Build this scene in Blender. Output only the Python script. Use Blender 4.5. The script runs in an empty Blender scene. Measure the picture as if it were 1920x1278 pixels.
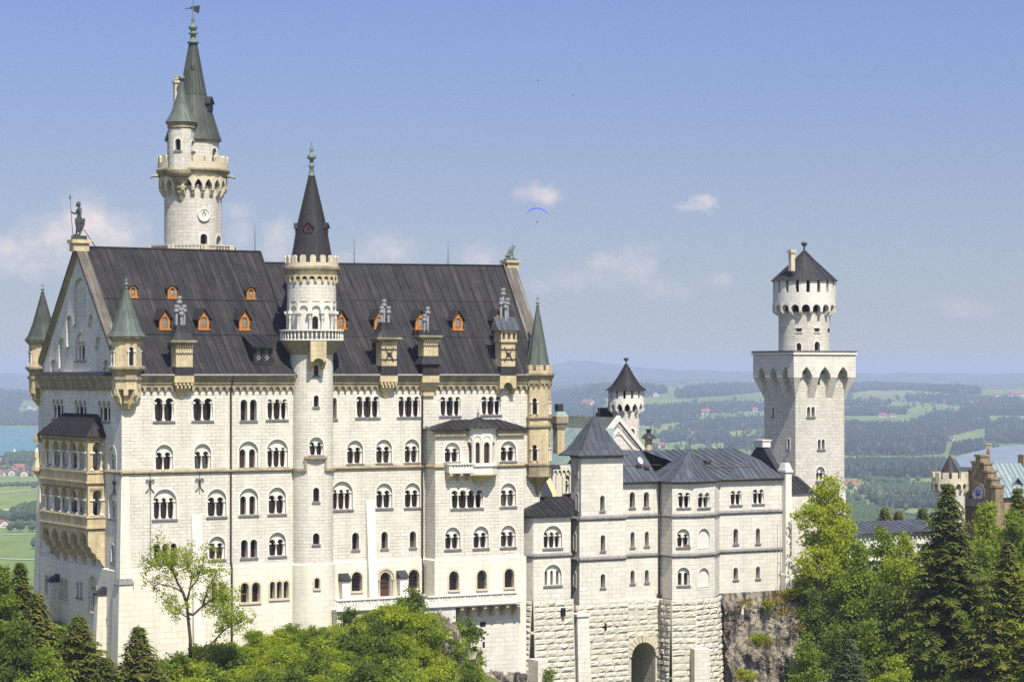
import bpy, math, random
from math import sin, cos, pi, radians, atan2, sqrt, hypot, asin
from mathutils import Vector, Matrix, noise
from mathutils.geometry import tessellate_polygon
sc = bpy.context.scene
COL = sc.collection

# ------------------------------------------------------------------ camera
F = 4567.0                       # focal length in photo pixels (photo 1920 wide)
HZ = 702.0                       # photo row of the horizon
cam = bpy.data.cameras.new("camera"); camo = bpy.data.objects.new("camera", cam); COL.objects.link(camo)
cam.sensor_width = 36; cam.lens = 36 * F / 1920; cam.shift_y = (HZ - 639) / 1920
cam.clip_start = 1; cam.clip_end = 90000
camo.rotation_euler = (pi / 2, 0, 0)
sc.camera = camo

# ------------------------------------------------------------------ castle frame: u along the long front, v into the depth
TH = atan2(F, 8800 - 960)
CS, SN = cos(TH), sin(TH)
X0, Y0 = -40.07, 250.0
def W(u, v, z=0.0):
    return Vector((X0 + u * CS - v * SN, Y0 + u * SN + v * CS, z))
def UVW(x, y):
    dx, dy = x - X0, y - Y0
    return dx * CS + dy * SN, -dx * SN + dy * CS

# ------------------------------------------------------------------ sky and sun
SUN_EL = radians(57)
sdu, sdv = -0.125, -1.0
sdx, sdy = sdu * CS - sdv * SN, sdu * SN + sdv * CS
n_ = hypot(sdx, sdy)
SUN = Vector((sdx / n_ * cos(SUN_EL), sdy / n_ * cos(SUN_EL), sin(SUN_EL)))
lamp = bpy.data.lights.new("sun", 'SUN'); lamp.energy = 4.35; lamp.angle = radians(0.5); lamp.color = (1.0, 0.95, 0.86)
lo = bpy.data.objects.new("sun", lamp); COL.objects.link(lo)
lo.rotation_euler = SUN.to_track_quat('Z', 'Y').to_euler()

world = bpy.data.worlds.new("World"); sc.world = world; world.use_nodes = True
def N(nt, typ, **kw):
    n = nt.nodes.new(typ)
    for k, v in kw.items():
        if k == 'ins':
            for kk, vv in v.items(): n.inputs[kk].default_value = vv
        else: setattr(n, k, v)
    return n
def c4(c): return (c[0], c[1], c[2], 1)
def ramp(nt, src, stops):
    r = nt.nodes.new('ShaderNodeValToRGB'); nt.links.new(src, r.inputs[0])
    els = r.color_ramp.elements
    while len(els) < len(stops): els.new(0.5)
    for e, (p, c) in zip(els, stops): e.position = p; e.color = c4(c) if not isinstance(c, (int, float)) else (c, c, c, 1)
    return r.outputs[0]
def mul(nt, a, b, fac=1.0):
    m = nt.nodes.new('ShaderNodeMix'); m.data_type = 'RGBA'; m.blend_type = 'MULTIPLY'; m.inputs['Factor'].default_value = fac
    nt.links.new(a, m.inputs['A']); nt.links.new(b, m.inputs['B']); return m.outputs['Result']
def mixc(nt, fac, a, b):
    m = nt.nodes.new('ShaderNodeMix'); m.data_type = 'RGBA'
    for s, k in ((fac, 'Factor'), (a, 'A'), (b, 'B')):
        if isinstance(s, (int, float)): m.inputs[k].default_value = s
        elif isinstance(s, tuple): m.inputs[k].default_value = c4(s)
        else: nt.links.new(s, m.inputs[k])
    return m.outputs['Result']
def build_world():
    nt = world.node_tree; nt.nodes.clear(); L = nt.links.new
    sky = N(nt, 'ShaderNodeTexSky', sky_type='NISHITA', sun_disc=False)
    sky.sun_elevation = SUN_EL; sky.sun_rotation = atan2(SUN.x, SUN.y)
    sky.altitude = 900; sky.air_density = 1.0; sky.dust_density = 0.25; sky.ozone_density = 4.5
    hs = N(nt, 'ShaderNodeHueSaturation', ins={'Saturation': 1.0, 'Value': 1.0}); 
    tint = N(nt, 'ShaderNodeMix', data_type='RGBA', blend_type='MULTIPLY', ins={'Factor': 1.0}); L(sky.outputs[0], tint.inputs['A']); tint.inputs['B'].default_value = SKY_TINT
    PRE = tint.outputs['Result']
    tc = N(nt, 'ShaderNodeTexCoord'); sp = N(nt, 'ShaderNodeSeparateXYZ'); L(tc.outputs['Generated'], sp.inputs[0])
    my = N(nt, 'ShaderNodeMath', operation='MAXIMUM', ins={1: 0.02}); L(sp.outputs['Y'], my.inputs[0])
    a = N(nt, 'ShaderNodeMath', operation='DIVIDE'); L(sp.outputs['X'], a.inputs[0]); L(my.outputs[0], a.inputs[1])
    b = N(nt, 'ShaderNodeMath', operation='DIVIDE'); L(sp.outputs['Z'], b.inputs[0]); L(my.outputs[0], b.inputs[1])
    cb = N(nt, 'ShaderNodeCombineXYZ'); L(a.outputs[0], cb.inputs['X']); L(b.outputs[0], cb.inputs['Y'])
    nz = N(nt, 'ShaderNodeTexNoise', ins={'Scale': 105.0, 'Detail': 6.0, 'Roughness': 0.6}); L(cb.outputs[0], nz.inputs['Vector'])
    ofs = N(nt, 'ShaderNodeVectorMath', operation='MULTIPLY_ADD')
    L(nz.outputs['Color'], ofs.inputs[0]); ofs.inputs[1].default_value = (0.016, 0.013, 0); L(cb.outputs[0], ofs.inputs[2])
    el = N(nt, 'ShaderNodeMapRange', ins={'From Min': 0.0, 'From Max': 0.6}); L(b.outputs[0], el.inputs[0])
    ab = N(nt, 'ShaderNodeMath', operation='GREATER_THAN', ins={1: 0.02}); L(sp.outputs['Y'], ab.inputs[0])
    # hazy, flat brightness near the horizon, unseen sky overhead and behind the camera brightened as added fill for shaded walls
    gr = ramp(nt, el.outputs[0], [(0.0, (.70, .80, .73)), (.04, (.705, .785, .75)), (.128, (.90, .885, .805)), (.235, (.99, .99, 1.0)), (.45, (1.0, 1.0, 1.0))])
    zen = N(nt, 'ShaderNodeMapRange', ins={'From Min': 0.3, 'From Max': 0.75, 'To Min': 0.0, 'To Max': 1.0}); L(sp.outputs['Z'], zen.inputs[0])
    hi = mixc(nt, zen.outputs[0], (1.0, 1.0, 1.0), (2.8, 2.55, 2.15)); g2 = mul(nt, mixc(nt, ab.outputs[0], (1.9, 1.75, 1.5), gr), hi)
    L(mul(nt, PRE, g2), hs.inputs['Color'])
    shift = (-0.008, -0.0065)
    prev = None
    # soft summer cumulus along the horizon: centre (px, py), half size, strength
    for (x, y, sx, sy, st) in [(165, 420, 62, 58, 1.0), (95, 450, 75, 50, .85), (20, 475, 60, 38, .7), (215, 440, 75, 48, .75), (120, 500, 200, 28, .5),
                               (1012, 364, 44, 24, .75), (1325, 374, 26, 17, .8), (1295, 384, 34, 12, .6), (725, 470, 60, 34, .6), (700, 486, 100, 18, .4),
                               (520, 450, 36, 42, .75), (445, 395, 34, 24, .35), (450, 440, 30, 30, .4), (902, 480, 44, 28, .5), (1140, 490, 38, 26, .5),
                               (1195, 500, 46, 44, .45), (1130, 520, 120, 26, .3), (1010, 535, 40, 18, .3), (1350, 530, 30, 18, .3), (1810, 575, 60, 20, .25), (1250, 545, 60, 22, .25)]:
        mp = N(nt, 'ShaderNodeMapping', vector_type='POINT')
        L(ofs.outputs[0], mp.inputs[0])
        kx, ky = F / sx, F / sy
        cx, cy = (x - 960) / F - shift[0] * 0 , (HZ - y) / F
        mp.inputs['Scale'].default_value = (kx, ky, 1)
        mp.inputs['Location'].default_value = (-(cx + 0.008) * kx, -(cy + 0.0065) * ky, 0)
        ln = N(nt, 'ShaderNodeVectorMath', operation='LENGTH'); L(mp.outputs[0], ln.inputs[0])
        mr = N(nt, 'ShaderNodeMapRange', interpolation_type='SMOOTHSTEP', ins={'From Min': 1.35, 'From Max': 0.1, 'To Min': 0.0, 'To Max': st})
        L(ln.outputs['Value'], mr.inputs[0])
        if prev is None: prev = mr.outputs[0]
        else:
            mx = N(nt, 'ShaderNodeMath', operation='MAXIMUM'); L(prev, mx.inputs[0]); L(mr.outputs[0], mx.inputs[1]); prev = mx.outputs[0]
    gate = N(nt, 'ShaderNodeMath', operation='GREATER_THAN', ins={1: 0.2}); L(sp.outputs['Y'], gate.inputs[0])
    m1 = N(nt, 'ShaderNodeMath', operation='MULTIPLY'); L(prev, m1.inputs[0]); L(gate.outputs[0], m1.inputs[1])
    nz2 = N(nt, 'ShaderNodeTexNoise', ins={'Scale': 60.0, 'Detail': 5.0, 'Roughness': 0.6}); L(cb.outputs[0], nz2.inputs['Vector'])
    mr2 = N(nt, 'ShaderNodeMapRange', ins={'From Min': 0.36, 'From Max': 0.6, 'To Min': 0.3, 'To Max': 1.0}); L(nz2.outputs[0], mr2.inputs[0])
    m2 = N(nt, 'ShaderNodeMath', operation='MULTIPLY'); L(m1.outputs[0], m2.inputs[0]); L(mr2.outputs[0], m2.inputs[1])
    m3 = N(nt, 'ShaderNodeMath', operation='MULTIPLY', ins={1: 1.0}); L(m2.outputs[0], m3.inputs[0])
    mix = N(nt, 'ShaderNodeMix', data_type='RGBA'); L(m3.outputs[0], mix.inputs['Factor'])
    L(hs.outputs[0], mix.inputs['A']); mix.inputs['B'].default_value = CLOUD
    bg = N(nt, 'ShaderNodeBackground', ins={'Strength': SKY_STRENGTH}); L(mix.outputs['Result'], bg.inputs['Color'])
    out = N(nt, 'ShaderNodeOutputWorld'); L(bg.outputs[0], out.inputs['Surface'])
SKY_STRENGTH = 0.052
SKY_TINT = (1.0, 0.87, 1.06, 1)
CLOUD = (9.3, 8.3, 8.0, 1)
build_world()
sc.view_settings.view_transform = 'Standard'; sc.view_settings.look = 'None'
sc.view_settings.gamma = 1; sc.view_settings.use_curve_mapping = False
sc.view_settings.exposure = 0.9
sc.render.engine = 'CYCLES'
sc.cycles.max_bounces = 6; sc.cycles.diffuse_bounces = 3; sc.cycles.glossy_bounces = 2
sc.cycles.transparent_max_bounces = 4; sc.cycles.volume_bounces = 0
sc.cycles.caustics_reflective = False; sc.cycles.caustics_refractive = False
sc.cycles.use_denoising = False

# ------------------------------------------------------------------ materials
MATS = {}
def newmat(name):
    m = bpy.data.materials.new(name); m.use_nodes = True
    nt = m.node_tree; nt.nodes.clear()
    out = nt.nodes.new('ShaderNodeOutputMaterial'); p = nt.nodes.new('ShaderNodeBsdfPrincipled')
    nt.links.new(p.outputs[0], out.inputs['Surface'])
    p.inputs['Specular IOR Level'].default_value = 0.25
    MATS[name] = m
    return m, nt, p
def stone(name, c1, c2, joint, bw=0.95, bh=0.4, mortar=0.02, bump=0.35, var=(0.82, 1.1), stain=(0.86, 1.0), rough=0.85, streaks=.5):
    m, nt, p = newmat(name); L = nt.links.new
    tc = nt.nodes.new('ShaderNodeTexCoord')
    br = N(nt, 'ShaderNodeTexBrick', offset=0.5, ins={'Scale': 1.0, 'Brick Width': bw, 'Row Height': bh, 'Mortar Size': mortar, 'Mortar Smooth': 0.3, 'Bias': 0.0})
    L(tc.outputs['UV'], br.inputs['Vector'])
    br.inputs['Color1'].default_value = c4(c1); br.inputs['Color2'].default_value = c4(c2); br.inputs['Mortar'].default_value = c4(c1)
    # joints fade in and out along the wall
    n0 = N(nt, 'ShaderNodeTexNoise', ins={'Scale': 0.55, 'Detail': 4.0, 'Roughness': 0.7}); L(tc.outputs['UV'], n0.inputs['Vector'])
    jr = N(nt, 'ShaderNodeMapRange', ins={'From Min': 0.36, 'From Max': 0.62, 'To Min': 0.15, 'To Max': 1.0}); L(n0.outputs[0], jr.inputs[0])
    jf = N(nt, 'ShaderNodeMath', operation='MULTIPLY'); L(br.outputs['Fac'], jf.inputs[0]); L(jr.outputs[0], jf.inputs[1])
    col = mixc(nt, jf.outputs[0], br.outputs['Color'], tuple(joint))
    n1 = N(nt, 'ShaderNodeTexNoise', ins={'Scale': 2.2, 'Detail': 5.0, 'Roughness': 0.65}); L(tc.outputs['UV'], n1.inputs['Vector'])
    col = mul(nt, col, ramp(nt, n1.outputs[0], [(0.3, var[0]), (0.7, var[1])]))
    mp = N(nt, 'ShaderNodeMapping', ins={'Scale': (0.45, 0.07, 1)}); L(tc.outputs['UV'], mp.inputs[0])
    n2 = N(nt, 'ShaderNodeTexNoise', ins={'Scale': 1.6, 'Detail': 5.0, 'Roughness': 0.6}); L(mp.outputs[0], n2.inputs['Vector'])
    col = mul(nt, col, ramp(nt, n2.outputs[0], [(0.36, stain[0]), (0.6, stain[1])]))
    mp3 = N(nt, 'ShaderNodeMapping', ins={'Scale': (1.7, 0.10, 1), 'Location': (3.1, .7, 0)}); L(tc.outputs['UV'], mp3.inputs[0])
    n4 = N(nt, 'ShaderNodeTexNoise', ins={'Scale': 1.2, 'Detail': 6.0, 'Roughness': 0.7}); L(mp3.outputs[0], n4.inputs['Vector'])
    col = mixc(nt, ramp(nt, n4.outputs[0], [(.56, 0.0), (.72, streaks)]), col, tuple(x * .55 for x in c2))
    L(col, p.inputs['Base Color']); p.inputs['Roughness'].default_value = rough
    hb = N(nt, 'ShaderNodeMath', operation='MULTIPLY_ADD', ins={1: -1.0, 2: 0.0}); L(jf.outputs[0], hb.inputs[0])
    ha = N(nt, 'ShaderNodeMath', operation='MULTIPLY_ADD', ins={1: 1.0}); L(n1.outputs[0], ha.inputs[0]); L(hb.outputs[0], ha.inputs[2])
    bp = N(nt, 'ShaderNodeBump', ins={'Strength': bump, 'Distance': 0.06}); L(ha.outputs[0], bp.inputs['Height']); L(bp.outputs[0], p.inputs['Normal'])
    return m
def plain(name, c, rough=0.6, var=0.12, metal=0.0, scale=3.0, spec=0.25):
    m, nt, p = newmat(name); L = nt.links.new
    tc = nt.nodes.new('ShaderNodeTexCoord'); n1 = N(nt, 'ShaderNodeTexNoise', ins={'Scale': scale, 'Detail': 4.0}); L(tc.outputs['Object'], n1.inputs['Vector'])
    lo_, hi_ = [x * (1 - var) for x in c], [x * (1 + var) for x in c]
    L(ramp(nt, n1.outputs[0], [(0.3, lo_), (0.7, hi_)]), p.inputs['Base Color'])
    p.inputs['Roughness'].default_value = rough; p.inputs['Metallic'].default_value = metal; p.inputs['Specular IOR Level'].default_value = spec
    return m
def sheet(name, c1, c2, streak, amount=0.5, rough=0.48, pw=0.95, ph=4.2):
    # metal roofing: panels of slightly different tone and pale run-off streaks down the slope
    m, nt, p = newmat(name); L = nt.links.new
    tc = nt.nodes.new('ShaderNodeTexCoord')
    br = N(nt, 'ShaderNodeTexBrick', offset=0.35, ins={'Scale': 1.0, 'Brick Width': pw, 'Row Height': ph, 'Mortar Size': 0.004, 'Bias': 0.0})
    L(tc.outputs['UV'], br.inputs['Vector']); br.inputs['Color1'].default_value = c4(c1); br.inputs['Color2'].default_value = c4(c2); br.inputs['Mortar'].default_value = c4([x * .6 for x in c1])
    mp = N(nt, 'ShaderNodeMapping', ins={'Scale': (1.6, 0.10, 1)}); L(tc.outputs['UV'], mp.inputs[0])
    n1 = N(nt, 'ShaderNodeTexNoise', ins={'Scale': 1.3, 'Detail': 7.0, 'Roughness': 0.62}); L(mp.outputs[0], n1.inputs['Vector'])
    f = ramp(nt, n1.outputs[0], [(0.50, 0.0), (0.72, amount)])
    col = mixc(nt, f, br.outputs['Color'], tuple(streak))
    n2 = N(nt, 'ShaderNodeTexNoise', ins={'Scale': 0.5, 'Detail': 6.0, 'Roughness': 0.7}); L(tc.outputs['UV'], n2.inputs['Vector'])
    col = mul(nt, col, ramp(nt, n2.outputs[0], [(0.3, 0.72), (0.7, 1.22)]))
    L(col, p.inputs['Base Color']); p.inputs['Roughness'].default_value = rough; p.inputs['Specular IOR Level'].default_value = 0.13
    bp = N(nt, 'ShaderNodeBump', ins={'Strength': 0.25, 'Distance': 0.05}); L(n2.outputs[0], bp.inputs['Height']); L(bp.outputs[0], p.inputs['Normal'])
    return m
def leafmat(name, c1, c2, trans=0.35):
    m, nt, p = newmat(name); L = nt.links.new
    tc = nt.nodes.new('ShaderNodeTexCoord')
    n1 = N(nt, 'ShaderNodeTexNoise', ins={'Scale': 0.9, 'Detail': 3.0}); L(tc.outputs['Object'], n1.inputs['Vector'])
    n3 = N(nt, 'ShaderNodeTexNoise', ins={'Scale': 7.0, 'Detail': 1.0}); L(tc.outputs['Object'], n3.inputs['Vector'])
    ad = N(nt, 'ShaderNodeMath', operation='ADD'); L(n1.outputs[0], ad.inputs[0]); L(n3.outputs[0], ad.inputs[1])
    hf = N(nt, 'ShaderNodeMath', operation='MULTIPLY', ins={1: 0.5}); L(ad.outputs[0], hf.inputs[0])
    col = ramp(nt, hf.outputs[0], [(0.36, c1), (0.64, c2)])
    oi = nt.nodes.new('ShaderNodeObjectInfo')
    col = mul(nt, col, ramp(nt, oi.outputs['Random'], [(0.0, (0.82, 0.86, 0.85)), (1.0, (1.18, 1.1, 1.0))]))
    L(col, p.inputs['Base Color']); p.inputs['Roughness'].default_value = 0.55; p.inputs['Specular IOR Level'].default_value = 0.2
    tr = nt.nodes.new('ShaderNodeBsdfTranslucent'); L(mixc(nt, 0.5, col, tuple(x * 1.3 for x in c2)), tr.inputs['Color'])
    mx = nt.nodes.new('ShaderNodeMixShader'); mx.inputs[0].default_value = trans
    out = [n for n in nt.nodes if n.type == 'OUTPUT_MATERIAL'][0]
    L(p.outputs[0], mx.inputs[1]); L(tr.outputs[0], mx.inputs[2]); L(mx.outputs[0], out.inputs['Surface'])
    return m

stone('wall', (.62, .585, .49), (.555, .52, .425), (.22, .205, .18), 0.95, 0.36, 0.024, 0.34, var=(.88, 1.06), stain=(.88, 1))
stone('plinth', (.66, .625, .50), (.63, .59, .465), (.26, .24, .2), 1.35, 0.62, 0.016, 0.15, var=(.93, 1.04), stain=(.92, 1))
stone('wingwall', (.63, .60, .51), (.56, .52, .43), (.25, .235, .2), 1.15, 0.5, 0.02, 0.2, var=(.9, 1.06), stain=(.92, 1))
stone('towerwall', (.56, .53, .445), (.48, .455, .37), (.27, .25, .22), 1.05, 0.42, 0.022, 0.35, stain=(.88, 1))
stone('graywall', (.62, .60, .54), (.56, .54, .48), (.32, .31, .28), 0.9, 0.42, 0.02, 0.3, var=(.85, 1.08), stain=(.82, 1))
stone('rustic', (.62, .585, .48), (.52, .48, .37), (.3, .28, .22), 9.0, 9.0, 0.0, 0.7, var=(.75, 1.12), stain=(.85, 1))
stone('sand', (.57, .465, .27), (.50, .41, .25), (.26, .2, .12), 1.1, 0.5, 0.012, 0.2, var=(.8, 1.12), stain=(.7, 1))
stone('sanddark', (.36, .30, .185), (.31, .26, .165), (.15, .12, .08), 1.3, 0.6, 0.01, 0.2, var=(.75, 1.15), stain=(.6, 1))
stone('brownstone', (.32, .24, .135), (.25, .195, .12), (.13, .1, .07), 0.9, 0.4, 0.02, 0.4, var=(.7, 1.25), stain=(.55, 1))
stone('trim', (.60, .575, .50), (.57, .545, .47), (.4, .37, .3), 1.2, 0.6, 0.008, 0.1, var=(.92, 1.05), stain=(.93, 1))
stone('tantrim', (.54, .475, .335), (.50, .44, .31), (.3, .25, .17), 0.8, 0.5, 0.008, 0.1, var=(.9, 1.08), stain=(.9, 1))
stone('white', (.62, .595, .515), (.60, .575, .495), (.5, .48, .42), 1.6, 0.8, 0.006, 0.08, var=(.95, 1.04), stain=(.96, 1))
sheet('roof', (.024, .0225, .0235), (.016, .0155, .0165), (.075, .064, .053), 0.6, .62)
sheet('roofblue', (.066, .072, .084), (.05, .056, .067), (.12, .145, .15), 0.6, .48)
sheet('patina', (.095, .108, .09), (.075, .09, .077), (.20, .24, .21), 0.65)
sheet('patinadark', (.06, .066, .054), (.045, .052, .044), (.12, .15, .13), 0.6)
sheet('verge', (.10, .085, .066), (.085, .072, .058), (.27, .28, .23), 0.8, .6)
sheet('palegreen', (.20, .26, .235), (.17, .225, .21), (.34, .42, .38), 0.6)
sheet('paleblue', (.20, .245, .245), (.175, .215, .22), (.36, .43, .43), 0.45)
sheet('lead', (.034, .032, .033), (.026, .025, .027), (.08, .075, .065), .5, .55); plain('iron', (.03, .028, .027), 0.5); plain('pipe', (.045, .036, .032), 0.5)
plain('bronze', (.05, .058, .045), 0.5, 0.4, 0.0, 5.0); plain('verdigris', (.115, .15, .125), 0.6, 0.3, 0.0, 5.0)
plain('orange', (.42, .165, .03), 0.55, 0.2); plain('brownframe', (.07, .033, .018), 0.55); plain('zinc', (.24, .24, .24), 0.45, 0.2)
plain('glass', (.018, .018, .02), 0.1, 0.5, 0.0, 1.0, 0.35)
def pane_variation():
    # behind some panes hangs a pale curtain or a brown shutter; the rest are dark
    nt = MATS['glass'].node_tree; p = [n for n in nt.nodes if n.type == 'BSDF_PRINCIPLED'][0]; oi = nt.nodes.new('ShaderNodeObjectInfo')
    r = ramp(nt, oi.outputs['Random'], [(0.0, (.008, .008, .009)), (.6, (.012, .012, .014)), (.78, (.022, .019, .017)), (.9, (.035, .026, .02)), (1.0, (.07, .07, .068))]); nt.links.new(r, p.inputs['Base Color'])
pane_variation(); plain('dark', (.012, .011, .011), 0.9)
plain('sill', (.16, .155, .145), 0.8, 0.3); plain('bark', (.055, .045, .035), 0.9, 0.4); plain('copper', (.2, .1, .05), .5)
plain('clothred', (.35, .05, .05), .8); plain('clothblue', (.06, .09, .25), .8); plain('skin', (.5, .3, .2), .6)
plain('bluecanopy', (.02, .035, .9), .5); plain('blackcloth', (.03, .03, .035), .8); plain('sail', (.85, .85, .82), .6); plain('clockblue', (.05, .1, .4), .4)
leafmat('leafyellow', (.19, .25, .012), (.38, .43, .035), .5)
leafmat('leafgreen', (.095, .155, .014), (.235, .31, .032), .46)
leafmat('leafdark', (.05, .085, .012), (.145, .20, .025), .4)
leafmat('needle', (.045, .062, .012), (.20, .215, .035), .32)
leafmat('needleblue', (.04, .06, .032), (.095, .12, .05), .25)
leafmat('grassblade', (.13, .19, .012), (.33, .39, .035), .45)
leafmat('dryblade', (.2, .17, .04), (.34, .26, .06), .3)
leafmat('farwood', (.012, .024, .012), (.032, .052, .018), .1)
leafmat('farleaf', (.03, .058, .016), (.07, .105, .025), .2)
# ------------------------------------------------------------------ object helpers
BASE = {}
def reg(o, label=None, cat=None, group=None, kind=None):
    if label: o['label'] = label
    if cat: o['category'] = cat
    if group: o['group'] = group
    if kind: o['kind'] = kind
    return o
def thing(name, label, cat, u, v, z, group=None, rz=None):
    o = bpy.data.objects.new(name, None); COL.objects.link(o); o.empty_display_size = 0.5
    o.location = W(u, v, z); o.rotation_euler = (0, 0, TH if rz is None else rz)
    BASE[o.name] = Vector((u, v, z)) if rz is None else Vector((0, 0, 0))
    return reg(o, label, cat, group)
def base_of(o):
    return BASE.get(o.name, Vector((0, 0, 0)))
class MB:
    def __init__(s): s.v = []; s.f = []; s.mi = []; s.uv = {}; s.M = None; s.m = 0; s.sm = set()
    def add(s, pts, faces, smooth=False, uvs=None):
        b = len(s.v)
        if s.M is not None: pts = [s.M @ Vector(p) for p in pts]
        s.v.extend(tuple(p) for p in pts)
        for k, f in enumerate(faces):
            if uvs is not None: s.uv[len(s.f)] = uvs[k]
            if smooth: s.sm.add(len(s.f))
            s.f.append(tuple(b + i for i in f)); s.mi.append(s.m)
    def quad(s, *p): s.add(p, [tuple(range(len(p)))])
    def box(s, x0, x1, y0, y1, z0, z1):
        s.add([(x0, y0, z0), (x1, y0, z0), (x1, y1, z0), (x0, y1, z0), (x0, y0, z1), (x1, y0, z1), (x1, y1, z1), (x0, y1, z1)],
              [(0, 1, 5, 4), (1, 2, 6, 5), (2, 3, 7, 6), (3, 0, 4, 7), (4, 5, 6, 7), (3, 2, 1, 0)])
    def frustum(s, x0, x1, y0, y1, z0, X0_, X1_, Y0_, Y1_, z1):
        s.add([(x0, y0, z0), (x1, y0, z0), (x1, y1, z0), (x0, y1, z0), (X0_, Y0_, z1), (X1_, Y0_, z1), (X1_, Y1_, z1), (X0_, Y1_, z1)],
              [(0, 1, 5, 4), (1, 2, 6, 5), (2, 3, 7, 6), (3, 0, 4, 7), (4, 5, 6, 7), (3, 2, 1, 0)])
    def prism(s, poly, z0, z1, cap=True):          # vertical prism of a plan polygon (counter-clockwise)
        n = len(poly)
        s.add([(p[0], p[1], z0) for p in poly] + [(p[0], p[1], z1) for p in poly],
              [(i, (i + 1) % n, n + (i + 1) % n, n + i) for i in range(n)] + ([tuple(range(n, 2 * n)), tuple(range(n - 1, -1, -1))] if cap else []))
    def loft(s, polyA, zA, polyB, zB, cap=False):
        n = len(polyA)
        s.add([(p[0], p[1], zA) for p in polyA] + [(p[0], p[1], zB) for p in polyB],
              [(i, (i + 1) % n, n + (i + 1) % n, n + i) for i in range(n)] + ([tuple(range(n, 2 * n)), tuple(range(n - 1, -1, -1))] if cap else []))
    def lathe(s, cx, cy, prof, seg=24, a0=0.0, a1=2 * pi, smooth=False, cap=True):
        full = abs(a1 - a0 - 2 * pi) < 1e-6
        m = seg if full else seg + 1
        pts = []
        for r, z in prof:
            for i in range(m):
                a = a0 + (a1 - a0) * i / seg
                pts.append((cx + r * cos(a), cy + r * sin(a), z))
        fs, uvs = [], []
        rm = max(r for r, z in prof); d = 0
        for k in range(len(prof) - 1):
            d2 = d + hypot(prof[k + 1][0] - prof[k][0], prof[k + 1][1] - prof[k][1])
            for i in range(seg):
                j = (i + 1) % m if full else i + 1
                fs.append((k * m + i, k * m + j, (k + 1) * m + j, (k + 1) * m + i))
                t0, t1 = (a0 + (a1 - a0) * i / seg) * rm, (a0 + (a1 - a0) * (i + 1) / seg) * rm
                uvs.append([(t0, d), (t1, d), (t1, d2), (t0, d2)])
            d = d2
        s.add(pts, fs, smooth, uvs)
        if cap and full:
            n = len(prof)
            b = [(cx + prof[0][0] * cos(2 * pi * i / seg), cy + prof[0][0] * sin(2 * pi * i / seg), prof[0][1]) for i in range(seg)]
            t = [(cx + prof[-1][0] * cos(2 * pi * i / seg), cy + prof[-1][0] * sin(2 * pi * i / seg), prof[-1][1]) for i in range(seg)]
            if prof[0][0] > 0.01: s.add(b, [tuple(range(seg - 1, -1, -1))])
            if prof[-1][0] > 0.01: s.add(t, [tuple(range(seg))])
    def tube(s, path, r, seg=6, r2=None):
        path = [Vector(p) for p in path]; n = len(path); pts = []
        for i, p in enumerate(path):
            d = (path[min(i + 1, n - 1)] - path[max(i - 1, 0)]).normalized()
            a = d.orthogonal().normalized(); b = d.cross(a)
            rr = r if r2 is None else r + (r2 - r) * i / (n - 1)
            pts += [p + (a * cos(2 * pi * k / seg) + b * sin(2 * pi * k / seg)) * rr for k in range(seg)]
        fs = [(i * seg + k, i * seg + (k + 1) % seg, (i + 1) * seg + (k + 1) % seg, (i + 1) * seg + k) for i in range(n - 1) for k in range(seg)]
        fs += [tuple(range(seg - 1, -1, -1)), tuple((n - 1) * seg + k for k in range(seg))]
        s.add(pts, fs, True)
    def plate(s, outline, holes=(), y=0.0, depth=0.0, back=False, edge=False, holedepth=None):
        # flat sheet in the local xz plane facing -y, with holes; hole edges and (edge) outer edges run back by depth
        polys = [[Vector((p[0], p[1], 0)) for p in outline]] + [[Vector((p[0], p[1], 0)) for p in h] for h in holes]
        flat = [p for q in polys for p in q]
        tris = tessellate_polygon(polys)
        fs = []
        for t in tris:
            a, b, c = (flat[i] for i in t)
            ar = (b.x - a.x) * (c.y - a.y) - (b.y - a.y) * (c.x - a.x)
            if abs(ar) < 1e-9: continue
            fs.append(tuple(t) if ar > 0 else (t[0], t[2], t[1]))
        s.add([(p.x, y, p.y) for p in flat], fs)
        if back: s.add([(p.x, y + depth, p.y) for p in flat], [tuple(reversed(f)) for f in fs])
        hd = holedepth if holedepth is not None else depth
        rings = [(h, hd) for h in holes] + ([(outline, depth)] if edge else [])
        for ring, dd in rings:
            if dd <= 0: continue
            n = len(ring)
            s.add([(p[0], y, p[1]) for p in ring] + [(p[0], y + dd, p[1]) for p in ring], [(i, (i + 1) % n, n + (i + 1) % n, n + i) for i in range(n)])
    def ring(s, outline, off, y0, y1):             # raised band round an outline: from y0 (wall) to y1 (proud)
        o = offset(outline, off); n = len(outline)
        s.add([(p[0], y1, p[1]) for p in outline] + [(p[0], y1, p[1]) for p in o], [(i, (i + 1) % n, n + (i + 1) % n, n + i) for i in range(n)])
        s.add([(p[0], y0, p[1]) for p in o] + [(p[0], y1, p[1]) for p in o], [(i, (i + 1) % n, n + (i + 1) % n, n + i) for i in range(n)])
        s.add([(p[0], y1, p[1]) for p in outline] + [(p[0], y0, p[1]) for p in outline], [(i, (i + 1) % n, n + (i + 1) % n, n + i) for i in range(n)])
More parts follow.
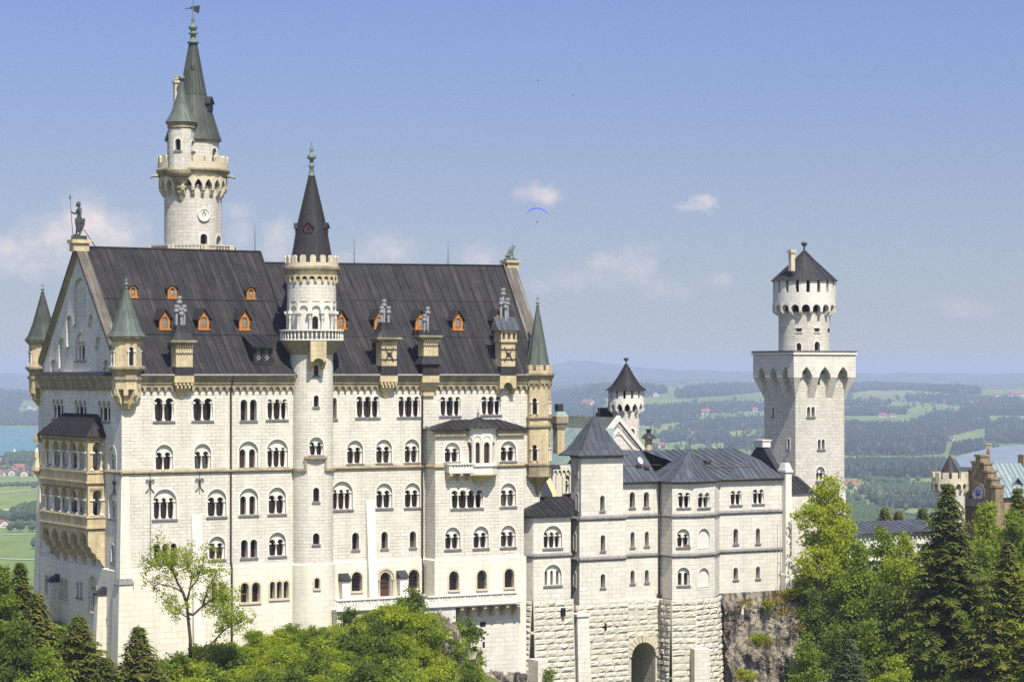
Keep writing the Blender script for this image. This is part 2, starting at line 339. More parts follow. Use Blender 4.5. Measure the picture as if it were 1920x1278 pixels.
    def mesh(s, name, mats, base=Vector((0, 0, 0))):
        me = bpy.data.meshes.new(name)
        vs = [(p[0] - base[0], p[1] - base[1], p[2] - base[2]) for p in s.v]
        me.from_pydata(vs, [], s.f)
        for m in mats: me.materials.append(MATS[m])
        if len(mats) > 1: me.polygons.foreach_set('material_index', s.mi)
        if s.sm:
            me.polygons.foreach_set('use_smooth', [i in s.sm for i in range(len(s.f))])
        uvl = me.uv_layers.new(name='UVMap'); data = [0.0] * (2 * len(me.loops))
        for p in me.polygons:
            cu = s.uv.get(p.index)
            if cu is not None:
                for k, li in enumerate(p.loop_indices): data[2 * li], data[2 * li + 1] = cu[k]
                continue
            n = p.normal
            h = hypot(n.x, n.y)
            if h < 0.35:
                for li, vi in zip(p.loop_indices, p.vertices): data[2 * li], data[2 * li + 1] = s.v[vi][0], s.v[vi][1]
            else:
                tx, ty = -n.y / h, n.x / h
                for li, vi in zip(p.loop_indices, p.vertices):
                    q = s.v[vi]; data[2 * li] = q[0] * tx + q[1] * ty + 3.37 * round(n.x * 3); data[2 * li + 1] = q[2] / max(h, .3)
        uvl.data.foreach_set('uv', data)
        me.update()
        return me
    def obj(s, name, mat, parent=None, base=None, label=None):
        mats = [mat] if isinstance(mat, str) else list(mat)
        if base is None: base = base_of(parent) if parent else Vector((0, 0, 0))
        o = bpy.data.objects.new(name, s.mesh(name, mats, base)); COL.objects.link(o)
        if parent: o.parent = parent
        BASE[o.name] = base
        if label: o['label'] = label
        return o
def place(name, me, parent, loc, rz=0.0):
    o = bpy.data.objects.new(name, me); COL.objects.link(o); o.parent = parent
    o.location = Vector(loc) - base_of(parent); o.rotation_euler = (0, 0, rz); BASE[o.name] = Vector((0, 0, 0))
    return o
def offset(pts, d):
    n = len(pts); out = []
    for i in range(n):
        p0, p1, p2 = pts[i - 1], pts[i], pts[(i + 1) % n]
        e1 = Vector((p1[0] - p0[0], p1[1] - p0[1])); e2 = Vector((p2[0] - p1[0], p2[1] - p1[1]))
        if e1.length < 1e-6: e1 = e2
        if e2.length < 1e-6: e2 = e1
        n1 = Vector((e1.y, -e1.x)).normalized(); n2 = Vector((e2.y, -e2.x)).normalized()
        m = n1 + n2
        if m.length < 1e-3: m = n1
        m.normalize(); k = max(0.4, m.dot(n1))
        out.append((p1[0] + m.x * d / k, p1[1] + m.y * d / k))
    return out
def arch(w, h, cx=0.0, z0=0.0, seg=8, rise=None):
    r = w / 2; rise = r if rise is None else rise; zs = z0 + h - rise
    return [(cx - r, z0), (cx + r, z0)] + [(cx + r * cos(pi * i / seg), zs + rise * sin(pi * i / seg)) for i in range(seg + 1)]
def pointed(w, h, cx=0.0, z0=0.0, seg=5):
    r = w / 2; rise = min(w * 0.85, h - .01); zs = z0 + h - rise
    right = [(cx + r * (1 - (i / seg) ** 1.7), zs + rise * (i / seg)) for i in range(seg + 1)]
    return [(cx - r, z0), (cx + r, z0)] + right + [(2 * cx - p[0], p[1]) for p in reversed(right[:-1])]
def lobed(n, lw, cw, h, seg=6, z0=0.0):
    w = n * lw + (n - 1) * cw; r = lw / 2; zs = z0 + h - r
    pts = [(-w / 2, z0), (w / 2, z0)]
    for k in range(n - 1, -1, -1):
        cx = -w / 2 + r + k * (lw + cw)
        pts += [(cx + r * cos(pi * i / seg), zs + r * sin(pi * i / seg)) for i in range(seg + 1)]
    return pts
# photo pixel -> place on a vertical wall plane
class Plane:
    def __init__(s, u, v, rz=0.0):
        s.u, s.v, s.rz = u, v, rz; s.t = (cos(rz), sin(rz))
        s.M = Matrix.Translation((u, v, 0)) @ Matrix.Rotation(rz, 4, 'Z')
    def x(s, px):
        k = (px - 960) / F
        ax = X0 + s.u * CS - s.v * SN; ay = Y0 + s.u * SN + s.v * CS
        dx = s.t[0] * CS - s.t[1] * SN; dy = s.t[0] * SN + s.t[1] * CS
        return (k * ay - ax) / (dx - k * dy)
    def uv(s, x, y=0.0): return s.u + x * s.t[0] - y * s.t[1], s.v + x * s.t[1] + y * s.t[0]
    def Y(s, x):
        u, v = s.uv(x); return Y0 + u * SN + v * CS
    def z(s, py, x): return (HZ - py) / F * s.Y(x)
    def p(s, px, py):
        x = s.x(px); return (x, s.z(py, x))
def U(px, v): return Plane(0, v).x(px)
def Zv(py, u, v): return (HZ - py) / F * (Y0 + u * SN + v * CS)
def P3(px, py, v):
    u = U(px, v); return (u, v, Zv(py, u, v))
def frontal(cu, cv):           # angle (castle frame) of the direction from a point to the camera
    cu_, cv_ = UVW(0, 0); return atan2(cv_ - cv, cu_ - cu)
def pxw(px, u, v): return px / F * (Y0 + u * SN + v * CS)

# ------------------------------------------------------------------ windows
WC = {}
def column_mesh(h, r=0.1):
    key = ('col', round(h, 1), round(r, 2))
    if key not in WC:
        m = MB(); b = h * 0.12
        m.box(-r * 1.6, r * 1.6, -r * 1.6, r * 1.6, 0, b * .6)
        m.lathe(0, 0, [(r * 1.5, b * .6), (r * 1.35, b), (r, b * 1.3), (r * .9, h * .74), (r * 1.15, h * .76), (r * 1.0, h * .79), (r * 1.7, h * .91)], 8, smooth=True)
        m.box(-r * 2.1, r * 2.1, -r * 2.0, r * 2.0, h * .91, h)
        WC[key] = m.mesh('column', ['white'])
    return WC[key]
def window_meshes(kind, n, w, h, trim):
    key = (kind, n, w, h, trim)
    if key in WC: return WC[key]
    R = {}; tm = {'w': 'trim', 't': 'tantrim', None: 'trim'}[trim]
    D = 0.72; holes_wall = []; lights = []; cols = []
    main = MB()
    if kind == 'L':
        cw = 0.26 if n > 1 else 0; lw = (w - (n - 1) * cw) / n
        o = lobed(n, lw, cw, h); holes_wall = [o]; rd = D
        zc = h - lw / 2
        cols = [(-w / 2 + lw * (k + 1) + cw * (k + .5), zc) for k in range(n - 1)] + [(-w / 2 + .09, zc), (w / 2 - .09, zc)]
        main.ring(o, 0.2, 0.0, -0.05)
        lights = [(-w / 2 + lw / 2 + k * (lw + cw), 0, lw, h) for k in range(n)]
    elif kind in 'AB':
        o = arch(w, h, seg=12); holes_wall = [o]; rd = 0.26
        wl = w * (0.84 if kind == 'A' else 0.80); cw = (0.24 if kind == 'A' else 0.36 * w / 2.0)
        lw = (wl - (n - 1) * cw) / n; hl = min(h * 0.70, h - w * .22 - .1)
        if kind == 'A':
            lo_ = lobed(n, lw, cw, hl); hp = [lo_]; zc = hl - lw / 2
            cols = [(-wl / 2 + lw * (k + 1) + cw * (k + .5), zc) for k in range(n - 1)] + [(-wl / 2 - .04, zc), (wl / 2 + .04, zc)]
        else:
            hp = [arch(lw, hl, -wl / 2 + lw / 2 + k * (lw + cw)) for k in range(n)]
        hp = [[(p[0], p[1] + 0.02) for p in q] for q in hp]
        main.plate(o, hp, y=0.26, depth=0.5)
        main.ring(o, 0.17, 0.0, -0.035)
        lights = [(-wl / 2 + lw / 2 + k * (lw + cw), 0, lw, hl) for k in range(n)]
        D = 0.75
    elif kind == 'R':                                   # walled-up arch
        o = arch(w, h, seg=12); holes_wall = [o]; rd = 0.2
        main.plate(o, [], y=0.2); main.ring(o, 0.12, 0.0, -0.03)
    else:                                               # P plain lights, G grilled
        pier = {1: 0, 2: 0.32, 3: 0.22}[n] * (w / 1.9 if n == 2 else w / 2.2 if n == 3 else 1)
        lw = (w - (n - 1) * pier) / n; rd = D
        for k in range(n):
            cx = -w / 2 + lw / 2 + k * (lw + pier); o = arch(lw, h, cx); holes_wall.append(o)
            lights.append((cx, 0, lw, h))
        if n == 1: main.ring(holes_wall[0], 0.2, 0.0, -0.04)
        else:
            oo = offset(lobed(n, lw, pier, h), 0.2); cl = [[p for p in q] for q in holes_wall]
            main.plate(oo, cl, y=-0.04, depth=0.04, edge=True, holedepth=0.04)
    R['main'] = main.mesh('window', ['white' if kind in 'ABR' and trim != 't' else tm])
    R['holes'] = holes_wall; R['rd'] = rd; R['cols'] = cols
    if kind != 'R':
        g = MB(); g.box(-w / 2 + .02, w / 2 - .02, D - .04, D + .25, -0.02, h * (1 if kind not in 'AB' else .75)); R['glass'] = g.mesh('pane', ['glass'])
        f = MB()
        for cx, z0, lw, hh in lights:
            for sx in (-1, 1): f.box(cx + sx * (lw / 2 - .03) - .03, cx + sx * (lw / 2 - .03) + .03, D - .1, D - .05, 0, hh - lw / 2)
            f.box(cx - .022, cx + .022, D - .09, D - .05, .02, hh - lw * .1)
            f.box(cx - lw / 2, cx + lw / 2, D - .095, D - .06, hh - lw / 2 - .03, hh - lw / 2 + .03)
        R['frame'] = f.mesh('frame', ['brownframe'])
        if kind == 'G':
            q = MB()
            for cx, z0, lw, hh in lights:
                k = max(3, int(lw / .22))
                for i in range(1, k): q.box(cx - lw / 2 + lw * i / k - .018, cx - lw / 2 + lw * i / k + .018, .1, .14, 0, hh - lw * .12)
                for i in range(1, int(hh / .35)): q.box(cx - lw / 2, cx + lw / 2, .105, .135, i * .35 - .018, i * .35 + .018)
            R['grille'] = q.mesh('grille', ['iron'])
        sl = MB(); sl.box(-w / 2 - .12, w / 2 + .12, -.14, .3, -.16, .015); R['sill'] = sl.mesh('sill', ['tantrim' if trim == 't' else 'sill'])
    WC[key] = R
    return R
def q5(x): return max(0.3, round(x / 0.06) * 0.06)
def put_windows(parent, pl, specs, y=0.0):
    # spec: (px0, px1, py_top, py_bottom, kind, lights, trim) -> returns wall holes, with their reveal depths
    holes = []
    for sp in specs:
        px0, px1, py0, py1, kind, n = sp[:6]; trim = sp[6] if len(sp) > 6 else 'w'
        xa, xb = pl.x(px0), pl.x(px1); xc = (xa + xb) / 2
        zt, zb = pl.z(py0, xc), pl.z(py1, xc)
        w, h = q5(xb - xa), q5(zt - zb)
        if kind in 'AB': h = max(h, w * .5 + .9)
        R = window_meshes(kind, n, w, h, trim)
        u, v = pl.uv(xc, y)
        wo = place('window', R['main'], parent, (u, v, zb), pl.rz)
        if sp[7:]: wo['label'] = sp[7]
        for nm in ('pane', 'frame', 'sill', 'grille'):
            me = R.get('glass' if nm == 'pane' else nm)
            if me:
                c = bpy.data.objects.new(nm, me); COL.objects.link(c); c.parent = wo
        for cx, zc in R['cols']:
            me = column_mesh(zc + .04, .105)
            c = bpy.data.objects.new('column', me); COL.objects.link(c); c.parent = wo; c.location = (cx, 0.16 if kind == 'L' else .36, 0)
        for hl in R['holes']: holes.append(([(p[0] + xc, p[1] + zb) for p in hl], R['rd']))
    return holes
def wall(mb, pl, outline, holes, y=0.0):
    mb.M = pl.M
    mb.plate(outline, [h for h, d in holes], y=y)
    for h, d in holes:
        n = len(h)
        mb.add([(p[0], y, p[1]) for p in h] + [(p[0], y + d, p[1]) for p in h], [(i, (i + 1) % n, n + (i + 1) % n, n + i) for i in range(n)])
    mb.M = None
def frieze(mb, pl, x0, x1, zt, h, pitch, depth, y=0.0):
    # round-arched corbel table hanging below zt, standing depth proud of the wall plane
    mb.M = pl.M; n = max(1, round((x1 - x0) / pitch)); p = (x1 - x0) / n; r = p * .34
    for i in range(n):
        a, b = x0 + i * p, x0 + (i + 1) * p; c = (a + b) / 2; zs = zt - h + .12 + r * .2
        o = [(a, zt - h), (c - r, zt - h)] + [(c - r * cos(pi * k / 6), zs + r * sin(pi * k / 6)) for k in range(7)] + [(c + r, zt - h), (b, zt - h), (b, zt), (a, zt)]
        mb.plate(o, [], y=y - depth, depth=depth, edge=True)
    mb.M = None
def seams(mb, a, b, c, d, pitch=0.95, w=0.05, hgt=0.07):
    # roof facet a-b (eave) c-d (ridge, above b and a): facet and standing seams running up the slope
    a, b, c, d = map(Vector, (a, b, c, d))
    mb.quad(a, b, c, d)
    e = (b - a); L = e.length
    if L < 1e-4:
        e = (c - d); L = e.length
    e = e.normalized(); nrm = (b - a).cross(d - a)
    if nrm.length < 1e-5: nrm = (c - b).cross(d - b)
    nrm.normalize()
    if nrm.z < 0: nrm = -nrm
    s = nrm.cross(e).normalized()
    if s.z < 0: s = -s
    loc = [((p - a).dot(e), (p - a).dot(s)) for p in (a, b, c, d)]
    x0, x1 = min(p[0] for p in loc), max(p[0] for p in loc)
    k = math.ceil((x0 + 1e-3) / pitch)
    x = k * pitch
    while x < x1 - .05:
        ys = []
        for i in range(4):
            p, q = loc[i], loc[(i + 1) % 4]
            if (p[0] - x) * (q[0] - x) < 0:
                t = (x - p[0]) / (q[0] - p[0]); ys.append(p[1] + t * (q[1] - p[1]))
        if len(ys) >= 2 and max(ys) - min(ys) > .2:
            p0 = a + e * x + s * min(ys); p1 = a + e * x + s * max(ys); ew = e * w / 2; nh = nrm * hgt
            mb.add([p0 - ew, p0 + ew, p1 + ew, p1 - ew, p0 - ew + nh, p0 + ew + nh, p1 + ew + nh, p1 - ew + nh],
                   [(4, 5, 6, 7), (0, 1, 5, 4), (1, 2, 6, 5), (3, 0, 4, 7)])
        x += pitch
def cone(mb, cx, cy, prof, seg, nseam=0, w=.05, hgt=.06, a0=0.0):
    mb.lathe(cx, cy, prof, seg, a0, a0 + 2 * pi)
    for i in range(nseam):
        a = a0 + 2 * pi * i / nseam; e = Vector((-sin(a), cos(a), 0)); o = Vector((cos(a), sin(a), 0))
        for (r0, z0), (r1, z1) in zip(prof, prof[1:]):
            if z1 - z0 < .05: continue
            p0 = Vector((cx, cy, z0)) + o * r0; p1 = Vector((cx, cy, z1)) + o * r1; nn = (o * (z1 - z0) + Vector((0, 0, r0 - r1))).normalized() * hgt
            ww = e * w / 2
            mb.add([p0 - ww, p0 + ww, p1 + ww, p1 - ww, p0 - ww + nn, p0 + ww + nn, p1 + ww + nn, p1 - ww + nn], [(4, 5, 6, 7), (0, 1, 5, 4), (1, 2, 6, 5), (3, 0, 4, 7)])
# round walls made of narrow facets, with true openings where windows sit
def roundwall(mb, cx, cy, r, z0, z1, wins=(), seg=56):
    # wins: list of (angle, half_angle, [(hole outline local x,z) ...], reveal)
    wins = sorted(wins, key=lambda w: w[0] % (2 * pi)); cuts = []
    for a, ha, holes, rd in wins: cuts.append((a % (2 * pi), ha, holes, rd))
    step = 2 * pi / seg; runs = []
    if not cuts:
        mb.lathe(cx, cy, [(r, z0), (r, z1)], seg, cap=False); return
    for i, (a, ha, holes, rd) in enumerate(cuts):
        nxt = cuts[(i + 1) % len(cuts)][0] - cuts[(i + 1) % len(cuts)][1] + (2 * pi if i == len(cuts) - 1 else 0)
        c = r * cos(ha)
        M = Matrix.Translation((cx + c * cos(a), cy + c * sin(a), 0)) @ Matrix.Rotation(a + pi / 2, 4, 'Z')
        hw = r * sin(ha); mb.M = M
        mb.plate([(-hw, z0), (hw, z0), (hw, z1), (-hw, z1)], holes)
        for h in holes:
            n = len(h); mb.add([(p[0], 0, p[1]) for p in h] + [(p[0], rd, p[1]) for p in h], [(k, (k + 1) % n, n + (k + 1) % n, n + k) for k in range(n)])
        mb.M = None
        if nxt - (a + ha) > 1e-3: mb.lathe(cx, cy, [(r, z0), (r, z1)], max(1, round((nxt - a - ha) / step)), a + ha, nxt, cap=False)
def round_windows(parent, mb, cx, cy, r, z0, z1, specs, seg=56):
    # specs (px, half width px, py_top, py_bottom, kind, n, trim) on a round wall; groups stacked windows by angle
    cuts = {}
    fa = frontal(cx, cy); d = Y0 + cx * SN + cy * CS; xc = X0 + cx * CS - cy * SN
    for px, hw, pt, pb, kind, n, trim in specs:
        off = ((px - 960) / F * d - xc) / r
        a = fa + asin(max(-.98, min(.98, off)))
        aw = a - fa
        dd = d - r * cos(aw) * .9
        w = q5(2 * hw / F * dd / max(.35, cos(aw))); zt = (HZ - pt) / F * dd; zb = (HZ - pb) / F * dd; h = q5(zt - zb)
        if kind in 'AB': h = max(h, w * .5 + .9)
        R = window_meshes(kind, n, w, h, trim)
        ha = min(.6, asin(min(.9, (w / 2 + .12) / r)))
        key = round(a / .12)
        c = cuts.setdefault(key, [a, ha, [], R['rd']]); c[1] = max(c[1], ha)
        c[2].append((R, zb))
    res = []
    for a, ha, lst, rd in cuts.values():
        c = r * cos(ha); hs = []
        for R, zb in lst:
            wo = place('window', R['main'], parent, (cx + c * cos(a), cy + c * sin(a), zb), a + pi / 2)
            for nm in ('pane', 'frame', 'sill', 'grille'):
                me = R.get('glass' if nm == 'pane' else nm)
                if me:
                    k = bpy.data.objects.new(nm, me); COL.objects.link(k); k.parent = wo
            for cxx, zc in R['cols']:
                k = bpy.data.objects.new('column', column_mesh(zc + .04, .105)); COL.objects.link(k); k.parent = wo; k.location = (cxx, .3, 0)
            hs += [[(p[0], p[1] + zb) for p in h] for h in R['holes']]
        res.append((a, ha, hs, rd))
    roundwall(mb, cx, cy, r, z0, z1, res, seg)
def machicolation(mb, cx, cy, r0, r1, z0, zs, z1, n, kind='p', a0=0.0, th=None, fill=.7):
    # ring of arches: piers at r1 stand on corbels growing out of the r0 wall
    da = 2 * pi / n; hw = r1 * math.tan(da / 2); D = (r1 - r0) if th is None else th
    for i in range(n):
        a = a0 + i * da
        mb.M = Matrix.Translation((cx + r1 * cos(a), cy + r1 * sin(a), 0)) @ Matrix.Rotation(a + pi / 2, 4, 'Z')
        w = 2 * hw * fill
        ar = (pointed if kind == 'p' else arch)(w, z1 * .35 + zs * .65 - zs + (z1 - zs) * .4, 0, zs)
        o = [(-hw, zs)] + [ar[0]] + list(reversed(ar[2:])) [0:0]
        o = [(-hw, zs), (-w / 2, zs)] + list(reversed(ar[2:])) + [(w / 2, zs), (hw, zs), (hw, z1), (-hw, z1)]
        o = [p for k, p in enumerate(o) if k == 0 or (abs(p[0] - o[k - 1][0]) + abs(p[1] - o[k - 1][1])) > 1e-4]
        mb.plate(o, [], y=0, depth=D, edge=True)
        cw = hw * (1 - fill) * 1.0; mb.M = None
        b = a + da / 2
        mb.M = Matrix.Translation((cx, cy, 0)) @ Matrix.Rotation(b + pi / 2, 4, 'Z')
        rr = r1 / cos(da / 2) * .985
        # stepped corbel in side view
        prof = [(rr, zs), (rr, zs - (zs - z0) * .25), (r0 + (rr - r0) * .66, zs - (zs - z0) * .45), (r0 + (rr - r0) * .6, zs - (zs - z0) * .62), (r0 + (rr - r0) * .25, zs - (zs - z0) * .85), (r0 - .05, z0), (r0 - .05, zs)]
        pts = [(-cw, -p[0], p[1]) for p in prof] + [(cw, -p[0], p[1]) for p in prof]; m = len(prof)
        mb.add(pts, [(k, (k + 1) % m, m + (k + 1) % m, m + k) for k in range(m)] + [tuple(range(m - 1, -1, -1)), tuple(range(m, 2 * m))])
        mb.M = None
def merlons(mb, cx, cy, r, z0, h, n, frac=.55, th=.35, a0=0.0, peak=True):
    for i in range(n):
        a = a0 + 2 * pi * i / n; w = 2 * pi * r / n * frac / 2
        mb.M = Matrix.Translation((cx + r * cos(a), cy + r * sin(a), 0)) @ Matrix.Rotation(a + pi / 2, 4, 'Z')
        o = [(-w, z0), (w, z0), (w, z0 + h * .75), (w * .55, z0 + h), (-w * .55, z0 + h), (-w, z0 + h * .75)] if peak else [(-w, z0), (w, z0), (w, z0 + h), (-w, z0 + h)]
        mb.plate(o, [], y=0, depth=th, edge=True, back=True); mb.M = None
def ngon(cx, cy, r, n, a0): return [(cx + r * cos(a0 + 2 * pi * i / n), cy + r * sin(a0 + 2 * pi * i / n)) for i in range(n)]
def finial(mb, cx, cy, z, h, r, cross=False):
    mb.lathe(cx, cy, [(r * .55, z), (r * .35, z + h * .15), (r * .9, z + h * .2), (r * .9, z + h * .24), (r * .3, z + h * .28), (r * .3, z + h * .36), (r, z + h * .42), (r * .7, z + h * .5), (r * .18, z + h * .56), (r * .12, z + h)], 10, smooth=True)
    if cross:
        mb.box(cx - r * .7, cx + r * .7, cy - r * .15, cy + r * .15, z + h * .72, z + h * .8)
# ------------------------------------------------------------------ the palace
pal = thing('palace', 'long white palace with dark seamed roof, orange dormers and a sandstone loggia on its gable', 'palace', 25, 10, -40)
FR = Plane(0, 0, 0); GB = Plane(0, 0, -pi / 2)
ZP = -20.25                                      # top of the plinth
UR = 50.0                                        # right end of the front
VB = 25.5                                        # depth of the left gable
front = [
 (288.5, 326, 746, 789, 'L', 2), (361, 398.5, 746, 788, 'L', 2), (451, 481, 749, 788, 'P', 2), (500, 539, 748, 786, 'L', 3),
 (291, 324.6, 833, 882, 'A', 2), (363.6, 396, 832, 880, 'A', 2), (447, 484, 827, 877, 'B', 2), (500, 540, 823, 876, 'A', 3),
 (286.5, 331, 916, 973, 'A', 3), (388.6, 424, 916.5, 968, 'A', 2), (448.6, 484, 915, 965, 'B', 2), (503, 536, 913, 963, 'A', 2),
 (288, 331, 1018, 1054, 'P', 3), (391.5, 422, 1005, 1048, 'A', 2), (451.5, 482, 1011, 1045, 'P', 2), (504, 536, 998, 1042, 'A', 2),
 (622, 631, 745, 785, 'P', 1), (667.6, 711, 743, 782, 'L', 3), (746, 787, 743, 781, 'L', 3),
 (650.7, 680.5, 825, 869, 'A', 2), (705, 734.5, 824, 868, 'A', 2), (758.5, 786, 823, 867, 'A', 2),
 (622, 661, 902, 955, 'A', 3), (705, 735.7, 906, 952, 'A', 2), (758.5, 788, 905, 951, 'A', 2),
 (660, 673, 998, 1030, 'P', 1), (714.7, 727, 996, 1028, 'P', 1), (768, 780, 995, 1026, 'P', 1),
 (825, 863, 743, 779, 'L', 3), (902, 939, 743, 777, 'L', 3)]
m = MB()
wall(m, FR, [(0, ZP + .1), (UR, ZP + .1), (UR, -.1), (0, -.1)], put_windows(pal, FR, front))
# back and right end
m.quad((UR, 0, -40), (UR, 17, -40), (UR, 17, 0), (UR, 0, 0)); m.quad((UR, 0, 0), (UR, 17, 0), (UR, 8, 12.3))
m.quad((0, VB, -40), (20.5, VB, -40), (20.5, VB, 0), (0, VB, 0)); m.quad((20.5, 22, -40), (UR, 16, -40), (UR, 16, 0), (20.5, 22, 0))
m.quad((20.5, -.2, -.2), (20.5, VB, -.2), (20.5, 12.7, 13.4))
m.obj('front_wall', 'wall', pal)
# plinth of the front
FP = Plane(0, -.22, 0)
pw = [(396, 421, 1090, 1130, 'P', 2, 't'), (451, 487.5, 1092, 1129, 'P', 2, 't'), (506, 541, 1089, 1122, 'P', 3, 't'),
      (659, 679, 1072, 1108, 'G', 1, 't'), (766, 786, 1067, 1103, 'G', 1, 't')]
m = MB(); hs = put_windows(pal, FP, pw)
door = arch(FP.x(732.5) - FP.x(712.5), FP.z(1072, FP.x(722)) - FP.z(1118, FP.x(722)), (FP.x(732.5) + FP.x(712.5)) / 2, FP.z(1118, FP.x(722)))
wall(m, FP, [(-.22, -42), (UR, -42), (UR, ZP), (-.22, ZP)], hs + [(door, .5)])
m.quad((-.22, -.22, ZP), (UR, -.22, ZP), (UR, 0, ZP + .12), (0, 0, ZP + .12))
m.obj('plinth', 'plinth', pal)
# doorway on the terrace
m = MB(); m.M = FP.M
m.plate(door, [], y=.45); m.M = None
dr = m.obj('door', 'brownframe', pal)
m = MB(); m.M = FP.M
for k, (o0, pr) in enumerate([(.02, -.1), (.28, -.2)]):
    m.ring(offset(door, o0), .24, 0, pr)
xd = (FP.x(732.5) + FP.x(712.5)) / 2; zd = FP.z(1118, xd); zsp = zd + 1.9
for sx in (-1, 1):
    m.M = FP.M @ Matrix.Translation((xd + sx * .86, -.22, 0)); m.lathe(0, 0, [(.16, zd), (.12, zd + .2), (.11, zsp - .2), (.2, zsp)], 8, smooth=True)
m.M = None
m.obj('portal', 'tantrim', dr, base=base_of(pal))
m = MB(); m.M = FP.M
xx0, xx1 = FP.x(713.5), FP.x(731.5)
for i in range(1, 5): m.box(xx0 + (xx1 - xx0) * i / 5 - .02, xx0 + (xx1 - xx0) * i / 5 + .02, .38, .42, zd + 1.0, zd + 2.5)
for zz in (1.0, 1.5, 2.0): m.box(xx0, xx1, .37, .43, zd + zz, zd + zz + .04)
m.M = None; m.obj('grille', 'iron', dr, base=base_of(pal))

# gable wall facing left
gable = [(98, 119.6, 747, 785, 'L', 3), (140, 162.6, 749, 788, 'L', 3), (184, 207.7, 750, 790, 'L', 3),
         (203, 217.5, 836, 883, 'A', 2), (204, 218.5, 923, 972, 'A', 2), (209, 214, 1021, 1053, 'P', 1), (95.5, 101, 1000, 1034, 'P', 1)]
m = MB()
wall(m, GB, [(-VB, ZP), (0, ZP), (0, 0), (-VB, 0)], put_windows(pal, GB, gable))
def garc(xa, xb, ys, yt, n=6): return [((xa + xb) / 2 - (xb - xa) / 2 * cos(pi * k / n), ys - (ys - yt) * sin(pi * k / n)) for k in range(n + 1)]
rec = [(95, 699)] + garc(95, 106, 681, 674) + [(106, 690), (108, 695), (110, 690)] + garc(110, 120.5, 641, 633) + [(120.5, 650), (122.4, 655), (124.5, 650)] + \
      garc(124.5, 135, 600, 591) + [(135, 608), (136.6, 613), (138, 608)] + garc(138, 162, 545, 521, 10) + [(162, 607), (163.8, 613), (165.5, 607)] + \
      garc(165.5, 175, 600, 590) + [(175, 648), (177, 654), (179, 648)] + garc(179, 190, 640, 631) + [(190, 688), (192, 694), (194, 688)] + garc(194, 203, 682, 674) + [(203, 699)]
rp = [GB.p(*q) for q in rec]; rp = [(p[0], max(p[1], .25)) for p in rp]
tri = [(-VB, 0), (0, 0), (-VB / 2, 13.45)]
GR = Plane(.3, 0, -pi / 2)
gh = put_windows(pal, GR, [(141, 161.6, 623, 676, 'A', 3)])
wall(m, GB, tri, [(rp, .3)])
wall(m, GR, offset(rp, .05), gh)
m.obj('gable_wall', 'graywall', pal)
m = MB(); m.M = GR.M
for a, b in ((140.5, 148.5), (152, 160)):
    q = [GR.p(*t) for t in [(a, 590)] + garc(a, b, 547, 539) + [(b, 590)]]
    m.ring(list(reversed(q)) if q[0][0] > q[-1][0] else q, .14, 0, -.12)
m.M = None; m.obj('blind_arch', 'graywall', pal)
GPP = Plane(-.22, 0, -pi / 2)
m = MB(); hs = put_windows(pal, GPP, [(85, 97, 1078, 1112, 'P', 2, 't'), (114, 126.5, 1085, 1120, 'P', 2, 't'), (144, 155, 1089, 1120, 'P', 2, 'w'), (167, 181, 1080, 1147, 'A', 2, 't')])
wall(m, GPP, [(-VB - .2, -42), (.22, -42), (.22, ZP), (-VB - .2, ZP)], hs)
m.quad((-.22, VB, ZP), (-.22, -.22, ZP), (0, 0, ZP + .12), (0, VB, ZP + .12))
m.obj('gable_plinth', 'plinth', pal)
# buttresses
def buttress(pl, xa, xb, zt, zb, d0, d1, mat, cap=True):
    m = MB(); m.M = pl.M
    m.add([(xa, -d0, zt), (xb, -d0, zt), (xb, -d1, zb), (xa, -d1, zb), (xa, 0.01, zt), (xb, 0.01, zt), (xb, 0.01, zb), (xa, 0.01, zb)],
          [(3, 2, 1, 0), (0, 1, 5, 4), (1, 2, 6, 5), (3, 0, 4, 7)])
    m.M = None; o = m.obj('buttress', mat, pal)
    if cap:
        m = MB(); m.M = pl.M
        m.add([(xa - .12, -d0 - .15, zt), (xb + .12, -d0 - .15, zt), (xb + .12, .0, zt + .7), (xa - .12, 0, zt + .7), (xa - .12, -d0 - .15, zt - .12), (xb + .12, -d0 - .15, zt - .12), (xb + .12, 0, zt - .12), (xa - .12, 0, zt - .12)],
              [(0, 1, 2, 3), (4, 5, 1, 0), (5, 6, 2, 1), (7, 4, 0, 3)]); m.M = None
        m.obj('cap', 'lead', o, base=base_of(pal))
buttress(FR, FR.x(359), FR.x(378), FR.z(966, 8), -38, .12, 1.3, 'white', False)
buttress(FR, FR.x(686), FR.x(702), FR.z(938, 27), -26, .08, 1.1, 'white', False)
buttress(FP, FP.x(636), FP.x(651), FP.z(1087, 24), -27, .75, .85, 'white')
buttress(FP, FP.x(744.5), FP.x(758.5), FP.z(1082, 30), -27, .75, .85, 'white')
buttress(GPP, GPP.x(105), GPP.x(111.5), GPP.z(1088, -18), -30, .9, 1.1, 'plinth')
buttress(GPP, GPP.x(193), GPP.x(199.5), GPP.z(1112, -4), -42, .9, 1.8, 'plinth')
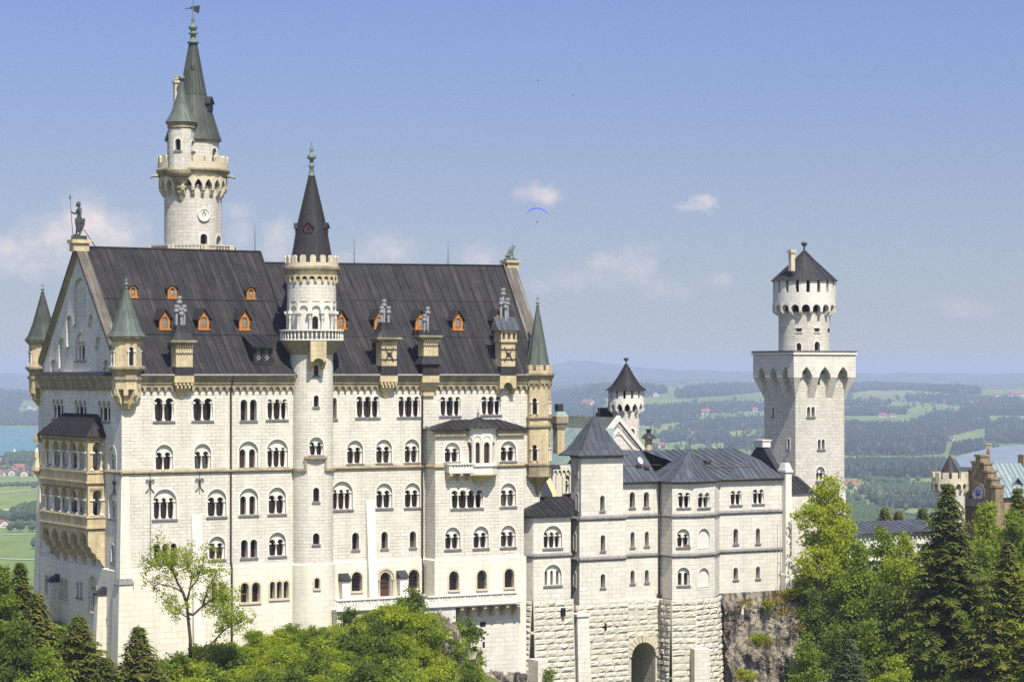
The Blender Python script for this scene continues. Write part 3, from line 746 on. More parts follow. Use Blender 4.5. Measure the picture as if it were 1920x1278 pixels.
# battered corner pier with a stone cap half way
zt = FR.z(893, .5); zm = FR.z(1092, .5)
m = MB()
m.frustum(-.32, .95, -.32, .9, zm, -.04, .8, -.04, .9, zt); m.frustum(-1.0, 1.15, -.75, 1.6, -42, -.45, 1.05, -.5, 1.2, zm - .1)
m.obj('corner_pier', 'plinth', pal)
m = MB(); m.frustum(-.3, .9, VB - 1.2, VB + .35, ZP, -.02, .3, VB - .6, VB + .02, FR.z(890, 0)); m.frustum(-.8, 1, VB - 1.5, VB + 1.2, -42, -.3, .9, VB - 1.2, VB + .4, ZP)
m.obj('corner_pier', 'plinth', pal)
m = MB(); m.frustum(-.6, 1.2, -.62, 1.3, zm - .12, -.3, .95, -.32, 1.0, zm + .45); m.obj('pier_cap', 'sill', pal)

# projecting block on the right of the front
VBY = -2.4; BY = Plane(0, VBY, 0); ua, ub = BY.x(816), BY.x(982)
ze = Zv(804, BY.x(880), VBY)
BYP = Plane(0, VBY - .22, 0)
bayw = [(833.5, 862.5, 829, 866, 'A', 2), (938.5, 967.5, 826, 864, 'A', 2), (846, 905, 918, 952, 'L', 4), (938.5, 967.5, 905, 949, 'A', 2),
        (834.6, 863, 988, 1029, 'A', 2), (887.5, 916, 986, 1027, 'A', 2), (938.6, 967, 984, 1025, 'A', 2)]
m = MB(); wall(m, BY, [(ua, ZP), (ub, ZP), (ub, ze), (ua, ze)], put_windows(pal, BY, bayw))
m.quad((ua, 0, ZP), (ua, VBY, ZP), (ua, VBY, ze), (ua, 0, ze + .4)); m.quad((ub, VBY, ZP), (ub, 0, ZP), (ub, 0, ze + .4), (ub, VBY, ze))
m.obj('projecting_wall', 'wall', pal)
m = MB(); wall(m, BYP, [(ua - .2, -42), (ub + .2, -42), (ub + .2, ZP), (ua - .2, ZP)], put_windows(pal, BYP, [(842, 860, 1070, 1106, 'G', 1, 't'), (894.5, 912.5, 1068, 1104, 'G', 1, 't'), (946, 963.5, 1066, 1101, 'G', 1, 't')]))
m.quad((ua - .2, VBY - .22, ZP), (ub + .2, VBY - .22, ZP), (ub, VBY, ZP + .12), (ua, VBY, ZP + .12))
m.quad((ua - .2, 0, -42), (ua - .2, VBY - .22, -42), (ua - .2, VBY - .22, ZP), (ua - .2, 0, ZP)); m.quad((ua - .2, -.2, ZP), (ua - .2, VBY - .22, ZP), (ua, VBY, ZP + .12), (ua, -.2, ZP + .12))
m.quad((ub + .2, 0, -42), (ub + .2, VBY - .22, -42), (ub + .2, VBY - .22, ZP), (ub + .2, 0, ZP))
m.obj('projecting_plinth', 'plinth', pal)
# its lean-to roof with a half dome over the oriel
zr = Zv(786, BY.x(890), 0); ev = VBY - .55
m = MB(); a0, a1 = ua - .55, ub + .55
seams(m, (a0, ev, ze - .02), (a1, ev, ze - .02), (U(935, 0), -.03, zr), (U(848, 0), -.03, zr), .8)
m.quad((a0, ev, ze - .02), (U(848, 0), -.03, zr), (a0 + .1, -.03, ze)); m.quad((a1, ev, ze - .02), (U(935, 0), -.03, zr), (a1 - .1, -.03, ze))
m.box(a0, a1, ev, ev + .5, ze - .16, ze - .03)
m.obj('lean_to_roof', 'roof', pal)
m = MB(); m.box(ua - .25, ub + .25, VBY - .3, VBY + .02, ze - .75, ze - .165); m.obj('cornice', 'sanddark', pal)
# oriel
oc_u, oc_v = BY.x(901), VBY + .55; orr = 2.05
fo = -pi / 2
angs = [pi + .12, pi + .75, pi + 1.25, pi + 1.9, 2 * pi - .75 + .15, 2 * pi - .1]
op = [(oc_u + orr * cos(a) * .93, oc_v + orr * sin(a)) for a in angs]
zo0, zo1 = Zv(872, oc_u, VBY - 1.4), Zv(803, oc_u, VBY - 1.4)
orl = MB()
for i in range(5):
    p, q = op[i], op[i + 1]; L = hypot(q[0] - p[0], q[1] - p[1]); rz = atan2(q[1] - p[1], q[0] - p[0])
    pl = Plane(p[0], p[1], rz); hw = min(.78, L - .5)
    hole = arch(hw, 2.3, L / 2, zo0 + .25)
    wall(orl, pl, [(0, zo0), (L, zo0), (L, zo1), (0, zo1)], [(hole, .25)] if L > .8 else [])
    if L > .8:
        orl.M = pl.M; orl.ring(arch(hw + .25, 3.1, L / 2, zo0 + .12), .1, 0, -.07); orl.M = None
oro = orl.obj('oriel', 'white', pal)
m = MB(); m.prism([(oc_u + (p[0] - oc_u) * .84, oc_v + (p[1] - oc_v) * .84) for p in op], zo0, zo1); m.obj('pane', 'glass', oro, base=base_of(pal))
sc_ = lambda k: [(oc_u + (p[0] - oc_u) * k, oc_v + (p[1] - oc_v) * k) for p in op]
m = MB(); m.prism(sc_(1.07), zo0 - .95, zo0 - .1); m.prism(sc_(1.14), zo0 - .1, zo0 + .02); m.prism(sc_(1.12), zo1 - .16, zo1 + .02); m.obj('parapet', 'white', oro, base=base_of(pal))
zc_ = Zv(906, oc_u, VBY - .6)
m = MB(); m.loft(sc_(.55), zc_ + .3, sc_(1.05), zo0 - .96); m.prism(sc_(.56), zc_, zc_ + .3); m.prism(sc_(1.12), zo0 - 1.08, zo0 - .94); m.obj('corbel', 'sand', oro, base=base_of(pal))
m = MB(); zt_ = Zv(781, oc_u, -.8)
rp8 = ngon(oc_u, oc_v, 2.45, 10, 0)
for i in range(10): seams(m, (*rp8[i], zo1 + .02), (*rp8[(i + 1) % 10], zo1 + .02), (oc_u, oc_v, zt_), (oc_u, oc_v, zt_), .7)
m.obj('roof', 'lead', oro, base=base_of(pal))
m = MB(); finial(m, oc_u, oc_v, zt_ - .1, 1.1, .16); m.obj('finial', 'iron', oro, base=base_of(pal))
# balcony left of the oriel
b0, b1 = BY.x(834), BY.x(882); bz1, bz0 = Zv(869, b0 + 1, VBY - 1), Zv(887, b0 + 1, VBY - 1)
m = MB(); m.box(b0 - .1, b1, VBY - 1.12, VBY, bz1 - .1, bz1); m.box(b0, b1, VBY - 1.05, VBY, bz0, bz0 + .15)
bp = Plane(0, VBY - 1.0, 0); hol = []
k = 7
for i in range(k):
    c = b0 + .35 + (b1 - b0 - .7) * (i + .5) / k
    hol.append([(c + .11 * cos(t * pi / 3), (bz0 + bz1) / 2 + .2 + .11 * sin(t * pi / 3)) for t in range(6)])
m.M = bp.M; m.plate([(b0, bz0), (b1, bz0), (b1, bz1 - .1), (b0, bz1 - .1)], hol, depth=.14, back=True); m.M = None
m.quad((b0, VBY, bz0), (b0, VBY - 1, bz0), (b0, VBY - 1, bz1 - .1), (b0, VBY, bz1 - .1))
blc = m.obj('balcony', 'white', pal)
m = MB()
for i in range(3):
    c = b0 + .3 + i * (b1 - b0 - .3) / 2.3
    for s_ in range(3): m.box(c - .16, c + .16, VBY - 1.0 + .3 * s_, VBY, bz0 - .27 * (s_ + 1), bz0 - .27 * s_ - .003)
m.obj('bracket', 'sand', blc, base=base_of(pal))

# string courses and cornices
def course(m, pl, x0, x1, z, h, d, y=0.0):
    m.M = pl.M
    m.add([(x0, y - d, z), (x1, y - d, z), (x1, y, z + h * .8), (x0, y, z + h * .8), (x0, y - d, z - h * .4), (x1, y - d, z - h * .4), (x1, y, z - h), (x0, y, z - h)],
          [(0, 1, 2, 3), (4, 5, 1, 0), (7, 6, 5, 4), (0, 3, 7, 4), (1, 5, 6, 2)]); m.M = None
zs = FR.z(881.5, 10)
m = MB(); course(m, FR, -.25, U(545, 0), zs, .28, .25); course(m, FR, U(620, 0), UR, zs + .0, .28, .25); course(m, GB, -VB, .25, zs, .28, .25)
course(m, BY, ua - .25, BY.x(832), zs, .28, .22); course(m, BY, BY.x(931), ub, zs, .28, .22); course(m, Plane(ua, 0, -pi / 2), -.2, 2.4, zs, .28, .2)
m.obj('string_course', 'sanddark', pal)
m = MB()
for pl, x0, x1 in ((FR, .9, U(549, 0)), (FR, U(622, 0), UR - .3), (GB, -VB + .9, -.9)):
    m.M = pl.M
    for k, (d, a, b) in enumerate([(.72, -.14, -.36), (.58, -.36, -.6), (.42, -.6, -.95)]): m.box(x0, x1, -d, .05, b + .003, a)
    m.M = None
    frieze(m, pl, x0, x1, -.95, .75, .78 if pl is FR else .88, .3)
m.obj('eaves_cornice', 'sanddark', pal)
m = MB()
for x0, x1 in ((.6, U(553, -.8)), (U(622, -.8), UR + .3)): m.tube([(x0, -.82, -.06), (x1, -.82, -.06)], .11, 8)
m.obj('gutter', 'zinc', pal)
# slate ledge at the foot of the gable
m = MB(); m.M = GB.M; m.add([(-VB + .6, -.75, -.13), (-.6, -.75, -.13), (-.6, 0, .3), (-VB + .6, 0, .3)], [(0, 1, 2, 3)]); m.M = None; m.obj('ledge', 'roof', pal)

# ---- roofs
EV, EZ = -.75, -.12
RV, RZ = VB / 2, 13.66
def ridge_r(u):
    t = (u - 20.5) / (50.3 - 20.5); return 12.0 + (8.0 - 12.0) * t, 12.4 + .17 * t
def roofz(u, v):
    if u < 20.3:
        if v < 1.2: return EZ + (v - EV) * (1.62 - EZ) / (1.2 - EV)
        return 1.62 + (v - 1.2) * (RZ - 1.62) / (RV - 1.2)
    rv, rz = ridge_r(u); return EZ + (v - EV) * (rz - EZ) / (rv - EV)
def roofpt(px, py):
    a, b = -2.0, 14.0
    f = lambda v: Zv(py, U(px, v), v) - roofz(U(px, v), v)
    for _ in range(50):
        c = (a + b) / 2
        if f(c) > 0: a = c
        else: b = c
    u = U(px, a); return u, a, roofz(u, a)
m = MB(); ul = 20.6
seams(m, (.2, EV, EZ), (19.7, EV, EZ), (20.2, 1.2, 1.62), (.2, 1.2, 1.62)); seams(m, (.2, 1.2, 1.62), (20.2, 1.2, 1.62), (21.3, RV, RZ), (.2, RV, RZ))
seams(m, (.2, VB + .7, EZ), (20.6, VB + .7, EZ), (21.3, RV, RZ), (.2, RV, RZ))
m.tube([(0, RV, RZ + .02), (21.3, RV, RZ + .02)], .12, 6)
m.tube([(19.75, EV, EZ + .06), (20.25, 1.2, 1.68), (21.3, RV, RZ + .02)], .12, 6)
m.quad((19.7, EV, EZ), (20.2, 1.2, 1.62), (20.2, 1.2, .9), (19.7, EV, EZ - .25)); m.quad((20.2, 1.2, 1.62), (21.3, RV, RZ), (21.3, RV, RZ - .8), (20.2, 1.2, .8))
for zz in (4.2, 8.0):
    vv = 1.2 + (zz - 1.62) * (RV - 1.2) / (RZ - 1.62); m.box(.3, 20.5, vv - .06, vv + .02, zz - .02, zz + .09)
m.obj('roof', 'roof', pal, label='left half of the seamed roof, the higher one')
m = MB(); NS = 31
for i in range(NS):
    u0, u1 = 20.0 + (49.7 - 20.0) * i / NS, 20.0 + (49.7 - 20.0) * (i + 1) / NS
    A, B_ = ridge_r(u0), ridge_r(u1)
    q = [(u0, EV, EZ), (u1, EV, EZ), (u1, B_[0], B_[1]), (u0, A[0], A[1])]
    L = sqrt((A[0] - EV) ** 2 + A[1] ** 2)
    m.add(q, [(0, 1, 2, 3)], uvs=[[(u0, 0), (u1, 0), (u1, L), (u0, L)]])
    p0, p1 = Vector(q[0]), Vector(q[3]); e = Vector((.025, 0, 0)); nn = Vector((0, -A[1], A[0] + .75)).normalized() * .07
    m.add([p0 - e, p0 + e, p1 + e, p1 - e, p0 - e + nn, p0 + e + nn, p1 + e + nn, p1 - e + nn], [(4, 5, 6, 7), (1, 2, 6, 5), (3, 0, 4, 7)])
    m.quad((u0, A[0] * 2 + .75, EZ), (u1, B_[0] * 2 + .75, EZ), (u1, B_[0], B_[1]), (u0, A[0], A[1]))
m.tube([(20.3, ridge_r(20.3)[0], 12.42), (49.7, ridge_r(49.7)[0], 12.6)], .11, 6)
for fr_ in (.34, .665):
    pts = []
    for i in range(16):
        u = 20.3 + 29.3 * i / 15; rv, rz = ridge_r(u); pts.append((u, EV + (rv - EV) * fr_, EZ + (rz - EZ) * fr_ + .03))
    m.tube(pts, .05, 4)
m.obj('roof', 'roof', pal, label='right half of the seamed roof, the lower one')
# copings along the gables
m = MB()
sl = Vector((0, RV - EV, RZ - EZ)).normalized(); up = Vector((0, -sl.z, sl.y))
def coping(m, u0, u1, p0, p1, lo_, hi_):
    p0, p1 = Vector(p0), Vector(p1); d = (p1 - p0).normalized(); n = Vector((0, -d.z, d.y))
    if n.z < 0: n = -n
    c = [(u, p + n * h) for p in (p0, p1) for u, h in ((u0, lo_), (u1, lo_), (u1, hi_), (u0, hi_))]
    m.add([(u, p.y, p.z) for u, p in c], [(0, 1, 5, 4), (1, 2, 6, 5), (2, 3, 7, 6), (3, 0, 4, 7), (0, 3, 2, 1), (4, 5, 6, 7)])
for p0 in ((0, .2, .55), (0, VB - .2, .55)):
    coping(m, -.4, .75, p0, (0, RV, RZ), -.16, .16)
m.obj('gable_coping', 'verge', pal)
m = MB()
for p0 in ((0, .2, .55), (0, VB - .2, .55)): coping(m, -.34, .5, p0, (0, RV, RZ), -.36, -.163); coping(m, -.2, .5, p0, (0, RV, RZ), -.62, -.363)
m.obj('gable_moulding', 'sanddark', pal)
m = MB()
coping(m, 49.7, 51.3, (0, 1.2, 1.9), (0, 8.0, 12.65), -.4, .35); coping(m, 49.7, 51.3, (0, 16.6, .2), (0, 8.0, 12.65), -.4, .35)
m.obj('gable_coping', 'verge', pal)
# pedestals on the gable tops
m = MB(); m.box(-.75, 1.0, RV - .65, RV + .65, 13.2, Zv(452, 0, RV) - .25); m.box(-.95, 1.2, RV - .85, RV + .85, Zv(452, 0, RV) - .25, Zv(449.5, 0, RV))
kn_z = Zv(449.5, 0, RV)
m.obj('pedestal', 'sand', pal)
li_u, li_v = U(957, 8.0), 8.0; li_z = Zv(488, li_u, li_v)
m = MB(); m.box(li_u - .75, li_u + .8, li_v - .6, li_v + .6, 12.0, li_z - .3); m.box(li_u - .95, li_u + .95, li_v - .8, li_v + .8, li_z - .3, li_z); m.obj('pedestal', 'sand', pal)
# lightning rods
for px, yt, yb in ((478, 421, 471), (664, 446, 495), (840, 451, 498)):
    v = RV if px < 490 else ridge_r(U(px, 10))[0]
    u = U(px, v); m = MB(); m.tube([(u, v, Zv(yb, u, v) - .1), (u, v, Zv(yt, u, v))], .045, 5, .02); m.obj('lightning_rod', 'iron', pal)

# ---- dormers
def dormer(px0, px1, pt, pb, small=False):
    u0, v0, z0 = roofpt((px0 + px1) / 2, pb); w = pxw(px1 - px0, u0, v0) / .92; h = pxw(pb - pt, u0, v0)
    slope = (roofz(u0, v0 + 2) - roofz(u0, v0)) / 2
    m = MB(); pl = Plane(u0, v0 - .12, 0); m.M = pl.M; zw = z0 + (h * .58 if not small else h * .62)
    if small: o = [(-w / 2, z0)] + [(w / 2, z0)] + [(w / 2 * cos(pi * k / 10), zw + (z0 + h - zw) * sin(pi * k / 10)) for k in range(11)]
    else: o = [(-w / 2, z0), (w / 2, z0), (w / 2, zw), (0, z0 + h), (-w / 2, zw)]
    ho = arch(w * .52, h * (.56 if not small else .72), 0, z0 + .14)
    m.plate(o, [ho], depth=.16, edge=True); m.ring(ho, .08, 0, -.06); m.box(-w / 2 - .1, w / 2 + .1, -.14, .05, z0 - .1, z0 + .04)
    m.M = None
    d = m.obj('dormer', 'orange', pal); B_ = base_of(pal)
    m = MB(); m.M = pl.M; m.box(-w * .26, w * .26, .1, .16, z0 + .14, z0 + h * .74)
    m.M = None; m.obj('pane', 'glass', d, base=B_)
    m = MB(); m.M = pl.M
    for k in range(-2, 5):                                  # lattice bars
        for s_ in (-1, 1):
            a = Vector((-w * .26 * s_, .07, z0 + .14 + k * .28)); b = Vector((w * .26 * s_, .07, z0 + .14 + k * .28 + w * .52))
            lo2, hi2 = z0 + .14, z0 + h * .62
            if b.z < lo2 or a.z > hi2: continue
            if a.z < lo2: t = (lo2 - a.z) / (b.z - a.z); a = a.lerp(b, t)
            if b.z > hi2: t = (hi2 - a.z) / (b.z - a.z); b = a.lerp(b, t)
            m.tube([a, b], .025, 4)
    m.M = None; m.obj('lattice', 'trim', d, base=B_)
    m = MB(); m.M = pl.M                                    # cheeks and roof running back into the slope
    L1, L2 = (zw - z0) / slope + .1, (h) / slope + .15
    for sx in (-1, 1): m.quad((sx * (w / 2 - .03), .02, z0), (sx * (w / 2 - .03), L1, zw), (sx * (w / 2 - .03), .02, zw))
    if small:
        q = [(w / 2 * 1.16 * cos(pi * k / 10), zw - .03 + (z0 + h - zw) * 1.18 * sin(pi * k / 10)) for k in range(11)]
        for a, b in zip(q, q[1:]):
            m.quad((a[0], -.18, a[1]), (b[0], -.18, b[1]), (b[0], (b[1] - z0) / slope + .3, b[1]), (a[0], (a[1] - z0) / slope + .3, a[1]))
    else:
        for sx in (-1, 1):
            e0 = (sx * (w / 2 + .28), -.28, zw - .3); e1 = (sx * (w / 2 + .28), L1, zw - .3); r0 = (0, -.28, z0 + h + .06); r1 = (0, L2 + .3, z0 + h + .06)
            m.quad(e0, e1, r1, r0); m.quad((e0[0], e0[1], e0[2] + .1), (e1[0], e1[1], e1[2] + .1), (r1[0], r1[1], r1[2] + .1), (r0[0], r0[1], r0[2] + .1))
            m.quad(e0, (e0[0], e0[1], e0[2] + .1), (r0[0], r0[1], r0[2] + .1), r0)
    m.M = None; m.obj('roof', 'lead', d, base=B_)
for a in [(298.5, 317.5, 580, 617), (371.5, 391, 580, 617), (448, 467, 580, 618), (629, 648, 582, 616), (701, 719, 581, 616), (778, 796.5, 583, 617), (848, 867, 583, 618), (923, 940, 583, 617)]: dormer(*a)
for a in [(241, 256, 535.5, 557), (314, 330.5, 536, 558.5), (462, 477.5, 539, 560)]: dormer(*a, small=True)
# wide slate dormer with two lights
u0, v0, z0 = roofpt(493, 683); u1 = u0 + pxw(36, u0, v0) / .92 * .5; ul_ = 2 * u0 - u1; zt = z0 + pxw(36, u0, v0)
m = MB(); pl = Plane(0, v0 - .1, 0); wall(m, pl, [(ul_, z0), (u1, z0), (u1, zt), (ul_, zt)], [(arch(.62, 1.55, ul_ + .62, z0 + .25), .2), (arch(.62, 1.55, u1 - .62, z0 + .25), .2)])
L1 = (zt - z0) / 1.02
for x in (ul_, u1): m.quad((x, v0 - .1, z0), (x, v0 + L1, zt + .2), (x, v0 - .1, zt))
d = m.obj('wide_dormer', 'lead', pal)
m = MB(); m.box(ul_ + .1, u1 - .1, v0 + .08, v0 + .12, z0 + .1, zt - .1); m.obj('pane', 'glass', d, base=base_of(pal))
m = MB()
for c in (ul_ + .62, u1 - .62):
    for k in range(3): m.tube([(c - .28, v0 + .02, z0 + .35 + k * .3), (c + .28, v0 + .02, z0 + .75 + k * .3)], .02, 4); m.tube([(c + .28, v0 + .02, z0 + .35 + k * .3), (c - .28, v0 + .02, z0 + .75 + k * .3)], .02, 4)
m.obj('lattice', 'trim', d, base=base_of(pal))
m = MB(); seams(m, (ul_ - .3, v0 - .5, zt - .12), (u1 + .3, v0 - .5, zt - .12), (u1 + .1, v0 + L1 + .9, zt + 1.2), (ul_ - .1, v0 + L1 + .9, zt + 1.2), .8); m.box(ul_ - .3, u1 + .3, v0 - .5, v0 - .38, zt - .3, zt - .13); m.obj('roof', 'roof', d, base=base_of(pal))

# ---- chimneys standing on the eaves
B_ = base_of(pal)
def chimney(px0, px1, ysh0, ysh1, kind, ypot, yhead, px_c0, px_c1, npot, bracket):
    v0 = -.95; u0, u1 = U(px0, v0), U(px1, v0); uc = (u0 + u1) / 2; vd = 1.35; vc = v0 + vd / 2
    zt, zb = Zv(ysh0, uc, v0), Zv(ysh1, uc, v0)
    m = MB(); m.box(u0, u1, v0, v0 + vd, zb, zt)
    ch = m.obj('chimney', 'sand', pal)
    m = MB(); m.frustum(u0 - .14, u1 + .14, v0 - .1, v0 + vd + .1, .02, u0 - .03, u1 + .03, v0 - .03, v0 + vd, zb + .02)
    if kind == 'crown': m.frustum(u0 - .5, u1 + .45, v0 - .35, v0 + vd + .3, zb - .85, u0 - .02, u1 + .02, v0 - .02, v0 + vd, zb + .05)
    m.obj('flashing', 'lead', ch, base=B_)
    c0, c1 = U(px_c0, v0), U(px_c1, v0); cc = (c0 + c1) / 2
    m = MB()
    if kind != 'gable':
        m.frustum(u0, u1, v0, v0 + vd, zt - .02, c0 + .1, c1 - .1, v0 - .35, v0 + vd + .35, zt + .38); m.box(c0, c1, v0 - .45, v0 + vd + .45, zt + .38, zt + .55)
        k = 7
        for i in range(k): x = u0 + (u1 - u0) * (i + .5) / k; m.box(x - .06, x + .06, v0 - .22, v0, zt - .1, zt + .16)
    else:
        m.box(u0 - .15, u1 + .15, v0 - .2, v0 + vd + .15, zt, zt + .2); zg = Zv(618, uc, v0)
        m.M = Plane(0, v0 - .15, 0).M; w = u1 - u0 + .2
        m.plate([(u0 - .1, zt + .2), (u1 + .1, zt + .2), (u1 + .1, zg), (u0 - .1, zg)], [arch(.38, .75, u0 + w * (i + .5) / 3 - .1, zt + .3) for i in range(3)], depth=.3)
        m.M = None; m.box(u0 - .1, u1 + .1, v0 + .2, v0 + vd + .1, zt + .2, zg); m.box(u0 - .1, u0, v0 - .14, v0 + .2, zt + .2, zg); m.box(u1, u1 + .1, v0 - .14, v0 + .2, zt + .2, zg)
    m.obj('cornice', 'sanddark' if kind != 'gable' else 'sand', ch, base=B_)
    m = MB(); zc = zt + .55; zp = Zv(ypot, uc, vc)
    if kind == 'pyramid':
        rr = [(1.0, 0.0), (.72, .25), (.55, .5), (.46, .8), (.42, 1.0)]; hw, hd = (c1 - c0) / 2, vd / 2 + .45
        for (a, f0), (b, f1) in zip(rr, rr[1:]):
            m.frustum(cc - hw * a, cc + hw * a, vc - hd * a, vc + hd * a, zc + (zp - zc) * f0, cc - hw * b, cc + hw * b, vc - hd * b, vc + hd * b, zc + (zp - zc) * f1)
        m.obj('cap', 'lead', ch, base=B_)
    elif kind == 'crown':
        m.box(c0 + .1, c1 - .1, v0 - .35, v0 + vd + .35, zc, zc + .15)
        for i in range(5):
            x = c0 + .15 + (c1 - c0 - .3) * (i + .5) / 5
            m.box(x - .17, x + .17, v0 - .36, v0 - .24, zc + .15, zc + .62); m.box(x - .17, x + .17, v0 + vd + .24, v0 + vd + .36, zc + .15, zc + .62)
        for x in (c0 + .1, c1 - .22): m.box(x, x + .12, v0, v0 + .4, zc + .15, zc + .62); m.box(x, x + .12, v0 + .8, v0 + vd, zc + .15, zc + .62)
        m.obj('cap', 'lead', ch, base=B_)
    else:
        zg = Zv(618, uc, v0); zr_ = Zv(594, uc, vc); a0, a1 = c0 - .1, c1 + .1
        seams(m, (a0, v0 - .45, zg - .05), (a1, v0 - .45, zg - .05), (a1, vc, zr_), (a0, vc, zr_), .7); seams(m, (a1, v0 + vd + .4, zg - .05), (a0, v0 + vd + .4, zg - .05), (a0, vc, zr_), (a1, vc, zr_), .7)
        m.obj('cap', 'roofblue', ch, base=B_)
        m = MB(); m.quad((c0, v0 - .3, zg - .05), (c0, v0 + vd + .3, zg - .05), (c0, vc, zr_ - .1)); m.quad((c1, v0 - .3, zg - .05), (c1, v0 + vd + .3, zg - .05), (c1, vc, zr_ - .1)); m.obj('gable', 'sanddark', ch, base=B_)
        zp = zr_ - .5
    zh = Zv(yhead, uc, vc)
    spots = [(-.42, .05, .72), (0, .3, 1.0), (.42, .05, .72), (0, -.25, .62)][:npot] if npot != 2 else [(-.25, 0, .7), (.25, .2, 1.0)]
    for dx, dy, k in spots:
        zz = zp - .2 + (zh - zp + .2) * k
        m = MB(); m.lathe(cc + dx, vc + dy, [(.15, zp - .3), (.15, zz - .85), (.17, zz - .8), (.3, zz - .72), (.3, zz - .5), (.18, zz - .45), (.18, zz - .3), (.26, zz - .26), (.26, zz)], 10, smooth=False); m.obj('flue', 'zinc', ch, base=B_)
    if kind in ('pyramid', 'gable') and px0 > 400:          # iron cross straps
        m = MB(); zc0 = (zt + zb) / 2; y = v0 - .06
        for dz in (.55, -.55): m.tube([(u0 - .3, y, zc0 + dz), (u1 + .1, y, zc0 + dz)], .05, 5)
        m.tube([(uc - .5, y, zc0 - .8), (uc - .18, y - .03, zc0), (uc - .5, y, zc0 + .8)], .05, 5); m.tube([(uc + .5, y, zc0 - .8), (uc + .18, y - .03, zc0), (uc + .5, y, zc0 + .8)], .05, 5)
        m.box(uc - .2, uc + .2, y - .05, y, zc0 - .2, zc0 + .2); m.obj('strap', 'iron', ch, base=B_)
    else:
        m = MB(); y = v0 - .04; zc0 = (zt + zb) / 2 + .3; n = 12
        m.tube([(u0 - .03 + (u1 - u0 + .06) * i / n, y, zc0 + (.1 if i % 2 else -.1)) for i in range(n + 1)], .05, 5); m.obj('strap', 'iron', ch, base=B_)
    m = MB(); zb0 = -.35; w0, w1 = u0 - .15, u1 + .15
    if bracket == 'steps':
        m.box(w0, w1, -.95, .02, zb0 - .45, zb0 + .3)
        n = 5
        for r_ in range(2):
            for i in range(n - r_):
                x = w0 + (w1 - w0) * (i + .5 + r_ * .5) / n; m.box(x - .13, x + .13, -.9 + .15 * r_, .02, zb0 - .75 - .3 * r_, zb0 - .45 - .3 * r_ + .003)
        m.frustum(uc - .12, uc + .12, -.06, .02, zb0 - 2.2, w0 + .25, w1 - .25, -.62, .02, zb0 - 1.03)
    elif bracket == 'taper':
        m.box(w0, w1, -.95, .02, zb0 - .5, zb0 + .3); m.frustum(w0 + .15, w1 - .15, -.3, .02, zb0 - 1.5, w0 + .02, w1 - .02, -.9, .02, zb0 - .5); m.box(w0 + .25, w1 - .25, -.25, .02, zb0 - 2.0, zb0 - 1.503)
    else:
        m.M = Plane(0, -.95, 0).M; cx = uc; W_ = (w1 - w0) * .7
        o = [(w0, zb0 - 1.2), (cx - W_ * .4, zb0 - 1.2)] + [(cx - W_ * .4 * cos(pi * k / 8), zb0 - 1.1 + W_ * .4 * sin(pi * k / 8)) for k in range(9)] + [(cx + W_ * .4, zb0 - 1.2), (w1, zb0 - 1.2), (w1, zb0 + .3), (w0, zb0 + .3)]
        m.plate(o, [], depth=.97, edge=True); m.M = None
        for a, b in ((w0, w0 + .35), (w1 - .35, w1)): m.frustum(a, b, -.25, .02, zb0 - 1.9, a, b, -.9, .02, zb0 - 1.205)
    m.obj('bracket', 'sand', ch, base=B_)
chimney(330, 361.5, 648, 688, 'pyramid', 609, 555, 319, 367, 4, 'steps')
chimney(715.7, 743.7, 642, 686, 'pyramid', 604, 561, 704, 751, 3, 'steps')
chimney(794.5, 821.6, 638, 668, 'crown', 618, 575, 783, 827, 2, 'taper')
chimney(940, 966, 641, 687, 'gable', 593, 540, 932, 971, 4, 'arch')
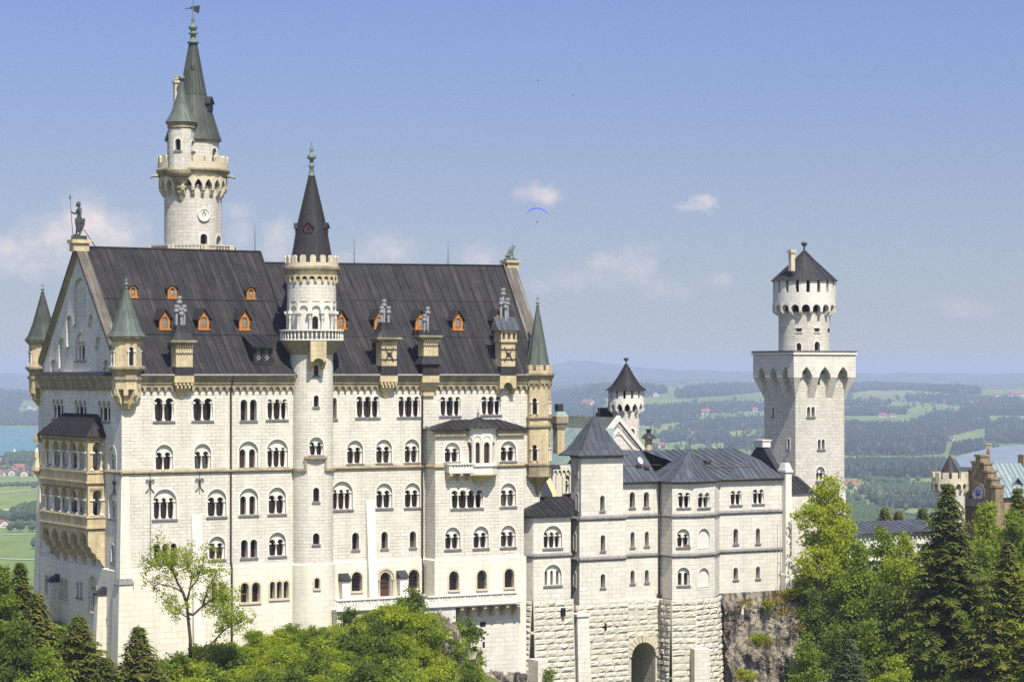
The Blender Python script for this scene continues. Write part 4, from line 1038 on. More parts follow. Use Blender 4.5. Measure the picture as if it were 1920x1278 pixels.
# ---- corner turrets of the palace
def turret_left(cu, cv, front_px, zs):
    # small sandstone turret, octagonal body set on a stepped bracket
    ze, zb, zk, zbase, ztip, zfin = zs; a0 = pi / 8; r = 1.5
    m = MB(); oc = ngon(cu, cv, r, 8, a0); fa = frontal(cu, cv)
    for i in range(8):
        p, q = oc[i], oc[(i + 1) % 8]; L = hypot(q[0] - p[0], q[1] - p[1]); pl = Plane(p[0], p[1], atan2(q[1] - p[1], q[0] - p[0]))
        hs = [(arch(.46, 1.9, L / 2, zb + .1), .3)] if i % 2 == 1 else []
        wall(m, pl, [(0, zb), (L, zb), (L, ze), (0, ze)], hs)
    t = m.obj('corner_turret', 'sand', pal)
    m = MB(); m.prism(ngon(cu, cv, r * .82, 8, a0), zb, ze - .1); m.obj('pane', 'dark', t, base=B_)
    m = MB()
    for i in range(1, 8, 2):
        p, q = oc[i], oc[(i + 1) % 8]; L = hypot(q[0] - p[0], q[1] - p[1]); rz = atan2(q[1] - p[1], q[0] - p[0])
        for s_ in (-1, 1):
            m.M = Matrix.Translation((p[0], p[1], 0)) @ Matrix.Rotation(rz, 4, 'Z') @ Matrix.Translation((L / 2 + s_ * .33, -.06, 0))
            m.lathe(0, 0, [(.1, zb), (.075, zb + .15), (.07, zb + 1.35), (.15, zb + 1.55)], 7); m.box(-.17, .17, -.1, .1, zb + 1.55, zb + 1.68)
    m.M = None; m.obj('column', 'white', t, base=B_)
    m = MB(); pr = lambda k: ngon(cu, cv, r * k, 8, a0)
    m.loft(pr(1.0), ze - .35, pr(1.22), ze); m.prism(pr(1.26), ze, ze + .18); m.obj('cornice', 'sanddark', t, base=B_); m = MB()
    m.loft(pr(1.28), zb - .02, pr(1.02), zb + .12); m.prism(pr(1.28), zb - .25, zb - .02); m.loft(pr(.98), zb - .7, pr(1.24), zb - .25); m.prism(pr(.98), zk, zb - .7)
    m.prism(pr(1.12), zk - .3, zk)
    m.obj('ledge', 'sanddark', t, base=B_)
    m = MB(); m.prism(pr(1.0), zk - 1.3, zk - .3)
    for i in range(8):                                      # curved brackets at the corners
        a = a0 + 2 * pi * i / 8
        m.M = Matrix.Translation((cu, cv, 0)) @ Matrix.Rotation(a + pi / 2, 4, 'Z'); pp = [(r, zk - 1.3), (r, zk - 1.9), (r * .8, zk - 2.2), (r * .72, zk - 2.7), (r * .5, zk - 3.0), (r * .42, zk - 3.3), (.1, zk - 3.3), (.1, zk - 1.3)]
        k = len(pp); m.add([(-.24, -p[0], p[1]) for p in pp] + [(.24, -p[0], p[1]) for p in pp], [(j, (j + 1) % k, k + (j + 1) % k, k + j) for j in range(k)] + [tuple(range(k - 1, -1, -1)), tuple(range(k, 2 * k))])
    m.M = None; m.obj('bracket', 'sand', t, base=B_)
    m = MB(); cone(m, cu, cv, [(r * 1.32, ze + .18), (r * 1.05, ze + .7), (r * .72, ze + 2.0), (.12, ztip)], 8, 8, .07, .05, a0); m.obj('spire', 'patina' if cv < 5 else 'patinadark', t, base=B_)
    m = MB(); finial(m, cu, cv, ztip - .2, zfin - ztip + .2, .26, True); m.obj('finial', 'verdigris', t, base=B_)
for (cu, cv) in ((.55, .1), (.5, VB)):
    d = lambda py: Zv(py, cu, cv)
    if cv < 5: turret_left(cu, cv, 237, (d(634), d(687), d(706), 0, d(541), d(518)))
    else: turret_left(cu, cv, 83, (d(641), d(687), d(705), 0, d(549), d(530)))
# the octagonal sandstone turret on the right corner
cu, cv, r, a0 = 49.75, .05, 1.5, pi / 8
d = lambda py: Zv(py, cu, cv - .8)
pr = lambda k, rr=r: ngon(cu, cv, rr * k, 8, a0)
m = MB(); oc = pr(1)
for i in range(8):
    p, q = oc[i], oc[(i + 1) % 8]; L = hypot(q[0] - p[0], q[1] - p[1]); pl = Plane(p[0], p[1], atan2(q[1] - p[1], q[0] - p[0]))
    hs = [(arch(.5, d(746) - d(776), L / 2, d(776)), .3), (arch(.5, d(833) - d(863), L / 2, d(863)), .3)] if i % 2 == 0 else []
    wall(m, pl, [(0, d(868)), (L, d(868)), (L, d(712)), (0, d(712))], hs)
t = m.obj('corner_turret', 'sand', pal, label='yellow octagonal corner turret of two storeys')
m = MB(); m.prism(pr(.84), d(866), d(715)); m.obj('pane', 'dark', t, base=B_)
m = MB()
for i in range(0, 8, 2):
    p, q = oc[i], oc[(i + 1) % 8]; L = hypot(q[0] - p[0], q[1] - p[1]); rz = atan2(q[1] - p[1], q[0] - p[0])
    for z0 in (d(776), d(863)):
        for s_ in (-1, 1):
            m.M = Matrix.Translation((p[0], p[1], 0)) @ Matrix.Rotation(rz, 4, 'Z') @ Matrix.Translation((L / 2 + s_ * .36, -.06, 0))
            m.lathe(0, 0, [(.1, z0), (.075, z0 + .15), (.07, z0 + 1.15), (.15, z0 + 1.3)], 7); m.box(-.17, .17, -.1, .1, z0 + 1.3, z0 + 1.42)
m.M = None; m.obj('column', 'white', t, base=B_)
m = MB()
for a, b in ((781, 784), (796, 800), (868, 872)):
    if m.v: m.obj('band', 'sanddark', t, base=B_); m = MB()
    m.prism(pr(1.12), d(b), d(a)); m.loft(pr(1.0), d(b) - .2, pr(1.11), d(b))
m.obj('band', 'sanddark', t, base=B_); m = MB()
m.prism(pr(1.04), d(890), d(874)); m.prism(pr(1.12), d(893), d(890)); m.loft(pr(.12), d(930), pr(.35), d(912)); m.loft(pr(.35), d(912), pr(1.02), d(893)); m.obj('corbel', 'sanddark', t, base=B_); m = MB()
m.loft(pr(1.02), d(716), pr(1.3), d(703)); m.prism(pr(1.34), d(703), d(699))
for i in range(8):
    p, q = oc[i], oc[(i + 1) % 8]; L = hypot(q[0] - p[0], q[1] - p[1]); frieze(m, Plane(p[0], p[1], atan2(q[1] - p[1], q[0] - p[0])), 0, L, d(713), .7, L / 2, .18)
m.obj('cornice', 'sanddark', t, base=B_)
m = MB(); m.prism(pr(1.1), d(699), d(694))
for i in range(8):
    a = a0 + pi / 8 + 2 * pi * i / 8
    for s_ in (-.5, .5):
        m.M = Matrix.Translation((cu, cv, 0)) @ Matrix.Rotation(a + pi / 2, 4, 'Z'); x = s_ * .8; m.box(x - .22, x + .22, -r * 1.02, -r * 1.02 + .2, d(694), d(684))
m.M = None; m.obj('battlement', 'sand', t, base=B_)
m = MB(); cone(m, cu, cv, [(r * .92, d(693)), (r * .62, d(650)), (.1, d(575))], 8, 8, .07, .05, a0); m.obj('spire', 'patina', t, base=B_)
m = MB(); finial(m, cu, cv, d(575) - .2, 1.5, .26, True); m.obj('finial', 'verdigris', t, base=B_)

# ---- the loggia on the gable
LU = -1.85; LP = Plane(LU, 0, -pi / 2)
lx1 = LP.x(165); lx0 = LP.x(77); v1, v2 = -lx1, -lx0                    # near end, far end (v)
lz = lambda py: LP.z(py, lx1)
Zr, Ze = lz(806), lz(818)
zA1, zA0 = lz(829), lz(882); zP1, zP0 = lz(884), lz(906); zB1, zB0 = lz(918), lz(966.5); zQ1, zQ0 = lz(968), lz(991); zC = lz(1028)
lg = MB()
n = 5; wid = lx1 - lx0; pier = .75; pit = (wid - 2 * pier) / n
for za, zb, zt in ((zA1, zA0, Ze), (zB1, zB0, zP0 - .05)):
    hs = [([(p[0] + (lx0 + lx1) / 2, p[1]) for p in lobed(n, pit * .8, pit * .2, za - zb, 8, zb)], .5)]
    wall(lg, LP, [(lx0, zb - .1), (lx1, zb - .1), (lx1, zt), (lx0, zt)], hs)
    for vv, rz in ((v1, 0.0), (v2, pi)):
        pl = Plane(LU if rz == 0 else 0, vv, rz); W_ = -LU
        wall(lg, pl, [(0, zb - .1), (W_, zb - .1), (W_, zt), (0, zt)], [(arch(.95, za - zb, W_ * .55, zb), .4)])
lg.quad((LU, v1, Ze - .02), (LU, v2, Ze - .02), (0, v2, Ze - .02), (0, v1, Ze - .02))
log_ = lg.obj('loggia', 'sand', pal)
m = MB()
for zt, zb in ((zP1, zP0), (zQ1, zQ0)):
    m.box(LU - .22, 0, v1 - .18, v2 + .18, zt - .16, zt); m.box(LU - .1, .0, v1 - .08, v2 + .08, zb + .2, zt - .163); m.box(LU - .25, 0, v1 - .2, v2 + .2, zb, zb + .2)
    for i in range(n + 1):
        x = v1 + pier + (v2 - v1 - 2 * pier) * i / n; m.box(LU - .15, LU - .103, x - .22, x + .22, zb + .2, zt - .17)
m.obj('parapet', 'sand', log_, base=B_)
for za, zb in ((zA1, zA0), (zB1, zB0)):
    hc = (za - zb) - pit * .4
    for i in range(n + 1):
        x = lx0 + pier + pit * (i + (.08 if i == 0 else -.08 if i == n else 0)); u, v = LP.uv(x, .24); place('column', column_mesh(hc + .05, .19), log_, (u - 0, v, zb), -pi / 2).location = Vector((u, v, zb)) - B_
    for u in (LU + 1.0 - .55, LU + 1.0 + .55): place('column', column_mesh(hc + .05, .13), log_, (u, v1 + .15, zb)).location = Vector((u, v1 + .15, zb)) - B_
m = MB(); m.box(-.35, .28, v1 + .3, v2 - .3, zB0 - .4, zA1 - .2)
# frames of doors in the back wall
m.obj('back_wall', 'graywall', log_, base=B_)
m = MB()
for zb in (zA0, zB0):
    for i in range(3):
        v = v1 + 2.2 + i * (v2 - v1 - 4.4) / 2; m.box(-.4, -.352, v - .9, v + .9, zb, zb + 2.4)
m.obj('pane', 'glass', log_, base=B_)
m = MB()                                                              # corbel arches below
pit2 = (v2 - v1) / n
zq = zQ0 - .1
m.box(LU, 0, v1, v2, zq - .5, zq)
for i in range(n):
    c = v1 + pit2 * (i + .5); m.M = LP.M; cx = -c; r_ = pit2 * .36
    o = [(cx - pit2 / 2, zq - 1.2), (cx - r_, zq - 1.2)] + [(cx - r_ * cos(pi * k / 8), zq - 1.2 + r_ * .75 * sin(pi * k / 8)) for k in range(9)] + [(cx + r_, zq - 1.2), (cx + pit2 / 2, zq - 1.2), (cx + pit2 / 2, zq - .5), (cx - pit2 / 2, zq - .5)]
    m.plate(o, [], depth=-LU, edge=True); m.M = None
for i in range(n + 1):
    c = min(v2 - .28, max(v1 + .28, v1 + pit2 * i)); zz = zq - 1.2
    pp = [(LU, zz), (LU + .05, zz - .5), (LU + .35, zz - .75), (LU + .45, zz - 1.15), (LU + .85, zz - 1.4), (LU + .95, zz - 1.8), (LU + 1.35, zz - 2.0), (LU + 1.5, zz - 2.4), (0, zz - 2.8), (0, zz)]
    k = len(pp); m.add([(p[0], c - .28, p[1]) for p in pp] + [(p[0], c + .28, p[1]) for p in pp], [(j, (j + 1) % k, k + (j + 1) % k, k + j) for j in range(k)] + [tuple(range(k - 1, -1, -1)), tuple(range(k, 2 * k))])
m.quad((LU, v1 + .001, zq - .5), (0, v1 + .001, zq - .5), (0, v1 + .001, zq - 3.9), (LU + 1.0, v1 + .001, zq - 2.6), (LU + .2, v1 + .001, zq - 1.5))
m.obj('corbel', 'sand', log_, base=B_)
m = MB()
for zz in (Ze - .35, zP0 - .5):
    m.M = LP.M; q = 26
    for i in range(q):
        x = lx0 + .3 + (wid - .6) * (i + .5) / q; m.box(x - .12, x + .12, -.1, .02, zz - .22, zz)
    m.M = None
    for i in range(6): u = LU + .2 + 1.4 * (i + .5) / 6; m.box(u - .07, u + .07, v1 - .1, v1 + .02, zz - .22, zz)
m.obj('frieze', 'sanddark', log_, base=B_)
m = MB(); e = .35; zr2 = lz(786) + .5
seams(m, (LU - e, v2 + e, Ze), (LU - e, v1 - e, Ze), (-.02, v1 + 2.0, zr2), (-.02, v2 - 2.0, zr2), .7)
seams(m, (LU - e, v1 - e, Ze), (0, v1 - e, Ze), (0, v1 + 1.2, zr2 - .5), (-.02, v1 + 2.0, zr2), .7)
m.quad((LU - e, v2 + e, Ze), (0, v2 + e, Ze), (-.02, v2 - 2, zr2)); m.box(LU - e, 0, v1 - e, v2 + e, Ze - .14, Ze - .005)
m.obj('roof', 'roof', log_, base=B_)

# drainpipes, wall anchors, small vents
for px, ya, yb, v in ((433, 712, 1216, -.12), (792, 712, 1112, -.18), (282, 895, 1062, -.06)):
    u = U(px, v); m = MB(); r_ = .1 if px > 300 else .03
    if px > 300: m.tube([(u, -.7, -.15), (u, -.55, -.7), (u, v, -1.4), (u, v, Zv(1050, u, v)), (u, -.38, Zv(1062, u, v)), (u, -.38, Zv(yb, u, v))], r_, 7)
    else: m.tube([(u, v, Zv(ya, u, v)), (u, v, Zv(yb, u, v))], r_, 5)
    m.obj('drainpipe', 'pipe', pal)
def anchor(pl, px, py):
    x, z = pl.p(px, py); m = MB(); m.M = pl.M @ Matrix.Translation((x, -.07, z)); 
    m.tube([(0, 0, 1.2), (0, 0, -1.2)], .035, 5)
    for s_ in (-1, 1):
        m.tube([(s_ * (.04 + .02 * k), 0, -.15 + .07 * k) for k in range(5)] + [(s_ * (.3 - (.22 - .012 * k) * cos(k * .6)), 0, .16 + (.22 - .012 * k) * sin(k * .6)) for k in range(11)], .04, 5)
        m.tube([(s_ * .05, 0, -.25), (s_ * .14, 0, -.65), (s_ * .48, 0, -1.0)], .04, 5)
    m.box(-.16, .16, -.03, .03, -.22, -.12); m.M = None; m.obj('wall_anchor', 'iron', pal)
anchor(FR, 281, 905); anchor(FR, 374, 903); anchor(GB, 215, 908)
m = MB(); x, z = FP.p(474, 1197); m.box(x - .3, x + .3, -.26, -.2, z - .2, z + .2); m.obj('vent', 'dark', pal)
# statue niche on the far corner of the loggia: figure under a canopy
nu, nv = -2.1, v2 + .5
st = thing('corner_statue', 'pale stone figure under a canopy on the left corner of the loggia', 'statue', nu, nv, zA0 - .6)
m = MB(); m.loft(ngon(nu, nv, .1, 8, 0), zA0 - 1.2, ngon(nu, nv, .5, 8, 0), zA0 - .5); m.prism(ngon(nu, nv, .55, 8, 0), zA0 - .5, zA0 - .1); m.obj('console', 'sand', st)
m = MB(); m.lathe(nu, nv, [(.34, zA0 - .1), (.3, zA0 + .5), (.26, zA0 + 1.2), (.33, zA0 + 1.6), (.22, zA0 + 1.85), (.1, zA0 + 1.95), (.15, zA0 + 2.05), (.16, zA0 + 2.2), (.05, zA0 + 2.33)], 10, smooth=True); m.box(nu - .36, nu - .2, nv - .3, nv + .3, zA0 + .9, zA0 + 1.6); m.obj('figure', 'tantrim', st)
m = MB(); m.prism(ngon(nu, nv, .5, 6, 0), zA0 + 2.6, zA0 + 2.95); m.loft(ngon(nu, nv, .4, 6, 0), zA0 + 2.95, ngon(nu, nv, .05, 6, 0), zA0 + 3.9); m.box(nu, nu + 1.2, nv - .6, nv - .1, zA0 + 2.6, zA0 + 2.8); m.box(nu, nu + 1.2, nv - .6, nv - .1, zA0 - .5, zA0 - .2); m.obj('canopy', 'sanddark', st)

# ------------------------------------------------------------------ terrace in front of the right half
TU0, TUM, TU1 = U(632, -3.2), U(795, -3.9), U(984, -4.3)
ter = thing('terrace', 'stone terrace with pierced balustrade along the foot of the palace front', 'terrace', 38, -3, -27)
tz1 = Zv(1120, U(710, -3.2), -3.2); tz0 = Zv(1142, U(710, -3.2), -3.2)
m = MB(); m.box(TU0, TUM, -3.2, -.2, tz0 - .1, tz0 + .15); m.box(TUM, TU1, -4.3, -.2, tz0 - .12, tz0 + .13); m.obj('floor', 'white', ter)
m = MB(); m.box(TU0 + .1, U(797, -3), -3.0, -.25, -42, tz0 - .103); m.box(U(797, -4.2), U(855, -4.2), -4.15, -1, -42, tz0 - .12)
m.quad((U(852, -2.9), -2.9, -42), (TU1, -2.9, -42), (TU1, -2.9, tz0 - .1), (U(852, -2.9), -2.9, tz0 - .1))
m.obj('supporting_wall', 'wingwall', ter)
m = MB()
for px, py0, py1, w in ((905.5, 1165, 1174, 10), (907, 1193, 1198, 4), (907, 1202, 1213, 4)):
    u = U(px, -2.92); ww = pxw(w, u, -2.9) / .86 / 2; m.box(u - ww, u + ww, -2.93, -2.6, Zv(py1, u, -2.9), Zv(py0, u, -2.9))
m.obj('window', 'dark', ter)
def balustrade(pl, x0, x1, zb, zt):
    m = MB(); m.M = pl.M; n = max(1, round((x1 - x0) / 1.55)); p = (x1 - x0) / n
    for i in range(n):
        a, b = x0 + i * p, x0 + (i + 1) * p; hol = []
        w = (p - .5) / 6
        for row, cnt in ((0, 3), (1, 2)):
            for k in range(cnt):
                c = (a + b) / 2 + (k - (cnt - 1) / 2) * w * 1.75; cz = zt - .34 - row * .21
                hol.append([(c + .125 * cos(t * pi / 4) * (1 if t % 2 == 0 else .62), cz + .125 * sin(t * pi / 4) * (1 if t % 2 == 0 else .62)) for t in range(8)])
        m.plate([(a, zb), (b, zb), (b, zt - .14), (a, zt - .14)], hol, y=0, depth=.16, back=True)
        m.box(a - .13, a + .13, -.06, -.002, zb, zt - .141)
    m.box(x0 - .14, x1 + .14, -.14, .3, zt - .138, zt + .03); m.box(x0 - .1, x1 + .1, -.12, .28, zb - .12, zb - .002)
    m.M = None; return m.obj('balustrade', 'white', ter)
balustrade(Plane(0, -3.2, 0), TU0, TUM - .3, tz0 + .14, tz1); balustrade(Plane(0, -4.3, 0), TUM, TU1 - 1.2, tz0 + .14, tz1)
balustrade(Plane(TUM, 0, -pi / 2), 3.2, 4.3, tz0 + .14, tz1)
m = MB(); m.M = Plane(0, -4.3, 0).M; m.plate([(TU1 - 1.2, tz0 - .1), (TU1 + .2, tz0 + .2), (TU1 + .2, tz1 + .7), (TU1 - 1.2, tz1)], [], depth=.25, edge=True, back=True); m.M = None; m.obj('stair_parapet', 'white', ter)
m = MB()
for px in (867, 888, 910, 931, 952, 973):
    u = U(px, -4.2); 
    for k, (dv, h) in enumerate(((-4.2, .3), (-3.9, .32), (-3.55, .34), (-3.25, .3))): m.box(u - .17, u + .17, dv, -2.8, tz0 - .12 - .31 * (k + 1), tz0 - .12 - .31 * k - .003)
m.obj('bracket', 'sand', ter)
u = U(786, -3.1); m = MB(); m.tube([(u, -3.05, tz1), (u, -3.05, tz1 + .55)], .05, 6); m.box(u - .09, u + .09, -3.12, -2.98, tz1 + .4, tz1 + .6); m.obj('lamp', 'iron', ter)

# ------------------------------------------------------------------ round stair tower on the front
su, sv, sr = U(584.3, .2), .2, 2.3
sd = lambda py, f=1.0: Zv(py, su - .9 * f, sv - 2.1 * f)
st = thing('stair_tower', 'slender round tower with a ringed balcony and dark cone rising from the palace front', 'tower', su, sv, -40)
m = MB()
round_windows(st, m, su, sv, sr, ZP + .1, sd(638), [(593.5, 4.6, 684, 704, 'P', 1, 'w'), (593, 4.8, 741, 762, 'P', 1, 'w'), (592.3, 13.5, 819, 853, 'A', 2, 'w'), (593.5, 5.6, 914, 940, 'P', 1, 'w'), (594, 6, 999, 1020, 'P', 1, 'w')])
m.obj('shaft', 'wall', st)
m = MB(); round_windows(st, m, su, sv, sr + .2, -42, ZP, [(594.5, 4.6, 1083, 1103, 'P', 1, 't')]); m.lathe(su, sv, [(sr + .2, ZP), (sr, ZP + .14)], 48, cap=False); m.obj('plinth', 'plinth', st)
fa = frontal(su, sv)
def ringseg(m, r0, r1, z0, z1, a0, a1, seg=24): m.lathe(su, sv, [(r0, z0), (r1, z0), (r1, z1), (r0, z1)], seg, a0, a1)
m = MB(); zc = zs; aw = fa + asin(8 / 40)
ringseg(m, sr - .1, sr + .25, zc - .2, zc + .05, aw - 2.2, aw - .48); ringseg(m, sr - .1, sr + .25, zc - .2, zc + .05, aw + .48, aw + 2.2)
z2 = sd(860); ringseg(m, sr - .1, sr + .28, z2, z2 + .25, aw - .52, aw + .52, 10)
for s_ in (-1, 1): ringseg(m, sr - .1, sr + .2, zc - .2, z2, aw + s_ * .46 - .05, aw + s_ * .46 + .05, 2)
m.obj('string_course', 'sanddark', st)
zb0, zb1 = sd(664, 1.2), sd(638, 1.45); zbt = sd(617, 1.45); rb = 3.42
m = MB()
pf = []
nst = 5
for k in range(nst):
    r0_ = sr + .05 + (rb - .1 - sr) * k / nst; r1_ = sr + .05 + (rb - .1 - sr) * (k + 1) / nst; za, zb_ = zb0 + (zb1 - zb0) * k / nst, zb0 + (zb1 - zb0) * (k + 1) / nst
    pf += [(r0_ + .04, za), (r1_ - .08, zb_ - .12), (r1_, zb_ - .04)]
m.lathe(su, sv, [(sr - .1, zb0)] + pf + [(rb, zb1), (sr - .1, zb1 + .02)], 48); bal = m.obj('balcony', 'sanddark', st)
m = MB(); m.lathe(su, sv, [(rb - .28, zbt - .16), (rb + .06, zbt - .16), (rb + .06, zbt), (rb - .28, zbt), (rb - .28, zbt - .16)], 48); m.lathe(su, sv, [(rb - .24, zb1 + .01), (rb + .03, zb1 + .01), (rb + .03, zb1 + .15), (rb - .24, zb1 + .15)], 48); m.obj('handrail', 'white', bal, base=base_of(st))
for i in range(44):
    a = 2 * pi * i / 44
    key = ('bal',)
    if key not in WC:
        k = MB(); h = zbt - zb1 - .28; k.lathe(0, 0, [(.1, 0), (.06, .1), (.1, h * .4), (.055, h * .75), (.1, h)], 6); WC[key] = k.mesh('baluster', ['white'])
    o = bpy.data.objects.new('baluster', WC[key]); COL.objects.link(o); o.parent = bal; o.location = Vector((su + (rb - .1) * cos(a), sv + (rb - .1) * sin(a), zb1 + .14)) - base_of(st)
# arcaded drum
rd0, rd1 = 2.35, 2.62; zd1, zd0 = sd(523, 1.1), zb1
m = MB(); round_windows(st, m, su, sv, rd0, zd0, sd(560), [(591, 5.6, 592, 620, 'P', 1, 'w')], 48); m.obj('drum', 'white', st)
m = MB(); m.lathe(su, sv, [(rd1, sd(565)), (rd1, zd1)], 48, cap=False); m.obj('drum_band', 'wall', st)
m = MB(); n = 12; zs2 = sd(583); da = 2 * pi / n; aw2 = fa + asin(8 / 42)
for i in range(n):
    a = aw2 + i * da
    c = rd1 * cos(da / 2) + .02; hw = c * math.tan(da / 2); m.M = Matrix.Translation((su + c * cos(a), sv + c * sin(a), 0)) @ Matrix.Rotation(a + pi / 2, 4, 'Z')
    r_ = hw * .72; o = [(-hw, zs2), (-r_, zs2)] + [(-r_ * cos(pi * k / 8), zs2 + .1 + r_ * sin(pi * k / 8)) for k in range(9)] + [(r_, zs2), (hw, zs2), (hw, sd(563)), (-hw, sd(563))]
    m.plate(o, [], depth=.3, edge=True); m.M = None
m.obj('arcade', 'white', st)
for i in range(n):
    a = aw2 + (i + .5) * da; o = bpy.data.objects.new('column', column_mesh(zs2 - zd0 + .02, .15)); COL.objects.link(o); o.parent = st; o.location = Vector((su + (rd1 - .05) * cos(a), sv + (rd1 - .05) * sin(a), zd0)) - base_of(st); o.rotation_euler = (0, 0, a)
m = MB(); zf1, zf0 = sd(514, 1.2), sd(529, 1.15); machicolation(m, su, sv, rd1, rd1 + .18, zf0 - .02, zf0 + .05, zf1, 22, 'a', 0, .3, .66); m.obj('frieze', 'sand', st)
m = MB(); m.lathe(su, sv, [(rd1, zf1 - .02), (rd1 + .2, zf1), (rd1 + .3, sd(508, 1.25)), (3.05, sd(503, 1.3)), (3.05, sd(499, 1.3)), (2.8, sd(497, 1.3)), (2.5, sd(497, 1.3))], 48); m.obj('cornice', 'sanddark', st)
m = MB(); zq0 = sd(500, 1.3); m.lathe(su, sv, [(2.72, zq0), (2.86, zq0), (2.86, zq0 + .5), (2.62, zq0 + .5), (2.62, zq0)], 48); merlons(m, su, sv, 2.85, zq0 + .5, .78, 16, .56, .24); m.obj('battlement', 'tantrim', st)
zk = sd(497, 1.1); m = MB(); cone(m, su, sv, [(2.42, zk), (2.2, zk + .5), (1.5, sd(420, .5)), (.9, sd(375, .3)), (.25, sd(327, 0))], 32, 24, .06, .06); m.obj('spire', 'lead', st)
m = MB(); zt_ = sd(328, 0); zz = lambda py: sd(py, 0)
m.lathe(su, sv, [(.42, zt_ - .1), (.3, zt_ + .1), (.2, zz(315)), (.4, zz(311)), (.22, zz(309)), (.2, zz(300)), (.5, zz(297)), (.45, zz(292)), (.15, zz(288)), (.12, zz(284)), (.22, zz(281)), (.1, zz(278)), (.06, zz(266))], 10, smooth=True); m.box(su - .28, su + .28, sv - .04, sv + .04, zz(280.5), zz(278.8)); m.obj('finial', 'verdigris', st)
def spire_dormer(parent, cx, cy, a, r, z, w, h, front):
    m = MB(); M_ = Matrix.Translation((cx + r * cos(a), cy + r * sin(a), 0)) @ Matrix.Rotation(a + pi / 2, 4, 'Z'); m.M = M_
    ho = arch(w * .5, h * .55, 0, z + .08)
    m.plate([(-w / 2, z), (w / 2, z), (w / 2, z + h * .6), (0, z + h), (-w / 2, z + h * .6)], [ho], depth=.1, edge=True); m.M = None
    d_ = m.obj('dormer', front, parent); m = MB(); m.M = M_; m.box(-w * .27, w * .27, .08, .14, z + .05, z + h * .66); m.M = None; m.obj('pane', 'glass', d_, base=base_of(parent))
    m = MB(); m.M = M_
    for s_ in (-1, 1):
        m.quad((s_ * (w / 2 + .14), -.16, z + h * .5), (s_ * (w / 2 + .14), 1.2, z + h * .5), (0, 1.3, z + h + .08), (0, -.16, z + h + .08)); m.quad((s_ * w * .48, .03, z), (s_ * w * .48, 1.0, z), (s_ * w * .48, 1.0, z + h * .6), (s_ * w * .48, .03, z + h * .6))
    m.M = None; m.obj('roof', 'lead', d_, base=base_of(parent))
for da_ in (-.25, 1.15, -1.65, 2.6): spire_dormer(st, su, sv, fa + da_ + .05, 1.75, sd(436, .7), .85, 1.05, 'brownframe')
# sandstone box hanging under the balcony
ab = fa + asin(12 / 58); bw = pxw(30, su, sv - 3) / 2
M_ = Matrix.Translation((su, sv, 0)) @ Matrix.Rotation(ab + pi / 2, 4, 'Z')
za, zb_, zc_ = sd(639, 1.5), sd(668, 1.4), sd(692, 1.2)
m = MB(); m.M = M_; o = [(-bw, zb_ - .55), (-bw * .62, zb_ - .55)] + [(-bw * .62 * cos(pi * k / 8), zb_ - .5 + bw * .35 * sin(pi * k / 8)) for k in range(9)] + [(bw * .62, zb_ - .55), (bw, zb_ - .55), (bw, za), (-bw, za)]
m.plate(o, [], y=-3.55, depth=1.6, edge=True)
for s_ in (-1, 1):
    x0, x1 = (bw * .66, bw) if s_ > 0 else (-bw, -bw * .66); m.frustum(x0, x1, -2.45, -1.9, zc_, x0, x1, -3.5, -1.9, zb_ - .553)
m.M = None; m.obj('machicolation', 'sand', st)

# ------------------------------------------------------------------ main tower behind the palace roof
mv = 25.0; mu = U(362, mv); mr = pxw(53.5, mu, mv)
md = lambda py, f=0.0: Zv(py, mu - .5 * f, mv - .86 * f)
mt = thing('main_tower', 'tallest round tower with machicolated gallery and green copper cone behind the palace roof', 'tower', mu, mv, -20)
m = MB(); round_windows(mt, m, mu, mv, mr, -20, md(352), [(382, 6.4, 438, 463, 'P', 1, 'w'), (410.5, 4.5, 441, 463, 'P', 1, 'w')]); m.obj('shaft', 'towerwall', mt)
fa = frontal(mu, mv)
# round window with a four-lobed opening
aw = fa + asin(19.8 / 53.5); M_ = Matrix.Translation((mu + mr * .985 * cos(aw), mv + mr * .985 * sin(aw), 0)) @ Matrix.Rotation(aw + pi / 2, 4, 'Z'); zc = md(402.5, mr)
m = MB(); m.M = M_ @ Matrix.Translation((0, -.12, zc)); c1 = [(.74 * cos(t * pi / 10), .74 * sin(t * pi / 10)) for t in range(20)]
q4 = [( (.18 * cos(pi / 4) * 1.6 * (cos(t * pi / 12)) ) * (1.0 + .45 * abs(cos(t * pi / 6))), (.30 * sin(t * pi / 12)) * (1.0 + .45 * abs(cos(t * pi / 6)))) for t in range(24)]
m.plate(c1, [q4], depth=.15, edge=True); m.ring([(p[0] * .86, p[1] * .86) for p in c1], .1, 0, -.08); m.M = None; rw = m.obj('round_window', 'white', mt)
m = MB(); m.M = M_ @ Matrix.Translation((0, .0, zc)); m.plate([(p[0] * .9, p[1] * .9) for p in c1], []); m.M = None; m.obj('pane', 'glass', rw, base=base_of(mt))
r1 = pxw(63, mu, mv); r2 = pxw(68, mu, mv)
m = MB(); machicolation(m, mu, mv, mr, r1, md(369, 3), md(352, 3), md(330, 3), 20, 'p', fa + .16, .75, .72); mach = m.obj('machicolation', 'tantrim', mt)
m = MB(); m.lathe(mu, mv, [(r1 - .6, md(331, 3)), (r1 + .02, md(331, 3)), (r1 + .08, md(327, 3)), (r2 - .1, md(323, 3)), (r2 + .05, md(319, 3)), (r2 + .05, md(316, 3)), (r2 - .2, md(313, 3)), (r2 - .6, md(313, 3))], 56); m.obj('cornice', 'sanddark', mt)
